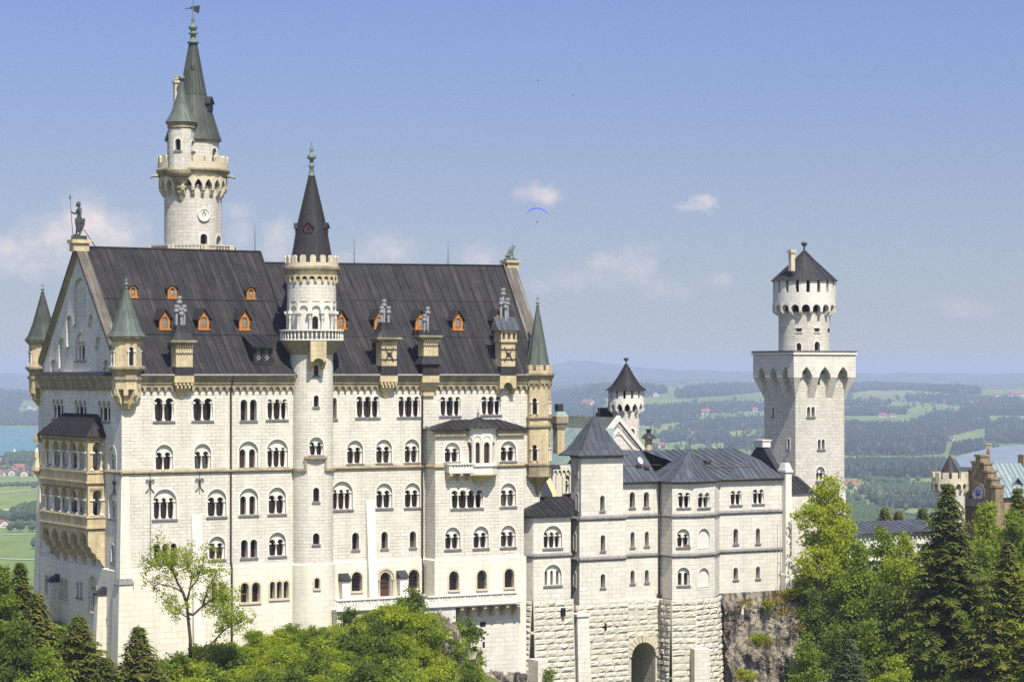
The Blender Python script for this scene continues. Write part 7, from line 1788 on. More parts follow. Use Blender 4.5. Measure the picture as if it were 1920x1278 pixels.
flat('lake', [(1740, 884), (1786, 876), (1800, 862), (1822, 858), (1838, 853), (1850, 848), (1880, 843), (1925, 840), (2100, 838), (2100, 890), (1900, 889)], 'palelake', 7)
def track(pix, w):
    m = MB(); P_ = [ground_at(*q) + Vector((0, 0, .6)) for q in pix]
    fine = []
    for a, b in zip(P_, P_[1:]):
        for k in range(8): fine.append(a.lerp(b, k / 8))
    fine.append(P_[-1])
    L = []
    for i, p in enumerate(fine):
        d = fine[min(i + 1, len(fine) - 1)] - fine[max(i - 1, 0)]; n = Vector((-d.y, d.x, 0)).normalized() * w / 2; L += [p + n, p - n]
    m.add(L, [(2 * i, 2 * i + 1, 2 * i + 3, 2 * i + 2) for i in range(len(fine) - 1)]); o = m.obj('field_path', 'track'); o['kind'] = 'structure'
track([(-60, 928), (0, 924), (40, 920), (90, 917)], 7); track([(-60, 1046), (0, 1048), (40, 1049), (90, 1050)], 6); track([(-60, 903), (30, 902), (90, 900)], 7); track([(-60, 1002), (0, 1003), (90, 1000)], 5); track([(-40, 957.5), (12, 956), (32, 955.5), (60, 958)], 22)

# ---- far woods: each wood one mass of small trees
def far_tree(m, p, h, kind, rnd):
    x, y, z = p; a = rnd.uniform(0, 6.3)
    if kind == 'c':
        r = h * rnd.uniform(.15, .22); n = 5
        for z0, z1, rr in ((.02, .62, 1.0), (.4, 1.0, .62)):
            b = [(x + r * rr * cos(a + 2 * pi * i / n), y + r * rr * sin(a + 2 * pi * i / n), z + h * z0) for i in range(n)] + [(x, y, z + h * z1)]
            m.add(b, [(i, (i + 1) % n, n) for i in range(n)])
    else:
        r = h * rnd.uniform(.34, .48); n = 6; pts = []
        for k, (f, rr) in enumerate(((.03, .5), (.3, 1.0), (.62, .9), (.88, .5))):
            for i in range(n): q = rr * rnd.uniform(.78, 1.15); pts.append((x + r * q * cos(a + 2 * pi * i / n), y + r * q * sin(a + 2 * pi * i / n), z + h * f * rnd.uniform(.92, 1.06)))
        pts.append((x, y, z + h))
        m.add(pts, [(k * n + i, k * n + (i + 1) % n, (k + 1) * n + (i + 1) % n, (k + 1) * n + i) for k in range(3) for i in range(n)] + [(3 * n + i, 3 * n + (i + 1) % n, 4 * n) for i in range(n)])
def inpoly(p, poly):
    c = False; j = len(poly) - 1
    for i in range(len(poly)):
        (xi, yi), (xj, yj) = poly[i], poly[j]
        if (yi > p[1]) != (yj > p[1]) and p[0] < (xj - xi) * (p[1] - yi) / (yj - yi) + xi: c = not c
        j = i
    return c
WN = [0]
def wood(poly, dens, label, mix=.9, h=(16, 26), mat='farwood', seed=None):
    WN[0] += 1; rnd = random.Random(WN[0] * 7 if seed is None else seed); m = MB()
    x0, x1 = min(p[0] for p in poly), max(p[0] for p in poly); y0, y1 = min(p[1] for p in poly), max(p[1] for p in poly)
    n = int((x1 - x0) * (y1 - y0) * dens)
    for _ in range(n):
        p = (rnd.uniform(x0, x1), rnd.uniform(y0, y1))
        if not inpoly((p[0] + rnd.gauss(0, 1.5), p[1] + rnd.gauss(0, .8)), poly): continue
        far_tree(m, ground_at(*p), rnd.uniform(*h), 'c' if rnd.random() < mix else 'd', rnd)
    if not m.v: return
    o = m.obj('far_wood', mat); reg(o, label, 'wood', 'woods in the valley', 'stuff')
wood([(1560, 734), (1600, 729), (1650, 725), (1700, 725), (1750, 729), (1830, 736), (1835, 740), (1760, 735), (1700, 731), (1640, 731), (1560, 739)], .6, 'dark wood along the crest of the far ridge right of the tall tower', .3, (20, 30))
wood([(1560, 853), (1560, 808), (1600, 806), (1640, 808), (1700, 806), (1725, 796), (1750, 784), (1800, 786), (1850, 794), (1858, 800), (1815, 808), (1772, 820), (1768, 849), (1722, 854)], .5, 'large dark spruce wood filling the slope right of the tall tower', .95, (20, 30))
wood([(1560, 778), (1600, 774), (1680, 773), (1700, 776), (1640, 778), (1560, 781)], .5, 'narrow wood above the clearing right of the tall tower', .8)
wood([(1850, 806), (1880, 796), (1990, 796), (1990, 832), (1900, 832), (1856, 829), (1850, 818)], .5, 'spruce wood above the pale lake at the right edge', .9)
wood([(1690, 748), (1770, 746), (1860, 752), (1990, 760), (1990, 772), (1860, 766), (1740, 756), (1690, 752)], .12, 'scattered trees between the houses of the ridge village', .5)
wood([(1800, 772), (1850, 770), (1990, 772), (1990, 778), (1860, 780), (1800, 776)], .5, 'wood strip below the ridge village', .9)
wood([(1560, 889), (1600, 886), (1700, 885), (1770, 886), (1790, 888), (1790, 893), (1740, 895), (1560, 896)], .9, 'mixed wood band across the meadow between tall tower and gatehouse', .45, (16, 26))
wood([(1612, 924), (1640, 922), (1750, 920), (1790, 922), (1790, 926), (1620, 927)], 1.0, 'light green hedge wood in the lower meadow', .25, (7, 13), 'farleaf')
wood([(1648, 951), (1690, 949), (1790, 947), (1790, 951), (1650, 953)], 1.0, 'dark tree row above the gallery roof', .5, (9, 15))
wood([(1590, 955), (1650, 968), (1700, 980), (1790, 980), (1790, 998), (1590, 998)], .3, 'pale leafy wood just above the gallery roof', .12, (8, 13), 'farleaf')
wood([(1786, 848), (1842, 843), (1842, 850), (1790, 853)], .7, 'spruce clump on the shore of the pale lake', .95, (20, 28))
wood([(1560, 760), (1640, 756), (1680, 758), (1600, 763)], .2, 'thin tree line on the far meadow', .5)
wood([(1020, 735), (1110, 726), (1210, 730), (1250, 736), (1210, 744), (1020, 748)], .35, 'hazy wood on the far hills behind the round turret', .6, (20, 30))
wood([(1270, 741), (1320, 731), (1400, 724), (1440, 722), (1440, 735), (1330, 743), (1270, 748)], .5, 'wood on the crest of the far ridge left of the tall tower', .5, (20, 30))
wood([(1200, 772), (1290, 764), (1380, 762), (1440, 766), (1440, 770), (1390, 772), (1320, 776), (1290, 790), (1200, 799)], .45, 'broad spruce wood between round turret and tall tower', .9)
wood([(1280, 806), (1330, 798), (1380, 795), (1440, 792), (1440, 803), (1370, 808), (1300, 809)], .5, 'spruce wood on the slope left of the tall tower', .9)
wood([(1244, 827), (1262, 824), (1284, 822), (1286, 826), (1250, 830)], .8, 'round clump of trees on the green slope', .5)
wood([(1300, 829), (1330, 826), (1365, 823), (1368, 828), (1310, 833)], .8, 'tree belt in the middle of the green slope', .8)
wood([(1358, 840), (1390, 837), (1440, 835), (1440, 840), (1380, 842)], .9, 'spruce belt at the foot of the tall tower', .9)
wood([(1020, 752), (1130, 752), (1136, 760), (1060, 764), (1130, 772), (1210, 770), (1210, 790), (1020, 790)], .3, 'hazy wood between corner turret and round turret', .8)
wood([(-300, 762), (-40, 752), (40, 758), (30, 772), (36, 782), (-300, 790)], .35, 'hazy wood on the hill beyond the turquoise lake', .8)
wood([(-300, 786), (0, 784), (100, 778), (300, 780), (300, 799), (80, 798), (-300, 798)], .4, 'shore wood on the far side of the turquoise lake', .8)
wood([(-300, 738), (0, 733), (100, 736), (300, 740), (300, 752), (60, 750), (-300, 748)], .3, 'wood on the hazy crest beyond the turquoise lake', .8)
wood([(12, 872), (40, 868), (72, 872), (110, 874), (110, 882), (60, 880), (10, 878)], .35, 'leafy trees between village and turquoise lake', .1, (16, 24), 'farleaf')
wood([(1560, 742), (1990, 742), (1990, 775), (1560, 770)], .012, 'scattered trees and bushes on the far meadows right of the tall tower', .4, (10, 20), 'farleaf')
wood([(1210, 760), (1440, 745), (1440, 850), (1210, 850)], .012, 'scattered trees and bushes on the green slopes left of the tall tower', .5, (8, 18), 'farleaf')
wood([(1560, 858), (1790, 858), (1790, 965), (1560, 965)], .011, 'scattered bushes in the wet meadows right of the tall tower', .3, (4, 11), 'farleaf')
wood([(1620, 899), (1700, 906), (1701, 907.5), (1620, 900.5)], 1.6, 'hedge line across the bright meadow', .1, (4, 8), 'farleaf')
wood([(-60, 912), (80, 908), (80, 909), (-60, 913.5)], .5, 'low hedge below the village', .1, (3, 6), 'farleaf')
wood([(-40, 872), (90, 872), (90, 893), (-40, 893)], .035, 'garden trees between the village houses', .1, (7, 13), 'farleaf')
wood([(120, 768), (1010, 762), (1010, 790), (120, 792)], .09, 'wood behind the palace beyond the plain', .9, (20, 30))
wood([(330, 812), (620, 806), (640, 820), (340, 826)], .12, 'spruce wood on the plain behind the palace', .9)
wood([(700, 830), (1150, 822), (1170, 836), (720, 846)], .12, 'long spruce belt on the plain behind the palace', .8)
wood([(150, 885), (560, 880), (560, 892), (150, 898)], .12, 'leafy wood on the plain behind the left block', .2, (12, 20), 'farleaf')
wood([(640, 905), (1420, 890), (1440, 902), (660, 918)], .08, 'leafy belt on the plain behind the low wing', .2, (10, 18), 'farleaf')
# ---- single trees and small groups in the fields
def one_tree(px, py, h, kind, label, group):
    rnd = random.Random(int(px * 13 + py)); p = ground_at(px, py)
    if kind == 'c':
        m = MB(); far_tree(m, (0, 0, 0), h, 'c', rnd); far_tree(m, (0, 0, h * .1), h * .8, 'c', rnd); mat = 'farwood'
    else:
        m = MB(); 
        for k in range(5): far_tree(m, (rnd.uniform(-.16, .16) * h, rnd.uniform(-.16, .16) * h, h * rnd.uniform(.12, .3)), h * rnd.uniform(.55, .75), 'd', rnd)
        mat = 'farleaf'
    t = bpy.data.objects.new('field_tree', None); COL.objects.link(t); t.location = p; reg(t, label, 'tree', group)
    m.obj('crown', mat, t, base=Vector((0, 0, 0))); m = MB(); m.tube([(0, 0, -.5), (0, 0, h * .4)], h * .02, 5); m.obj('trunk', 'bark', t, base=Vector((0, 0, 0)))
for px, py, h, lab in ((19.5, 997, 11, 'smallest of the three trees in a row by the lower field track'), (37.5, 997, 14, 'middle tree of the three in a row by the lower field track'), (61, 997, 13, 'right tree of the three in a row by the lower field track'), (64, 917, 12, 'lone round bush beside the pale track below the village'), (62, 1029, 11, 'half hidden tree at the edge of the castle above the lowest track')):
    one_tree(px, py, h, 'd', lab, 'single trees in the fields')
for i, px in enumerate((5, 14, 24, 33, 42, 50, 58, 67, 76)): one_tree(px, 982 + (i % 2) * 1.5, (17, 15, 19, 20, 23, 22, 20, 27, 25)[i], 'd', 'round leafy tree of the hedge row beside the pond', 'hedge row beside the pond')
for px, py, h, k, lab in ((1227, 819, 24, 'c', 'spruce beside the small chimney on the slope'), (1229, 825, 20, 'd', 'round tree below the spruce on the slope'), (1381, 822, 22, 'c', 'dark spruce standing free on the green knoll'), (1402, 815, 18, 'd', 'round tree on the green knoll'), (1422, 814, 24, 'c', 'slim spruce on the green knoll by the tall tower'), (1304, 789, 24, 'c', 'spruce above the broad wood'), (1330, 786, 24, 'c', 'spruce in the clearing left of the tall tower'), (1424, 767, 20, 'd', 'round tree on the upper meadow by the tall tower'), (1838, 738, 30, 'c', 'tall spruce above the ridge village'), (1867, 844, 20, 'd', 'round tree above the shore of the pale lake'), (1642, 952, 26, 'd', 'tree at the end of the dark row above the gallery'), (1708, 855, 22, 'd', 'bush below the large spruce wood'), (1636, 857, 10, 'd', 'first small bush in the meadow below the large wood'), (1647, 858, 9, 'd', 'second small bush in the meadow below the large wood'), (1598, 855, 9, 'd', 'bush beside the tall tower in the meadow'), (1632, 749, 16, 'd', 'tree on the far meadow below the crest'), (1593, 751, 24, 'd', 'dark tree group beside the tall tower on the far meadow')):
    one_tree(px, py, h, k, lab, 'single trees on the slopes')
# ---- farm houses and villages
def house_meshes(w, l, hw, hr, roof):
    key = ('house', w, l, hw, hr, roof)
    if key not in WC:
        m = MB(); m.prism([(-w, -l), (w, -l), (w, l), (-w, l)], -2, hw); m.quad((-w, -l, hw), (w, -l, hw), (0, -l, hw + hr)); m.quad((-w, l, hw), (w, l, hw), (0, l, hw + hr)); a = m.mesh('wall', ['plaster'])
        m = MB(); e = .9
        for s_ in (-1, 1): m.add([(s_ * (w + e), -l - e, hw - e * hr / w), (s_ * (w + e), l + e, hw - e * hr / w), (0, l + e, hw + hr + .1), (0, -l - e, hw + hr + .1)] + [(s_ * (w + e), -l - e, hw - e * hr / w - .3), (s_ * (w + e), l + e, hw - e * hr / w - .3), (0, l + e, hw + hr - .2), (0, -l - e, hw + hr - .2)], [(0, 1, 2, 3), (4, 5, 6, 7), (0, 3, 7, 4), (0, 1, 5, 4)])
        b = m.mesh('roof', [roof])
        m = MB(); m.box(-w - .05, -w + .05, -l * .6, -l * .2, 1, 2.4); m.box(-w * .5, -w * .1, -l - .05, -l + .1, 1, 2.4); m.box(w * .1, w * .5, -l - .05, -l + .1, 1, 2.4); m.box(-w * .2, w * .2, -l - .05, -l + .1, 3.2, 4.4)
        WC[key] = (a, b, m.mesh('window', ['glass']))
    return WC[key]
def house(px, py, size, rz, roof, label, group):
    p = ground_at(px, py); t = bpy.data.objects.new('house', None); COL.objects.link(t); t.location = p; t.rotation_euler = (0, 0, rz); t.scale = (size, size, size); reg(t, label, 'house', group)
    for nm, me in zip(('wall', 'roof', 'window'), house_meshes(5.5, 8.5, 5.5, 4.2, roof)): o = bpy.data.objects.new(nm, me); COL.objects.link(o); o.parent = t
rnd = random.Random(21); VILL = []
for i in range(64):
    for _ in range(60):
        px, py = rnd.uniform(-40, 100), 893 - 22 * rnd.random() ** 1.3
        if all(abs(px - a) / 5.5 + abs(py - b) / 2.8 > 1 for a, b in VILL): VILL.append((px, py)); break
for i, (px, py) in enumerate(VILL):
    r_ = rnd.random() < .72; front_ = py > 886
    house(px, py, rnd.uniform(.7, 1.05), rnd.choice((0.2, 1.75, 1.5, .5)), 'redroof' if r_ else 'brownroof', 'white house with a %s roof in the %s of the lakeside village' % ('red tiled' if r_ else 'dark brown', 'front row' if front_ else 'crowded middle'), 'houses of the lakeside village')
for i, (px, py, s_, lab) in enumerate([(1747, 745, 1.3, 'left farmhouse of the ridge village'), (1760, 747, 1.2, 'second farmhouse of the ridge village'), (1768, 755, 1.2, 'house below the second farm of the ridge village'), (1778, 757, 1.6, 'long red roofed barn in the ridge village'), (1794, 757, 1.2, 'white house beside the long red barn'), (1803, 756, 1.3, 'red roofed house in the middle of the ridge village'), (1812, 755, 1.1, 'house above the middle of the ridge village'), (1820, 759, 1.5, 'broad red house at the lower edge of the ridge village'), (1830, 759, 1.5, 'red house right of the broad one in the ridge village'), (1840, 758, 1.6, 'brown barn at the right of the ridge village'), (1848, 759, 1.4, 'last house at the right of the ridge village'), (1866, 746, 1.5, 'lone farmhouse right of the ridge village'), (1892, 743, 1.4, 'pale house near the right edge of the picture'), (1905, 743, 2.0, 'long orange roofed house near the right edge'), (1917, 742, 1.4, 'house cut by the right edge of the picture'),
        (1780, 824, .9, 'upper hut in the clearing beside the large wood'), (1787, 828, 1.1, 'lower hut in the clearing beside the large wood'), (1593, 914, 1.0, 'red roofed farmhouse right of the tall tower'), (1601, 915, .8, 'small barn beside the red roofed farmhouse'),
        (1104, 763, 2.6, 'large farm with reddish roof left of the round turret'), (1228, 743, 1.6, 'red roofed farm beside the round turret'), (1321, 777, 1.7, 'long farm in the clearing left of the tall tower'), (1413, 771, 1.2, 'white chapel like house near the tall tower'), (1270, 823, 1.1, 'white farmhouse on the green slope'), (1283, 825, 1.1, 'red roofed farmhouse on the green slope'), (1293, 825, 1.0, 'low barn on the green slope'), (1241, 838, 1.0, 'pale house at the foot of the green slope'), (52, 766, 1.6, 'red roofed house in the clearing beyond the turquoise lake'), (64, 768, 1.2, 'white house in the clearing beyond the turquoise lake'), (1655, 782, 1.2, 'farm in the clearing above the large wood'), (1673, 781, 1.0, 'white house in the clearing above the large wood'), (3, 988, .8, 'white house at the left edge beside the hedge row'), (14, 987, .7, 'low white house beside the hedge row')]):
    house(px, py, s_, (.2, 1.4, 1.7, .6)[i % 4], 'redroof' if i % 5 else 'brownroof', lab, 'scattered farmhouses in the valley')
# sailing boat on the lake
p = ground_at(27, 852); t = bpy.data.objects.new('sailing_boat', None); COL.objects.link(t); t.location = (p.x, p.y, -149.2); reg(t, 'small sailing boat with white sails on the turquoise lake', 'boat')
m = MB(); hl = [(-4, 0), (-2.5, -1.1), (1.5, -1.2), (4.5, 0), (1.5, 1.2), (-2.5, 1.1)]; m.loft([(q[0] * .8, q[1] * .6) for q in hl], -.3, hl, 1.0, True); m.obj('hull', 'sail', t, base=Vector((0, 0, 0)))
m = MB(); m.add([(-3.6, .0, 1.6), (.4, .2, 1.6), (.6, 0, 12), (-1.4, .5, 4.5)], [(0, 1, 2), (0, 1, 3)]); m.add([(.9, 0, 1.4), (4.2, .1, 1.3), (.9, 0, 10)], [(0, 1, 2)]); m.obj('sail', 'sail', t, base=Vector((0, 0, 0))); m = MB(); m.tube([(.7, 0, .8), (.7, 0, 12.4)], .08, 5); m.obj('mast', 'bark', t, base=Vector((0, 0, 0)))

# ------------------------------------------------------------------ air
hz, nt, pp = newmat('haze'); out = [n for n in nt.nodes if n.type == 'OUTPUT_MATERIAL'][0]
for l in list(nt.links): nt.links.remove(l)
nt.nodes.remove(pp); pv = nt.nodes.new('ShaderNodeVolumePrincipled'); nt.links.new(pv.outputs[0], out.inputs['Volume'])
pv.inputs['Color'].default_value = (.54, .635, .81, 1); pv.inputs['Density'].default_value = 1.0e-4; pv.inputs['Anisotropy'].default_value = 0.0
m = MB(); m.box(-16000, 16000, -320, 46500, -152, 112)
ho = m.obj('haze', 'haze'); ho['kind'] = 'stuff'; reg(ho, 'pale blue summer haze over the valley', 'haze')
# ------------------------------------------------------------------ castle hill
CT = []
def ctp(px, py, v): u = U(px, v); CT.append((u, v, Zv(py, u, v)))
for a in [(225, 1295, -3), (300, 1268, -3), (380, 1240, -3), (440, 1218, -2), (520, 1199, -2), (600, 1194, -3.5), (640, 1172, -5), (700, 1158, -6), (760, 1146, -6.5), (805, 1156, -6.5), (850, 1182, -6.5), (880, 1225, -6.5), (902, 1290, -6), (918, 1340, -6), (940, 1345, -5), (980, 1350, -6),
          (240, 1350, -12), (330, 1330, -14), (420, 1300, -14), (520, 1285, -15), (610, 1278, -17), (700, 1268, -18), (790, 1275, -18), (860, 1310, -16), (920, 1350, -14), 
          (1500, 1092, 2), (1560, 1085, 3), (1700, 1090, 2), (1900, 1100, 0), (1560, 1170, -2), (1620, 1200, -6), (1750, 1190, -9), (1900, 1190, -14), (1560, 1400, -12), (1650, 1340, -16), (1800, 1300, -22), (1900, 1300, -26)]: ctp(*a)
CT += [(62, -3, -42), (68, -2, -41.5), (74, -5, -42), (80, -5, -44), (86, -6, -45), (92, -7, -44), (80, -10, -46), (88, -12, -46), (70, -10, -45), (62, -12, -45), (66, -.5, -41.5), (97, -8, -43), (-1, 25, -26), (-1, 15, -26.7), (-1, 9, -27.5), (-1, 3, -31), (-10, 20, -31), (-10, 8, -33), (-10, -5, -38), (-25, 10, -42), (-25, 30, -40), (-20, -12, -45), (-60, 10, -80), (-60, -40, -95),
       (10, 12, -26), (30, 12, -26), (48, 10, -26), (70, 8, -26), (95, 14, -25), (115, 10, -25), (30, 30, -30), (70, 30, -30), (110, 30, -30), (150, 0, -40), (150, -40, -70), (10, -60, -80), (60, -60, -80), (110, -60, -80), (40, -110, -115), (110, -110, -115), (-30, -110, -120), (30, 80, -75), (100, 80, -75), (30, 150, -165), (110, 150, -165), (-60, 100, -150), (170, 80, -110)]
def hill(u, v):
    sw = sz = 0.0
    for a, b, z in CT:
        d = (u - a) ** 2 + (v - b) ** 2 + .6
        w = 1 / d ** 1.9; sw += w; sz += w * z
    n = noise.noise((u * .11, v * .11, 5.0)) * 1.6 + noise.noise((u * .33, v * .33, 1.0)) * .75
    return sz / sw + n * sstep(0, -6, v) * .8
def axis(parts):
    r = []
    for a, b, s_ in parts:
        x = a
        while x < b - 1e-6: r.append(x); x += s_
    r.append(parts[-1][1]); return r
gu_, gv_ = axis([(-80, -20, 6), (-20, 110, 1.5), (110, 176, 6)]), axis([(-130, -40, 6), (-40, 6, 1.5), (6, 40, 6), (40, 170, 12)])
def soil(name):
    m, nt, p = newmat(name); L = nt.links.new; tc = nt.nodes.new('ShaderNodeTexCoord')
    n = N(nt, 'ShaderNodeTexNoise', ins={'Scale': .35, 'Detail': 6.0, 'Roughness': .65}); L(tc.outputs['Object'], n.inputs['Vector'])
    L(ramp(nt, n.outputs[0], [(.3, (.045, .06, .015)), (.5, (.09, .12, .025)), (.62, (.14, .17, .035)), (.74, (.16, .13, .06))]), p.inputs['Base Color']); p.inputs['Roughness'].default_value = .95
soil('soil')
m = MB(); nu_ = len(gu_); HZT = {}
for v in gv_:
    for u in gu_: HZT[(u, v)] = hill(u, v)
m.add([(*W(u, v)[:2], HZT[(u, v)]) for v in gv_ for u in gu_], [(j * nu_ + i, j * nu_ + i + 1, (j + 1) * nu_ + i + 1, (j + 1) * nu_ + i) for j in range(len(gv_) - 1) for i in range(nu_ - 1)], smooth=True)
ho_ = m.obj('castle_hill', 'soil'); ho_['kind'] = 'structure'
def hillxy(x, y): return hill(*UVW(x, y))

# forecourt right of the wing: paving, low wall
m = MB(); q = [P3(1472, 1095, 1.0), P3(1560, 1085, 1.5), P3(1600, 1066, 9), P3(1474, 1066, 8)]; zc = q[0][2]
m.prism([(a[0], a[1]) for a in q], zc - .4, zc); o = m.obj('forecourt', 'track', None, Vector((0, 0, 0))); o.location = W(0, 0); o.rotation_euler = (0, 0, TH); o['kind'] = 'structure'
fw = thing('low_wall', 'low grey parapet wall of the forecourt right of the wing', 'wall', q[0][0], q[0][1], zc - 2)
m = MB(); m.box(WU3 + .9, U(1560, .8), .55, .95, zc - 3, zc - .25); m.obj('stone_wall', 'graywall', fw); m = MB(); m.box(WU3 + .9, U(1560, .8), .45, 1.05, zc - .25, zc - .1); m.obj('coping', 'sill', fw)

# ------------------------------------------------------------------ rock
def rockmat(name):
    m, nt, p = newmat(name); L = nt.links.new; tc = nt.nodes.new('ShaderNodeTexCoord')
    n = N(nt, 'ShaderNodeTexNoise', ins={'Scale': .22, 'Detail': 9.0, 'Roughness': .62}); L(tc.outputs['Object'], n.inputs['Vector'])
    col = ramp(nt, n.outputs[0], [(.3, (.11, .095, .07)), (.5, (.24, .205, .155)), (.7, (.38, .34, .265))])
    mp = N(nt, 'ShaderNodeMapping', ins={'Scale': (.8, .8, .1)}); L(tc.outputs['Object'], mp.inputs[0])
    n2 = N(nt, 'ShaderNodeTexNoise', ins={'Scale': 1.1, 'Detail': 7.0, 'Roughness': .7}); L(mp.outputs[0], n2.inputs['Vector'])
    col = mixc(nt, ramp(nt, n2.outputs[0], [(.47, 0.0), (.57, .92)]), col, (.032, .03, .027))
    n3 = N(nt, 'ShaderNodeTexNoise', ins={'Scale': 2.5, 'Detail': 6.0}); L(tc.outputs['Object'], n3.inputs['Vector'])
    wv = N(nt, 'ShaderNodeVectorMath', operation='MULTIPLY_ADD'); L(n.outputs['Color'], wv.inputs[0]); wv.inputs[1].default_value = (2.2, 2.2, 1.2); mp5 = N(nt, 'ShaderNodeMapping', ins={'Scale': (.5, .5, .28)}); L(tc.outputs['Object'], mp5.inputs[0]); L(mp5.outputs[0], wv.inputs[2])
    vo = N(nt, 'ShaderNodeTexVoronoi', feature='DISTANCE_TO_EDGE', ins={'Scale': 1.0}); L(wv.outputs[0], vo.inputs['Vector'])
    col = mul(nt, col, ramp(nt, vo.outputs['Distance'], [(.0, .35), (.035, 1.0)]))
    L(col, p.inputs['Base Color']); p.inputs['Roughness'].default_value = .92
    bp = N(nt, 'ShaderNodeBump', ins={'Strength': .8, 'Distance': .35}); L(n3.outputs[0], bp.inputs['Height']); L(bp.outputs[0], p.inputs['Normal'])
rockmat('rock')
stone('limestone', (.5, .48, .42), (.42, .4, .34), (.2, .19, .17), 9, 9, 0, .9, var=(.45, 1.25), stain=(.6, 1))
m = MB(); ra, rb_ = U(1352, -1.0), U(1512, -1.0); zt0 = ZWB; nI, nJ = 80, 80; pts = []
for j in range(nJ + 1):
    for i in range(nI + 1):
        s_ = i / nI; d = j / nJ * 20
        u = ra + (rb_ + 5 - ra) * s_ + d * .22 * max(0, s_ - .45) * 2
        zt = zt0 + .15 - 1.2 * max(0, s_ - .86) * 7
        v = -.3 - d * (.26 + .18 * s_) + 9 * max(0, s_ - .82) ** 1.2 * 3
        n1 = noise.fractal(Vector((u * .22, d * .16, 3.0)), .8, 2.1, 5); n2 = noise.noise((u * .55, d * .1, 9.0)); n3 = noise.fractal(Vector((u * .9, d * .7, 1.0)), .7, 2.2, 4)
        k = min(1, d / 1.5)
        pts.append((u, v - (n1 * 1.3 + abs(n2) * 1.0 + n3 * .32) * k, zt - d + .25 * n3 * k))
m.add(pts, [(j * (nI + 1) + i, (j + 1) * (nI + 1) + i, (j + 1) * (nI + 1) + i + 1, j * (nI + 1) + i + 1) for j in range(nJ) for i in range(nI)])
m.quad(pts[0], pts[nI], (rb_ + 3, 7, zt0 - .6), (ra, 3, zt0))
o = m.obj('rock_face', 'rock', None, Vector((0, 0, 0))); o.location = W(0, 0); o.rotation_euler = (0, 0, TH); o['kind'] = 'structure'
def rocks(name, spots, mat):
    for k, (u, v, z, r, sz) in enumerate(spots):
        m = MB(); n = 16; mm = 9; pts = []
        for j in range(mm + 1):
            for i in range(n):
                a, b = 2 * pi * i / n, pi * j / mm; d = Vector((cos(a) * sin(b), sin(a) * sin(b), cos(b))); f = 1 + .7 * noise.fractal(d * 1.6 + Vector((k * 3.1, 0, 0)), .8, 2.0, 4); pts.append((u + d.x * r * f, v + d.y * r * f, z + d.z * r * sz * f))
        m.add(pts, [(j * n + i, (j + 1) * n + i, (j + 1) * n + (i + 1) % n, j * n + (i + 1) % n) for j in range(mm) for i in range(n)])
        o = m.obj(name, mat, None, Vector((0, 0, 0))); o.location = W(0, 0); o.rotation_euler = (0, 0, TH); o['kind'] = 'structure'
sp = []
rnd = random.Random(4)
for px, py, v, r in ((830, 1178, -7, 1.0), (840, 1200, -7.5, 1.1), (848, 1225, -8, 1.3), (858, 1250, -8.5, 1.3), (872, 1275, -9, 1.5), (880, 1245, -7.5, .8), (890, 1268, -8, 1.0), (820, 1165, -6.8, .8), (925, 1280, -6, 1.3), (965, 1282, -6, 1.2), (690, 1262, -17.5, .8), (560, 1272, -15.5, .7), (612, 1258, -15, .6), (845, 1192, -8.4, 1.1), (868, 1238, -9, 1.2), (832, 1215, -9.5, 1.0)):
    a = P3(px, py, v); sp.append((a[0], a[1], a[2], r, 1.1))
NR = len(sp)
for k in range(34): u, v = rnd.uniform(-6, -.6), rnd.uniform(-2, 11); sp.append((u, v, hill(u, v) + .1, rnd.uniform(.25, .75), .8))
rocks('rock_outcrop', sp[:NR], 'rock'); rocks('rock_outcrop', sp[NR:], 'limestone')

# ------------------------------------------------------------------ plants
def leaf(m, c, s_, rnd, up=.35):
    n = Vector((rnd.gauss(0, 1), rnd.gauss(0, 1), rnd.gauss(0, 1) + up)); a = n.orthogonal().normalized(); b = n.cross(a).normalized(); t = rnd.uniform(0, 6.3)
    e1 = a * cos(t) + b * sin(t); e2 = (b * cos(t) - a * sin(t)) * .62
    b0 = len(m.v); p = Vector(c)
    for q in (p - e1 * s_, p - e2 * s_, p + e1 * s_, p + e2 * s_): m.v.append((q.x, q.y, q.z))
    m.f.append((b0, b0 + 1, b0 + 2, b0 + 3)); m.mi.append(0)
def crown(m, lobes, rnd, ncl, nleaf, ls, cr):
    tot = sum(l[3] * l[4] + l[4] * l[5] + l[3] * l[5] for l in lobes)
    for x, y, z, rx, ry, rz in lobes:
        k = max(3, int(ncl * (rx * ry + ry * rz + rx * rz) / tot))
        for _ in range(k):
            d = Vector((rnd.gauss(0, 1), rnd.gauss(0, 1), rnd.gauss(0, 1) + .25)).normalized(); f = rnd.uniform(.55, 1.06)
            c = Vector((x + d.x * rx * f, y + d.y * ry * f, z + d.z * rz * f)); r = cr * rnd.uniform(.6, 1.3)
            for _ in range(int(nleaf * rnd.uniform(.6, 1.3))):
                leaf(m, (c.x + rnd.gauss(0, r * .55), c.y + rnd.gauss(0, r * .55), c.z + rnd.gauss(0, r * .33)), ls * rnd.uniform(.7, 1.3), rnd)
def wpos(px, py, Y): return Vector(((px - 960) / F * Y, Y, (HZ - py) / F * Y))
def wthing(name, label, cat, p, group=None, rz=0):
    t = bpy.data.objects.new(name, None); COL.objects.link(t); t.location = p; t.rotation_euler = (0, 0, rz); BASE[t.name] = Vector((0, 0, 0)); return reg(t, label, cat, group)
TM = {}
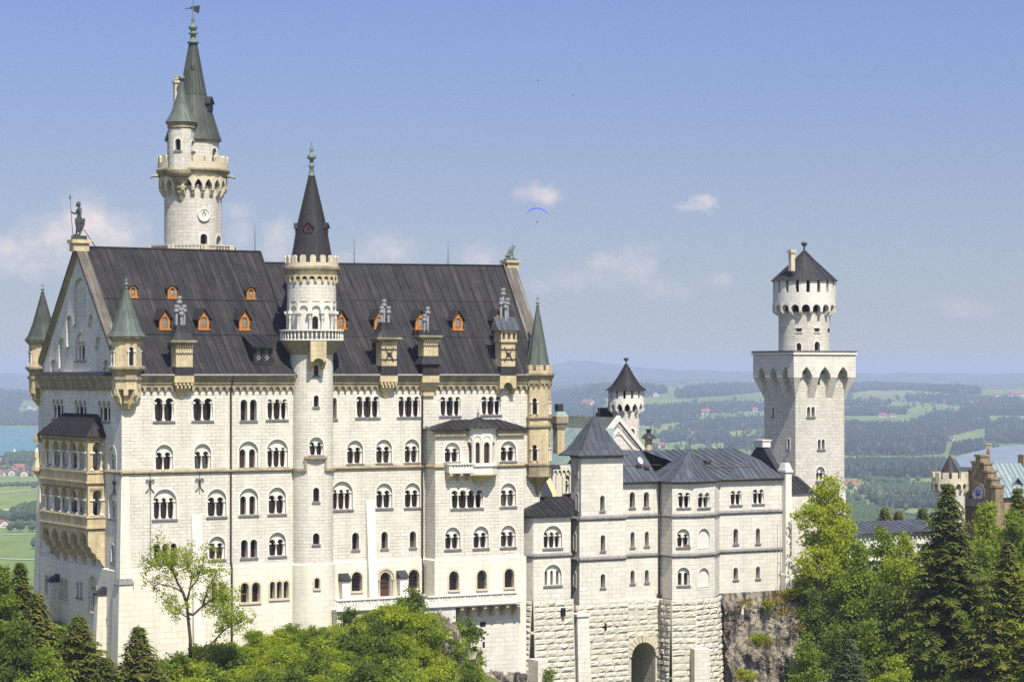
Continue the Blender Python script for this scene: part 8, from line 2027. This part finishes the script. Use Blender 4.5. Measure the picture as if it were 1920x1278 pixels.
def spruce_mesh(H, R, seed, full=1.0, start=.06, sparse=False):
    key = ('sp', H, R, seed)
    if key in TM: return TM[key]
    rnd = random.Random(seed); m = MB(); z = H * start; lvl = 0
    while z < H * .985:
        t = z / H; L0 = R * 1.25 * (1 - t) ** .95 + .1; n = max(5, int((7 + 6 * (1 - t)) * full))
        for i in range(n):
            if rnd.random() < .1: continue
            a = 2 * pi * (i + rnd.random() * .8) / n + lvl; L = L0 * rnd.uniform(.55, 1.2); d = Vector((cos(a), sin(a), 0)); sd_ = Vector((-sin(a), cos(a), 0)); droop = rnd.uniform(.18, .42) * (1 - t * .9); segs = max(2, int(L / .42))
            for s_ in range(segs):
                f0 = (s_ + .3) / segs; c = Vector((0, 0, z)) + d * (L * f0) + Vector((0, 0, L * (.12 * f0 - droop * f0 * f0 * 1.3)))
                w = (.3 + .5 * (1 - f0)) * min(1.5, L / 2.0 + .4)
                for sgn in (-1, 1):
                    for _ in range(2):
                        tip = c + sd_ * sgn * w * rnd.uniform(.7, 1.6) + d * rnd.uniform(.1, .55) + Vector((0, 0, -rnd.uniform(.05, .42)))
                        b = (tip - c); q = b.cross(Vector((0, 0, 1))).normalized() * rnd.uniform(.13, .24) * (1 if H > 14 else .7); b0 = len(m.v)
                        for p in (c - q * .6, c + q * .6, tip + q * .5 + Vector((0, 0, -.05)), tip - q * .5): m.v.append((p.x, p.y, p.z))
                        m.f.append((b0, b0 + 1, b0 + 2, b0 + 3)); m.mi.append(0)
                tip = c + d * .45 + Vector((0, 0, -.1)); q = sd_ * .12; b0 = len(m.v)
                for p in (c - q, c + q, tip + q * .4, tip - q * .4): m.v.append((p.x, p.y, p.z))
                m.f.append((b0, b0 + 1, b0 + 2, b0 + 3)); m.mi.append(0)
        z += max(.22, .5 * (1 - t * .55)) * (1.0 if H > 12 else .7); lvl += 1.7
    for _ in range(10): leaf(m, (rnd.gauss(0, .03), rnd.gauss(0, .03), H * rnd.uniform(.95, 1.0)), .09, rnd)
    cr = m; tr = MB(); tr.tube([(0, 0, -1.5), (0, 0, H * .5), (0, 0, H * .99)], H * .011 + .06, 7, .02)
    TM[key] = (cr, tr); return TM[key]
def bake(key, name, mat):
    k2 = (key, name, mat)
    if k2 not in TM: TM[k2] = TM[key][0 if name == 'crown' else 1].mesh(name, [mat])
    return TM[k2]
def spruce(px, ytop, ybase, Y, Rpx, label, seed=1, mat='needle', group='spruces on the castle hill', H0=None):
    p = wpos(px, ybase, Y); H = (ybase - ytop) / F * Y; R = Rpx / F * Y
    R *= 1.4; key = ('sp', round(H), round(R * 2) / 2, seed); spruce_mesh(round(H), round(R * 2) / 2, seed); s_ = H / round(H)
    t = wthing('spruce', label, 'tree', p, group, seed * 1.3); t.scale = (s_, s_, s_)
    for nm, mt_ in (('crown', mat), ('trunk', 'bark')): o = bpy.data.objects.new(nm, bake(key, nm, mt_)); COL.objects.link(o); o.parent = t
    return t
def broad(px, ytop, ybase, Y, Rpx, label, seed, mat='leafgreen', cb=.3, ncl=230, nleaf=42, ls=.17, cr=.75, group='broadleaf trees on the castle hill', nl=13, name='broadleaf_tree', cat='tree'):
    p = wpos(px, ybase, Y); H = (ybase - ytop) / F * Y; R = Rpx * 1.28 / F * Y; ncl = int(ncl * 1.45); rnd = random.Random(seed); lobes = []
    for i in range(nl):
        t = (i + .5) / nl; z = H * (cb + (1 - cb) * (t * .86 + .02)); prof = sin(pi * min(1, .22 + t * .80)) ** .75; rr = R * prof * rnd.uniform(.3, .62); a = i * 2.4 + rnd.random()
        lr = R * rnd.uniform(.3, .48) * (.55 + .45 * prof); lobes.append((cos(a) * rr, sin(a) * rr, min(z, H - lr * .8), lr, lr, lr * rnd.uniform(.65, .9)))
    lobes.append((0, 0, H * .93, R * .22, R * .22, H * .07))
    m = MB(); crown(m, lobes, rnd, ncl, nleaf, ls, cr)
    t = wthing(name, label, cat, p, group)
    o = m.obj('crown', mat, t, Vector((0, 0, 0)))
    tr = MB(); r0 = max(.07, H * .018); tr.tube([(0, 0, -1.5), (rnd.uniform(-.2, .2), 0, H * .35), (0, .1, H * .8)], r0, 7, r0 * .3)
    for x, y, z, lr, _, lz in lobes[::2]:
        zz = max(H * .12, z - H * .22); tr.tube([(0, 0, zz), (x * .5, y * .5, (zz + z) / 2 + .2), (x, y, z)], r0 * .42, 5, r0 * .12)
    tr.obj('trunk', 'bark', t, Vector((0, 0, 0))); return t
# right side
broad(1553, 893, 1190, 292, 74, 'bright yellow-green maple standing before the tall square tower', 11, 'leafyellow', .22, 360, 46, .17, .8)
broad(1655, 985, 1200, 287, 52, 'feathery green tree in front of the gallery wall', 12, 'leafgreen', .3, 170, 34, .16, .7)
broad(1700, 1000, 1230, 282, 50, 'leafy green tree left of the great spruce', 13, 'leafyellow', .3, 190, 36, .16, .7)
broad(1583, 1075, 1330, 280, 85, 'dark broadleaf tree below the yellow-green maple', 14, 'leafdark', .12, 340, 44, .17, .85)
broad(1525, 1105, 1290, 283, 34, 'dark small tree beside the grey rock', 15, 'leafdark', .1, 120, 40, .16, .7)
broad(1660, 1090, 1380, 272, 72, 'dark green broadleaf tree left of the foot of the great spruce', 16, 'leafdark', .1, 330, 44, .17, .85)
spruce(1778, 898, 1395, 266, 118, 'great dark spruce rising before the gatehouse tower', 3)
broad(1852, 940, 1220, 284, 52, 'yellow-green broadleaf tree under the clock gable', 17, 'leafyellow', .2, 260, 42, .17, .75)
broad(1905, 955, 1240, 280, 56, 'green broadleaf tree at the right edge under the blue roof', 18, 'leafgreen', .2, 260, 42, .17, .75)
spruce(1908, 905, 1330, 288, 62, 'dark slender spruce at the right edge of the picture', 5)
broad(1842, 1010, 1300, 274, 48, 'green broadleaf tree right of the great spruce', 19, 'leafgreen', .12, 260, 42, .17, .8)
spruce(1890, 1010, 1420, 256, 92, 'dark bushy spruce in the lower right corner', 6)
broad(1825, 1150, 1400, 262, 60, 'green undergrowth tree between the two large spruces', 20, 'leafgreen', .08, 240, 40, .16, .8)
spruce(1593, 1190, 1420, 250, 62, 'bluish young spruce at the bottom right of the rock', 7, 'needleblue')
broad(1512, 1185, 1330, 262, 32, 'light green sapling tree growing on the lower rock', 21, 'leafgreen', .05, 100, 34, .15, .6)
broad(1680, 1225, 1380, 250, 48, 'small yellow-green tree at the bottom edge by the great spruce', 22, 'leafyellow', .1, 130, 36, .15, .65)
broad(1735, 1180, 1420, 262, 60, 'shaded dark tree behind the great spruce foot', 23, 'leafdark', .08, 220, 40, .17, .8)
for px, yt, lab in ((1659, 949, 'left of three small firs above the gallery roof'), (1685, 956, 'middle and smallest of three small firs above the gallery roof'), (1730, 950, 'right of three small firs above the gallery roof')): spruce(px, yt, yt + 75, 345, 24, lab, 8, 'needle', 'small firs behind the gallery')
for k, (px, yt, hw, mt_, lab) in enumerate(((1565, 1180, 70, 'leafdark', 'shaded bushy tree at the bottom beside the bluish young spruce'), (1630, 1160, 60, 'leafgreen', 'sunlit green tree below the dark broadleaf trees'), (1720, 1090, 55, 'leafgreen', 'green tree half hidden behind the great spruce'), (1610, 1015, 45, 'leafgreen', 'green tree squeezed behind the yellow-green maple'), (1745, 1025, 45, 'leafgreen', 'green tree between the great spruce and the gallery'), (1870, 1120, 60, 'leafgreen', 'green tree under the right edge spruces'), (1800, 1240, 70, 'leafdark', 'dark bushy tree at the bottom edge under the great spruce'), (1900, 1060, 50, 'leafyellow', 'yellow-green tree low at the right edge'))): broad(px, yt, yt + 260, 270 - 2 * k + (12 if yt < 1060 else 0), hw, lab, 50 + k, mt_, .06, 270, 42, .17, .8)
# left side
spruce(38, 1050, 1330, 262, 58, 'dark fir at the left edge behind the castle corner', 9, 'needle')
broad(0, 1060, 1330, 252, 48, 'green tree cut by the left edge of the picture', 31, 'leafgreen', .1, 260, 42, .16, .8)
spruce(70, 1105, 1360, 246, 74, 'young spruce in front of the left castle corner', 10, 'needle')
broad(38, 1165, 1400, 238, 66, 'broad dark tree in the lower left corner', 32, 'leafdark', .08, 320, 42, .16, .8)
spruce(148, 1150, 1370, 238, 78, 'spruce standing before the rubble slope under the gable', 2, 'needle')
broad(120, 1175, 1390, 246, 50, 'light green tree between the two left spruces', 33, 'leafgreen', .1, 220, 40, .15, .75)
broad(85, 1215, 1420, 230, 60, 'green bushy tree low in the left corner', 34, 'leafgreen', .05, 240, 40, .15, .75)
spruce(259, 1170, 1345, 237, 56, 'small spruce in front of the corner pier', 12, 'needle')
spruce(200, 1228, 1400, 232, 60, 'low spruce at the bottom edge below the corner pier', 13, 'needle')
# half-bare ash before the palace wall, drawn limb by limb
AY = 243.0
ash = wthing('ash_tree', 'thin leaved ash tree with bare limbs against the white palace wall', 'tree', wpos(357, 1215, AY))
b0 = wpos(357, 1215, AY)
def ap_(px, py, dy): return wpos(px, py, AY) - b0 + Vector((0, dy, 0))
limbs = [([(357, 1232, 0), (357, 1199, 0), (352, 1151, 0), (350, 1128, 0)], .2, .15), ([(350, 1130, 0), (344, 1110, -.3), (336, 1094, -.5), (326, 1069, -.8), (310, 1052, -1), (301, 1024, -1), (297, 1003, -1)], .18, .03),
         ([(346, 1113, 0), (330, 1104, .6), (314, 1099, 1), (297, 1096, 1.3), (279, 1087, 1.6)], .1, .02), ([(297, 1096, 1.3), (288, 1100, 1.4), (281, 1106, 1.5)], .04, .015), ([(352, 1150, 0), (362, 1152, .3), (378, 1137, .8), (398, 1124, 1.2), (413, 1109, 1.5), (424, 1092, 1.7)], .17, .02),
         ([(350, 1128, 0), (355, 1105, .5), (358, 1079, .8), (350, 1052, 1), (347, 1036, 1)], .13, .02), ([(355, 1105, .5), (370, 1085, .2), (381, 1055, 0), (386, 1040, 0)], .1, .02), ([(378, 1137, .8), (390, 1100, .3), (404, 1078, 0), (410, 1062, 0)], .09, .02),
         ([(372, 1238, 0), (396, 1206, .5), (415, 1186, .8), (423, 1179, 1), (445, 1170, 1.2), (460, 1163, 1.3)], .13, .02), ([(415, 1186, .8), (418, 1160, .6), (412, 1140, .4)], .07, .02), ([(423, 1179, 1), (436, 1162, 1), (440, 1150, 1)], .04, .015), ([(398, 1124, 1.2), (412, 1128, 1.2), (428, 1134, 1.2)], .05, .015), ([(326, 1069, -.8), (322, 1052, -1.2), (330, 1036, -1.5)], .06, .015), ([(310, 1052, -1), (296, 1050, -1), (286, 1058, -1)], .05, .015), ([(357, 1160, 0), (343, 1150, -.6), (328, 1136, -1), (322, 1122, -1.2)], .07, .02)]
m = MB(); rnd = random.Random(5)
for path, r0, r1 in limbs:
    P_ = [ap_(*q) for q in path]; m.tube(P_, r0, 6, r1)
    if r0 < .2:
        for _ in range(9):                                  # fine twigs
            t = rnd.uniform(.25, 1) * (len(P_) - 1); i = min(int(t), len(P_) - 2); c = P_[i].lerp(P_[i + 1], t - i); d = Vector((rnd.gauss(0, .7), rnd.gauss(0, .5), rnd.gauss(.35, .5))); m.tube([c, c + d * .5 + Vector((0, 0, .1)), c + d], .03, 4, .01)
m.obj('trunk', 'bark', ash, Vector((0, 0, 0)))
m = MB(); rnd = random.Random(77)
for path, r0, r1 in limbs[1:]:
    if path[-1][0] in (279, 281): k0 = .8
    else: k0 = .35
    P_ = [ap_(*q) for q in path]
    for _ in range(36 if path[-1][0] > 285 else 7):
        t = rnd.uniform(k0, 1) * (len(P_) - 1); i = min(int(t), len(P_) - 2); c = P_[i].lerp(P_[i + 1], t - i) + Vector((rnd.gauss(0, .6), rnd.gauss(0, .6), rnd.gauss(.15, .55)))
        for _ in range(rnd.randint(8, 30)): leaf(m, (c.x + rnd.gauss(0, .24), c.y + rnd.gauss(0, .24), c.z + rnd.gauss(0, .2)), rnd.uniform(.08, .15), rnd)
m.obj('crown', 'leafyellow', ash, Vector((0, 0, 0)))
# shrubs on the mound: a few kinds, copied
def shrub_kind(seed, mat, tall, ls):
    rnd = random.Random(seed); m = MB(); lobes = []
    for i in range(6): a = i * 1.1 + rnd.random(); q = rnd.uniform(.1, .6); lobes.append((cos(a) * q, sin(a) * q, rnd.uniform(.25, .75) * tall, rnd.uniform(.35, .55), rnd.uniform(.35, .55), rnd.uniform(.3, .5) * tall))
    crown(m, lobes, rnd, 60, 30, ls, .3); s_ = MB()
    for i in range(5): a = rnd.uniform(0, 6.3); s_.tube([(0, 0, -.3), (cos(a) * .2, sin(a) * .2, .4 * tall), (cos(a) * .5, sin(a) * .5, .85 * tall)], .03, 4, .01)
    return m.mesh('foliage', [mat]), s_.mesh('stem', ['bark'])
KINDS = [(shrub_kind(1, 'leafgreen', 1.0, .075), 'rounded mid green'), (shrub_kind(2, 'leafyellow', .9, .075), 'low yellow-green'), (shrub_kind(3, 'leafdark', 1.25, .08), 'taller dark green'), (shrub_kind(4, 'leafgreen', 1.9, .07), 'upright green')]
def shrub(px, py, v, size, k, where):
    u = U(px, v); (me, stm), d = KINDS[k]; z = Zv(py, u, v); t = wthing('shrub', d + ' shrub ' + where, 'shrub', W(u, v, z), 'shrubs on the slope below the castle', rnd.uniform(0, 6)); t.scale = (size, size, size * rnd.uniform(.85, 1.15))
    for nm, q in (('foliage', me), ('stem', stm)): o = bpy.data.objects.new(nm, q); COL.objects.link(o); o.parent = t
def hill_hit(px, py):
    # where the slope is met along a photo ray
    k = (px - 960) / F; s_ = (HZ - py) / F; y = 205.0
    while y < 300:
        if s_ * y <= hillxy(k * y, y): break
        y += .35
    return UVW(k * y, y)
rnd = random.Random(8); n_ = 0; taken = []
def slope_spot(x0, x1, y0, y1, gap):
    for _ in range(30):
        px, py = rnd.uniform(x0, x1), rnd.uniform(y0, y1); u, v = hill_hit(px, py)
        if not (-24 < v < -1.6 if u > 0 else v < 14) or any((u - a) ** 2 + (v - b) ** 2 < gap * gap for a, b in taken): continue
        if px > 812 and rnd.random() < .75: continue
        taken.append((u, v)); return px, py, u, v
for i in range(190):
    q = slope_spot(285, 905, 1150, 1345, .75)
    if q is None: continue
    px, py, u, v = q; k = rnd.choice((0, 0, 0, 1, 1, 1, 1, 2, 3)); size = rnd.uniform(.6, 1.9) * (1.15 if v < -10 else .8) if k < 3 else rnd.uniform(.6, 1.1)
    if px < 430: size *= 1.15
    t_ = 'on the grassy mound below the terrace' if px > 610 else 'on the slope at the foot of the palace wall' if px > 430 else 'around the foot of the ash tree'
    (me, stm), d = KINDS[k]; t = wthing('shrub', d + ' shrub ' + t_, 'shrub', W(u, v, hill(u, v) - .1), 'shrubs on the slope below the castle', rnd.uniform(0, 6)); t.scale = (size, size, size * rnd.uniform(.85, 1.15))
    for nm, qq in (('foliage', me), ('stem', stm)): o = bpy.data.objects.new(nm, qq); COL.objects.link(o); o.parent = t
for px, py, v, s_, k, w in ((655, 1165, -6, 1.2, 2, 'touching the left end of the terrace'), (760, 1150, -6.6, 2.0, 0, 'reaching over the terrace balustrade'), (775, 1138, -6.6, 1.5, 2, 'beside the terrace corner'), (876, 1200, -7, 2.0, 2, 'beside the plain wall under the terrace'), (860, 1180, -7, 1.4, 0, 'below the first terrace bracket'), (885, 1240, -7.4, 2.0, 0, 'hanging over the pale rock below the terrace'), (615, 1195, -4, 1.0, 2, 'against the foot of the stair tower'), (476, 1214, -3, 1.1, 3, 'beside the square vent'), (549, 1204, -3, 1.4, 3, 'thin and tall between palace wall and stair tower'), (580, 1210, -4, .9, 3, 'before the stair tower'), (1028, 1285, -8, 1.1, 3, 'at the foot of the annex'), (1068, 1290, -6, .9, 0, 'at the foot of the square tower'), (400, 1235, -6, 2.0, 0, 'right of the ash trunk'), (340, 1255, -7, 1.9, 0, 'left of the ash trunk'), (300, 1268, -8, 2.2, 0, 'beside the small spruce'), (425, 1240, -8, 2.2, 0, 'below the right limb of the ash')):
    shrub(px, py + 6, v, s_, k, w)
for px, py, v, s_, k, w in ((1440, 1140, -2.0, .9, 1, 'in a crevice near the top of the rock face'), (1425, 1208, -5.0, 1.3, 1, 'on a ledge in the middle of the rock face'), (1400, 1275, -7.5, 1.3, 1, 'at the bottom of the rock face'), (1485, 1120, -1.8, 1.2, 1, 'on the top edge of the rock face'), (1500, 1150, -2.2, 1.0, 1, 'on the right shoulder of the rock face')): shrub(px, py, v, s_, k, w)
# grass and herbs over the slope
def blades(mat, n, x0, x1, y0, y1, h, name, seed):
    rnd = random.Random(seed); m = MB(); c = 0
    for _ in range(n):
        px, py = rnd.uniform(x0, x1), rnd.uniform(y0, y1); u, v = hill_hit(px, py)
        if v > -1.2 and u > 0: continue
        u += rnd.gauss(0, .3); v += rnd.gauss(0, .3); b = W(u, v, hill(u, v) - .05)
        for _ in range(7):
            p = b + Vector((rnd.gauss(0, .22), rnd.gauss(0, .22), 0)); d = Vector((rnd.gauss(0, .3), rnd.gauss(0, .3), 1)) * h * rnd.uniform(.4, 1.3); a = rnd.uniform(0, 6.3); w = Vector((cos(a), sin(a), 0)) * rnd.uniform(.04, .09); b0 = len(m.v)
            for q in (p - w, p + w, p + d * .6 + w * .8, p + d): m.v.append((q.x, q.y, q.z))
            m.f.append((b0, b0 + 1, b0 + 2, b0 + 3)); m.mi.append(0)
    o = m.obj(name, mat); o['kind'] = 'stuff'; return o
reg(blades('grassblade', 4200, 285, 905, 1140, 1300, .5, 'grass', 1), 'bright grass and herbs over the mound below the terrace', 'grass')
reg(blades('dryblade', 260, 600, 905, 1180, 1300, .45, 'dry_grass', 2), 'dry yellow tufts among the green of the mound', 'grass')
m = MB(); rnd = random.Random(6)
for px, py, v, r, n in ((1395, 1132, -1.6, 1.1, 90), (1450, 1130, -1.6, 1.6, 160), (1470, 1150, -2.6, 1.2, 90), (1500, 1175, -3, .9, 60), (1425, 1207, -4.8, 1.8, 160), (1395, 1272, -7, 1.4, 90), (1480, 1112, -.9, 2.0, 150)):
    c = P3(px, py, v)
    for _ in range(n):
        p = Vector((c[0] + rnd.gauss(0, r * .6), c[1] + rnd.gauss(0, .5) - .2, c[2] + rnd.gauss(0, .22))); d = Vector((rnd.gauss(0, .3), rnd.gauss(-.3, .3), rnd.uniform(.2, .8))); w = Vector((rnd.uniform(.04, .08), 0, 0)); m.add([p - w, p + w, p + d * .5 + w, p + d], [(0, 1, 2, 3)])
o = m.obj('dry_grass', 'dryblade', None, Vector((0, 0, 0))); o.location = W(0, 0); o.rotation_euler = (0, 0, TH); o['kind'] = 'stuff'; reg(o, 'yellowed grass tufts on the rock face', 'grass')
# ------------------------------------------------------------------ statues, people, paraglider, birds
import bmesh
def skin_body(name, chains, mat, parent, scale=1.0, root=0, sub=2):
    # one continuous body grown over a skeleton: chains of (x, y, z, radius); shared points join the limbs
    bm = bmesh.new(); lay = bm.verts.layers.skin.verify(); vs = {}
    def vert(q):
        k = tuple(round(c, 3) for c in q[:3])
        if k not in vs:
            v = bm.verts.new([c * scale for c in q[:3]]); v[lay].radius = (q[3] * scale, q[3] * scale); vs[k] = v
        return vs[k]
    for ch in chains:
        for a, b in zip(ch, ch[1:]):
            va, vb = vert(a), vert(b)
            if bm.edges.get((va, vb)) is None: bm.edges.new((va, vb))
    bm.verts.ensure_lookup_table(); bm.verts[0][lay].use_root = True
    me = bpy.data.meshes.new(name); bm.to_mesh(me); bm.free(); me.materials.append(MATS[mat])
    o = bpy.data.objects.new(name, me); COL.objects.link(o); o.parent = parent
    k = o.modifiers.new('skin', 'SKIN'); k.use_smooth_shade = True; k = o.modifiers.new('sub', 'SUBSURF'); k.levels = k.render_levels = sub
    return o
def human(arm_l, arm_r, legs, lean=0.0):
    P = (0, 0, .98, .135); B = (lean * .3, 0, 1.16, .115); C = (lean * .6, 0, 1.38, .15); Nk = (lean * .8, 0, 1.53, .055); H0 = (lean * .85 - .015, 0, 1.62, .085); H1 = (lean * .85 - .02, 0, 1.74, .08)
    ch = [[P, B, C, Nk, H0, H1]]
    for a in (arm_l, arm_r): ch.append([C] + a)
    for l in legs: ch.append([P] + l)
    return ch
Z0 = Vector((0, 0, 0))
# knight on the left gable
kp = W(.1, RV, kn_z); kn = wthing('knight_statue', 'green bronze knight with spear and shield on the left gable top', 'statue', kp)
S_ = 1.98; pl_h = .42
m = MB(); m.box(-.75, .75, -.6, .6, 0, pl_h); m.obj('base_slab', 'bronze', kn, Z0)
arm_n = [(.1, -.17, 1.43, .085), (.13, -.25, 1.17, .06), (.09, -.3, .95, .042), (.08, -.31, .88, .035)]
arm_f = [(-.07, .15, 1.44, .08), (-.22, .12, 1.19, .06), (-.38, .02, 1.27, .045), (-.43, -.02, 1.33, .045)]
legs = [[(.06, -.1, .9, .1), (.07, -.12, .5, .07), (.09, -.12, .1, .048), (.0, -.13, .04, .045), (-.09, -.14, .035, .035)], [(-.05, .1, .9, .1), (-.13, .08, .52, .07), (-.14, .06, .1, .048), (-.24, .03, .04, .045), (-.33, .0, .035, .035)]]
b = skin_body('body', human(arm_n, arm_f, legs), 'bronze', kn, S_); b.location = (0, 0, pl_h)
m = MB(); m.lathe(-.03, 0, [(.105, 1.6), (.12, 1.68), (.115, 1.76), (.07, 1.84), (.015, 1.87)], 12, smooth=True); m.box(-.16, -.1, -.03, .03, 1.58, 1.72); m.lathe(0, 0, [(.16, 1.0), (.21, .8), (.23, .62)], 12, smooth=True, cap=False); o = m.obj('helmet', 'bronze', kn, Z0); o.scale = (S_,) * 3; o.location = (0, 0, pl_h)
m = MB(); sh = [(-.26, .92), (.3, .92), (.28, .6), (.17, .28), (.02, .05), (-.14, .28), (-.24, .6)]; m.M = Matrix.Translation((.09, -.36, 0)) @ Matrix.Rotation(radians(12), 4, 'Z'); m.plate(list(sh), [], depth=.05, back=True, edge=True); m.box(-.1, .1, -.05, 0, .45, .6); m.box(-.04, .05, -.06, 0, .3, .75); m.box(-.15, .16, -.04, 0, .66, .72); m.M = None; o = m.obj('shield', 'bronze', kn, Z0); o.scale = (S_,) * 3; o.location = (0, 0, pl_h)
m = MB(); m.tube([(-.34, 0, .05), (-.43, -.03, 1.33), (-.48, -.04, 2.0)], .018, 6); m.lathe(-.482, -.04, [(.018, 1.98), (.05, 2.06), (.0, 2.28)], 6); o = m.obj('spear', 'bronze', kn, Z0); o.scale = (S_,) * 3; o.location = (0, 0, pl_h)
m = MB(); m.tube([(.55, -.2, 1.1), (1.7, .3, -.75)], .05, 5); m.obj('stay', 'iron', kn, Z0)
# lion on the right gable
lp = W(li_u, li_v, li_z); ln2 = wthing('lion_statue', 'green bronze lion sitting on the right gable top', 'statue', lp)
m = MB(); m.lathe(0, 0, [(.8, 0), (.78, .14), (.6, .2)], 16); m.obj('base_slab', 'bronze', ln2, Z0)
ch = [[(-.3, 0, .34, .27), (-.16, 0, .66, .25), (.08, 0, 1.0, .29), (.22, 0, 1.25, .27), (.36, 0, 1.44, .19), (.52, 0, 1.40, .12), (.6, 0, 1.37, .09)]]
for s_ in (-1, 1):
    ch.append([(.08, 0, 1.0, .29), (.2, .17 * s_, .85, .13), (.27, .18 * s_, .48, .09), (.34, .18 * s_, .1, .075), (.46, .18 * s_, .06, .08)])
    ch.append([(-.3, 0, .34, .27), (-.22, .22 * s_, .36, .2), (.06, .27 * s_, .38, .14), (-.2, .28 * s_, .13, .08), (.02, .28 * s_, .06, .07)])
ch.append([(-.3, 0, .34, .27), (-.52, .05, .16, .06), (-.62, .1, .3, .04), (-.6, .12, .45, .06)])
b = skin_body('body', ch, 'verdigris', ln2, 1.02); b.location = (0, 0, .16)
m = MB(); rnd = random.Random(3)
for i in range(70):
    a, t = rnd.uniform(0, 6.3), rnd.random(); c = Vector((.08 + .26 * t, 0, 1.0 + .4 * t)); d = Vector((rnd.uniform(-.6, .2), cos(a), sin(a))).normalized(); q = c + d * .27; e = q + d * .07 + Vector((-.05, 0, -.14)); w = d.orthogonal().normalized() * .05; m.add([q - w, q + w, e], [(0, 1, 2)])
for s_ in (-1, 1): m.lathe(.27, .15 * s_, [(.06, 1.56), (.05, 1.62), (.01, 1.66)], 6)
o = m.obj('mane', 'verdigris', ln2, Z0); o.location = (0, 0, .18)
# two visitors in the lower arcade of the loggia
for px, cl, lab, hh in ((126.5, 'clothblue', 'visitor in blue leaning over the lower loggia parapet', .02), (140.5, 'clothred', 'visitor in red standing in the lower loggia', -.04)):
    v = -LP.x(px); p = W(LU + .62, v, zB0 - .72 + hh); t = wthing('person', lab, 'person', p, None, TH + pi / 2)
    al = [(.0, -.17, 1.42, .07), (-.0 + .08, -.24, 1.16, .05), (.2, -.22, 1.05, .036), (.27, -.2, 1.04, .03)]; ar = [(a, -b_, c, d) for a, b_, c, d in al]
    lg_ = [[(0, -.1, .88, .09), (.02, -.1, .48, .065), (-.02, -.1, .08, .045), (.12, -.1, .03, .04)], [(0, .1, .88, .09), (.02, .1, .48, .065), (-.02, .1, .08, .045), (.12, .1, .03, .04)]]
    skin_body('body', human(al, ar, lg_, .1), 'skin', t).rotation_euler = (0, 0, pi / 2)
    m = MB(); m.lathe(0, 0, [(.17, .8), (.17, 1.0), (.16, 1.2), (.2, 1.4), (.13, 1.49), (.07, 1.52)], 12, smooth=True); m.obj('shirt', cl, t, Z0)
    m = MB(); m.lathe(0, .06, [(.1, 1.66), (.105, 1.74), (.08, 1.82), (.01, 1.85)], 10, smooth=True); m.obj('hair', 'bark', t, Z0)
# paraglider
gp = wpos(1007, 417, 1230); pg = wthing('paraglider', 'blue paraglider wing with a seated pilot in the sky', 'paraglider', gp)
m = MB(); NA = 24; pts = []; top = 7.4
for i in range(NA + 1):
    a = pi * (.12 + .76 * i / NA); x = -5.6 * cos(a) ; z = 3.2 + 4.9 * sin(a) - 1.0; ch_ = 1.25 * sin(pi * (.1 + .8 * i / NA)) ** .5
    for (f, h) in ((-1, .05), (-.5, .32), (.2, .34), (1, .02), (.2, -.03), (-.5, -.05)): pts.append((x, f * ch_, z + h + f * .28 * ch_))
m.add(pts, [(i * 6 + k, i * 6 + (k + 1) % 6, (i + 1) * 6 + (k + 1) % 6, (i + 1) * 6 + k) for i in range(NA) for k in range(6)] + [tuple(range(6)), tuple(NA * 6 + k for k in range(6))], smooth=True); cnp = m.obj('canopy', 'bluecanopy', pg, Z0)
m = MB()
for i in range(2, NA, 4):
    for k in (1, 3): q = pts[i * 6 + k]; m.tube([(q[0], q[1], q[2]), (.2 if q[0] > 0 else -.2, 0, .75)], .006, 3)
m.obj('line', 'blackcloth', pg, Z0)
b = skin_body('pilot', [[(0, 0, 0, .16), (0, .05, .3, .15), (0, .04, .52, .07), (0, .02, .66, .11), (0, .02, .74, .1)], [(0, .05, .3, .15), (.24, .0, .4, .07), (.3, -.1, .65, .05), (.24, -.05, .85, .05)], [(0, .05, .3, .15), (-.24, .0, .4, .07), (-.3, -.1, .65, .05), (-.24, -.05, .85, .05)], [(0, 0, 0, .16), (.12, -.4, .02, .09), (.12, -.55, -.4, .06)], [(0, 0, 0, .16), (-.12, -.4, .02, .09), (-.12, -.55, -.4, .06)]], 'blackcloth', pg)
m = MB(); m.box(-.25, .25, -.1, .35, -.2, .1); m.obj('harness', 'blackcloth', pg, Z0)
for px, py, lab, r in ((1010, 152, 'left dark bird gliding high in the sky', .3), (1074, 178, 'right small dark bird gliding high in the sky', -.5)):
    t = wthing('bird', lab, 'bird', wpos(px, py, 420), 'birds gliding in the sky', r)
    skin_body('body', [[(-.02, -.22, 0, .03), (0, -.1, 0, .07), (0, .1, 0, .06), (0, .3, 0, .03)]], 'blackcloth', t)
    for s_ in (-1, 1):
        m = MB(); m.add([(0, -.08, .03), (0, .1, .03), (s_ * .3, .08, .1), (s_ * .34, -.1, .1), (s_ * .62, .06, .05), (s_ * .6, -.02, .05)], [(0, 1, 2, 3), (3, 2, 4, 5)]); m.obj('wing', 'blackcloth', t, Z0)
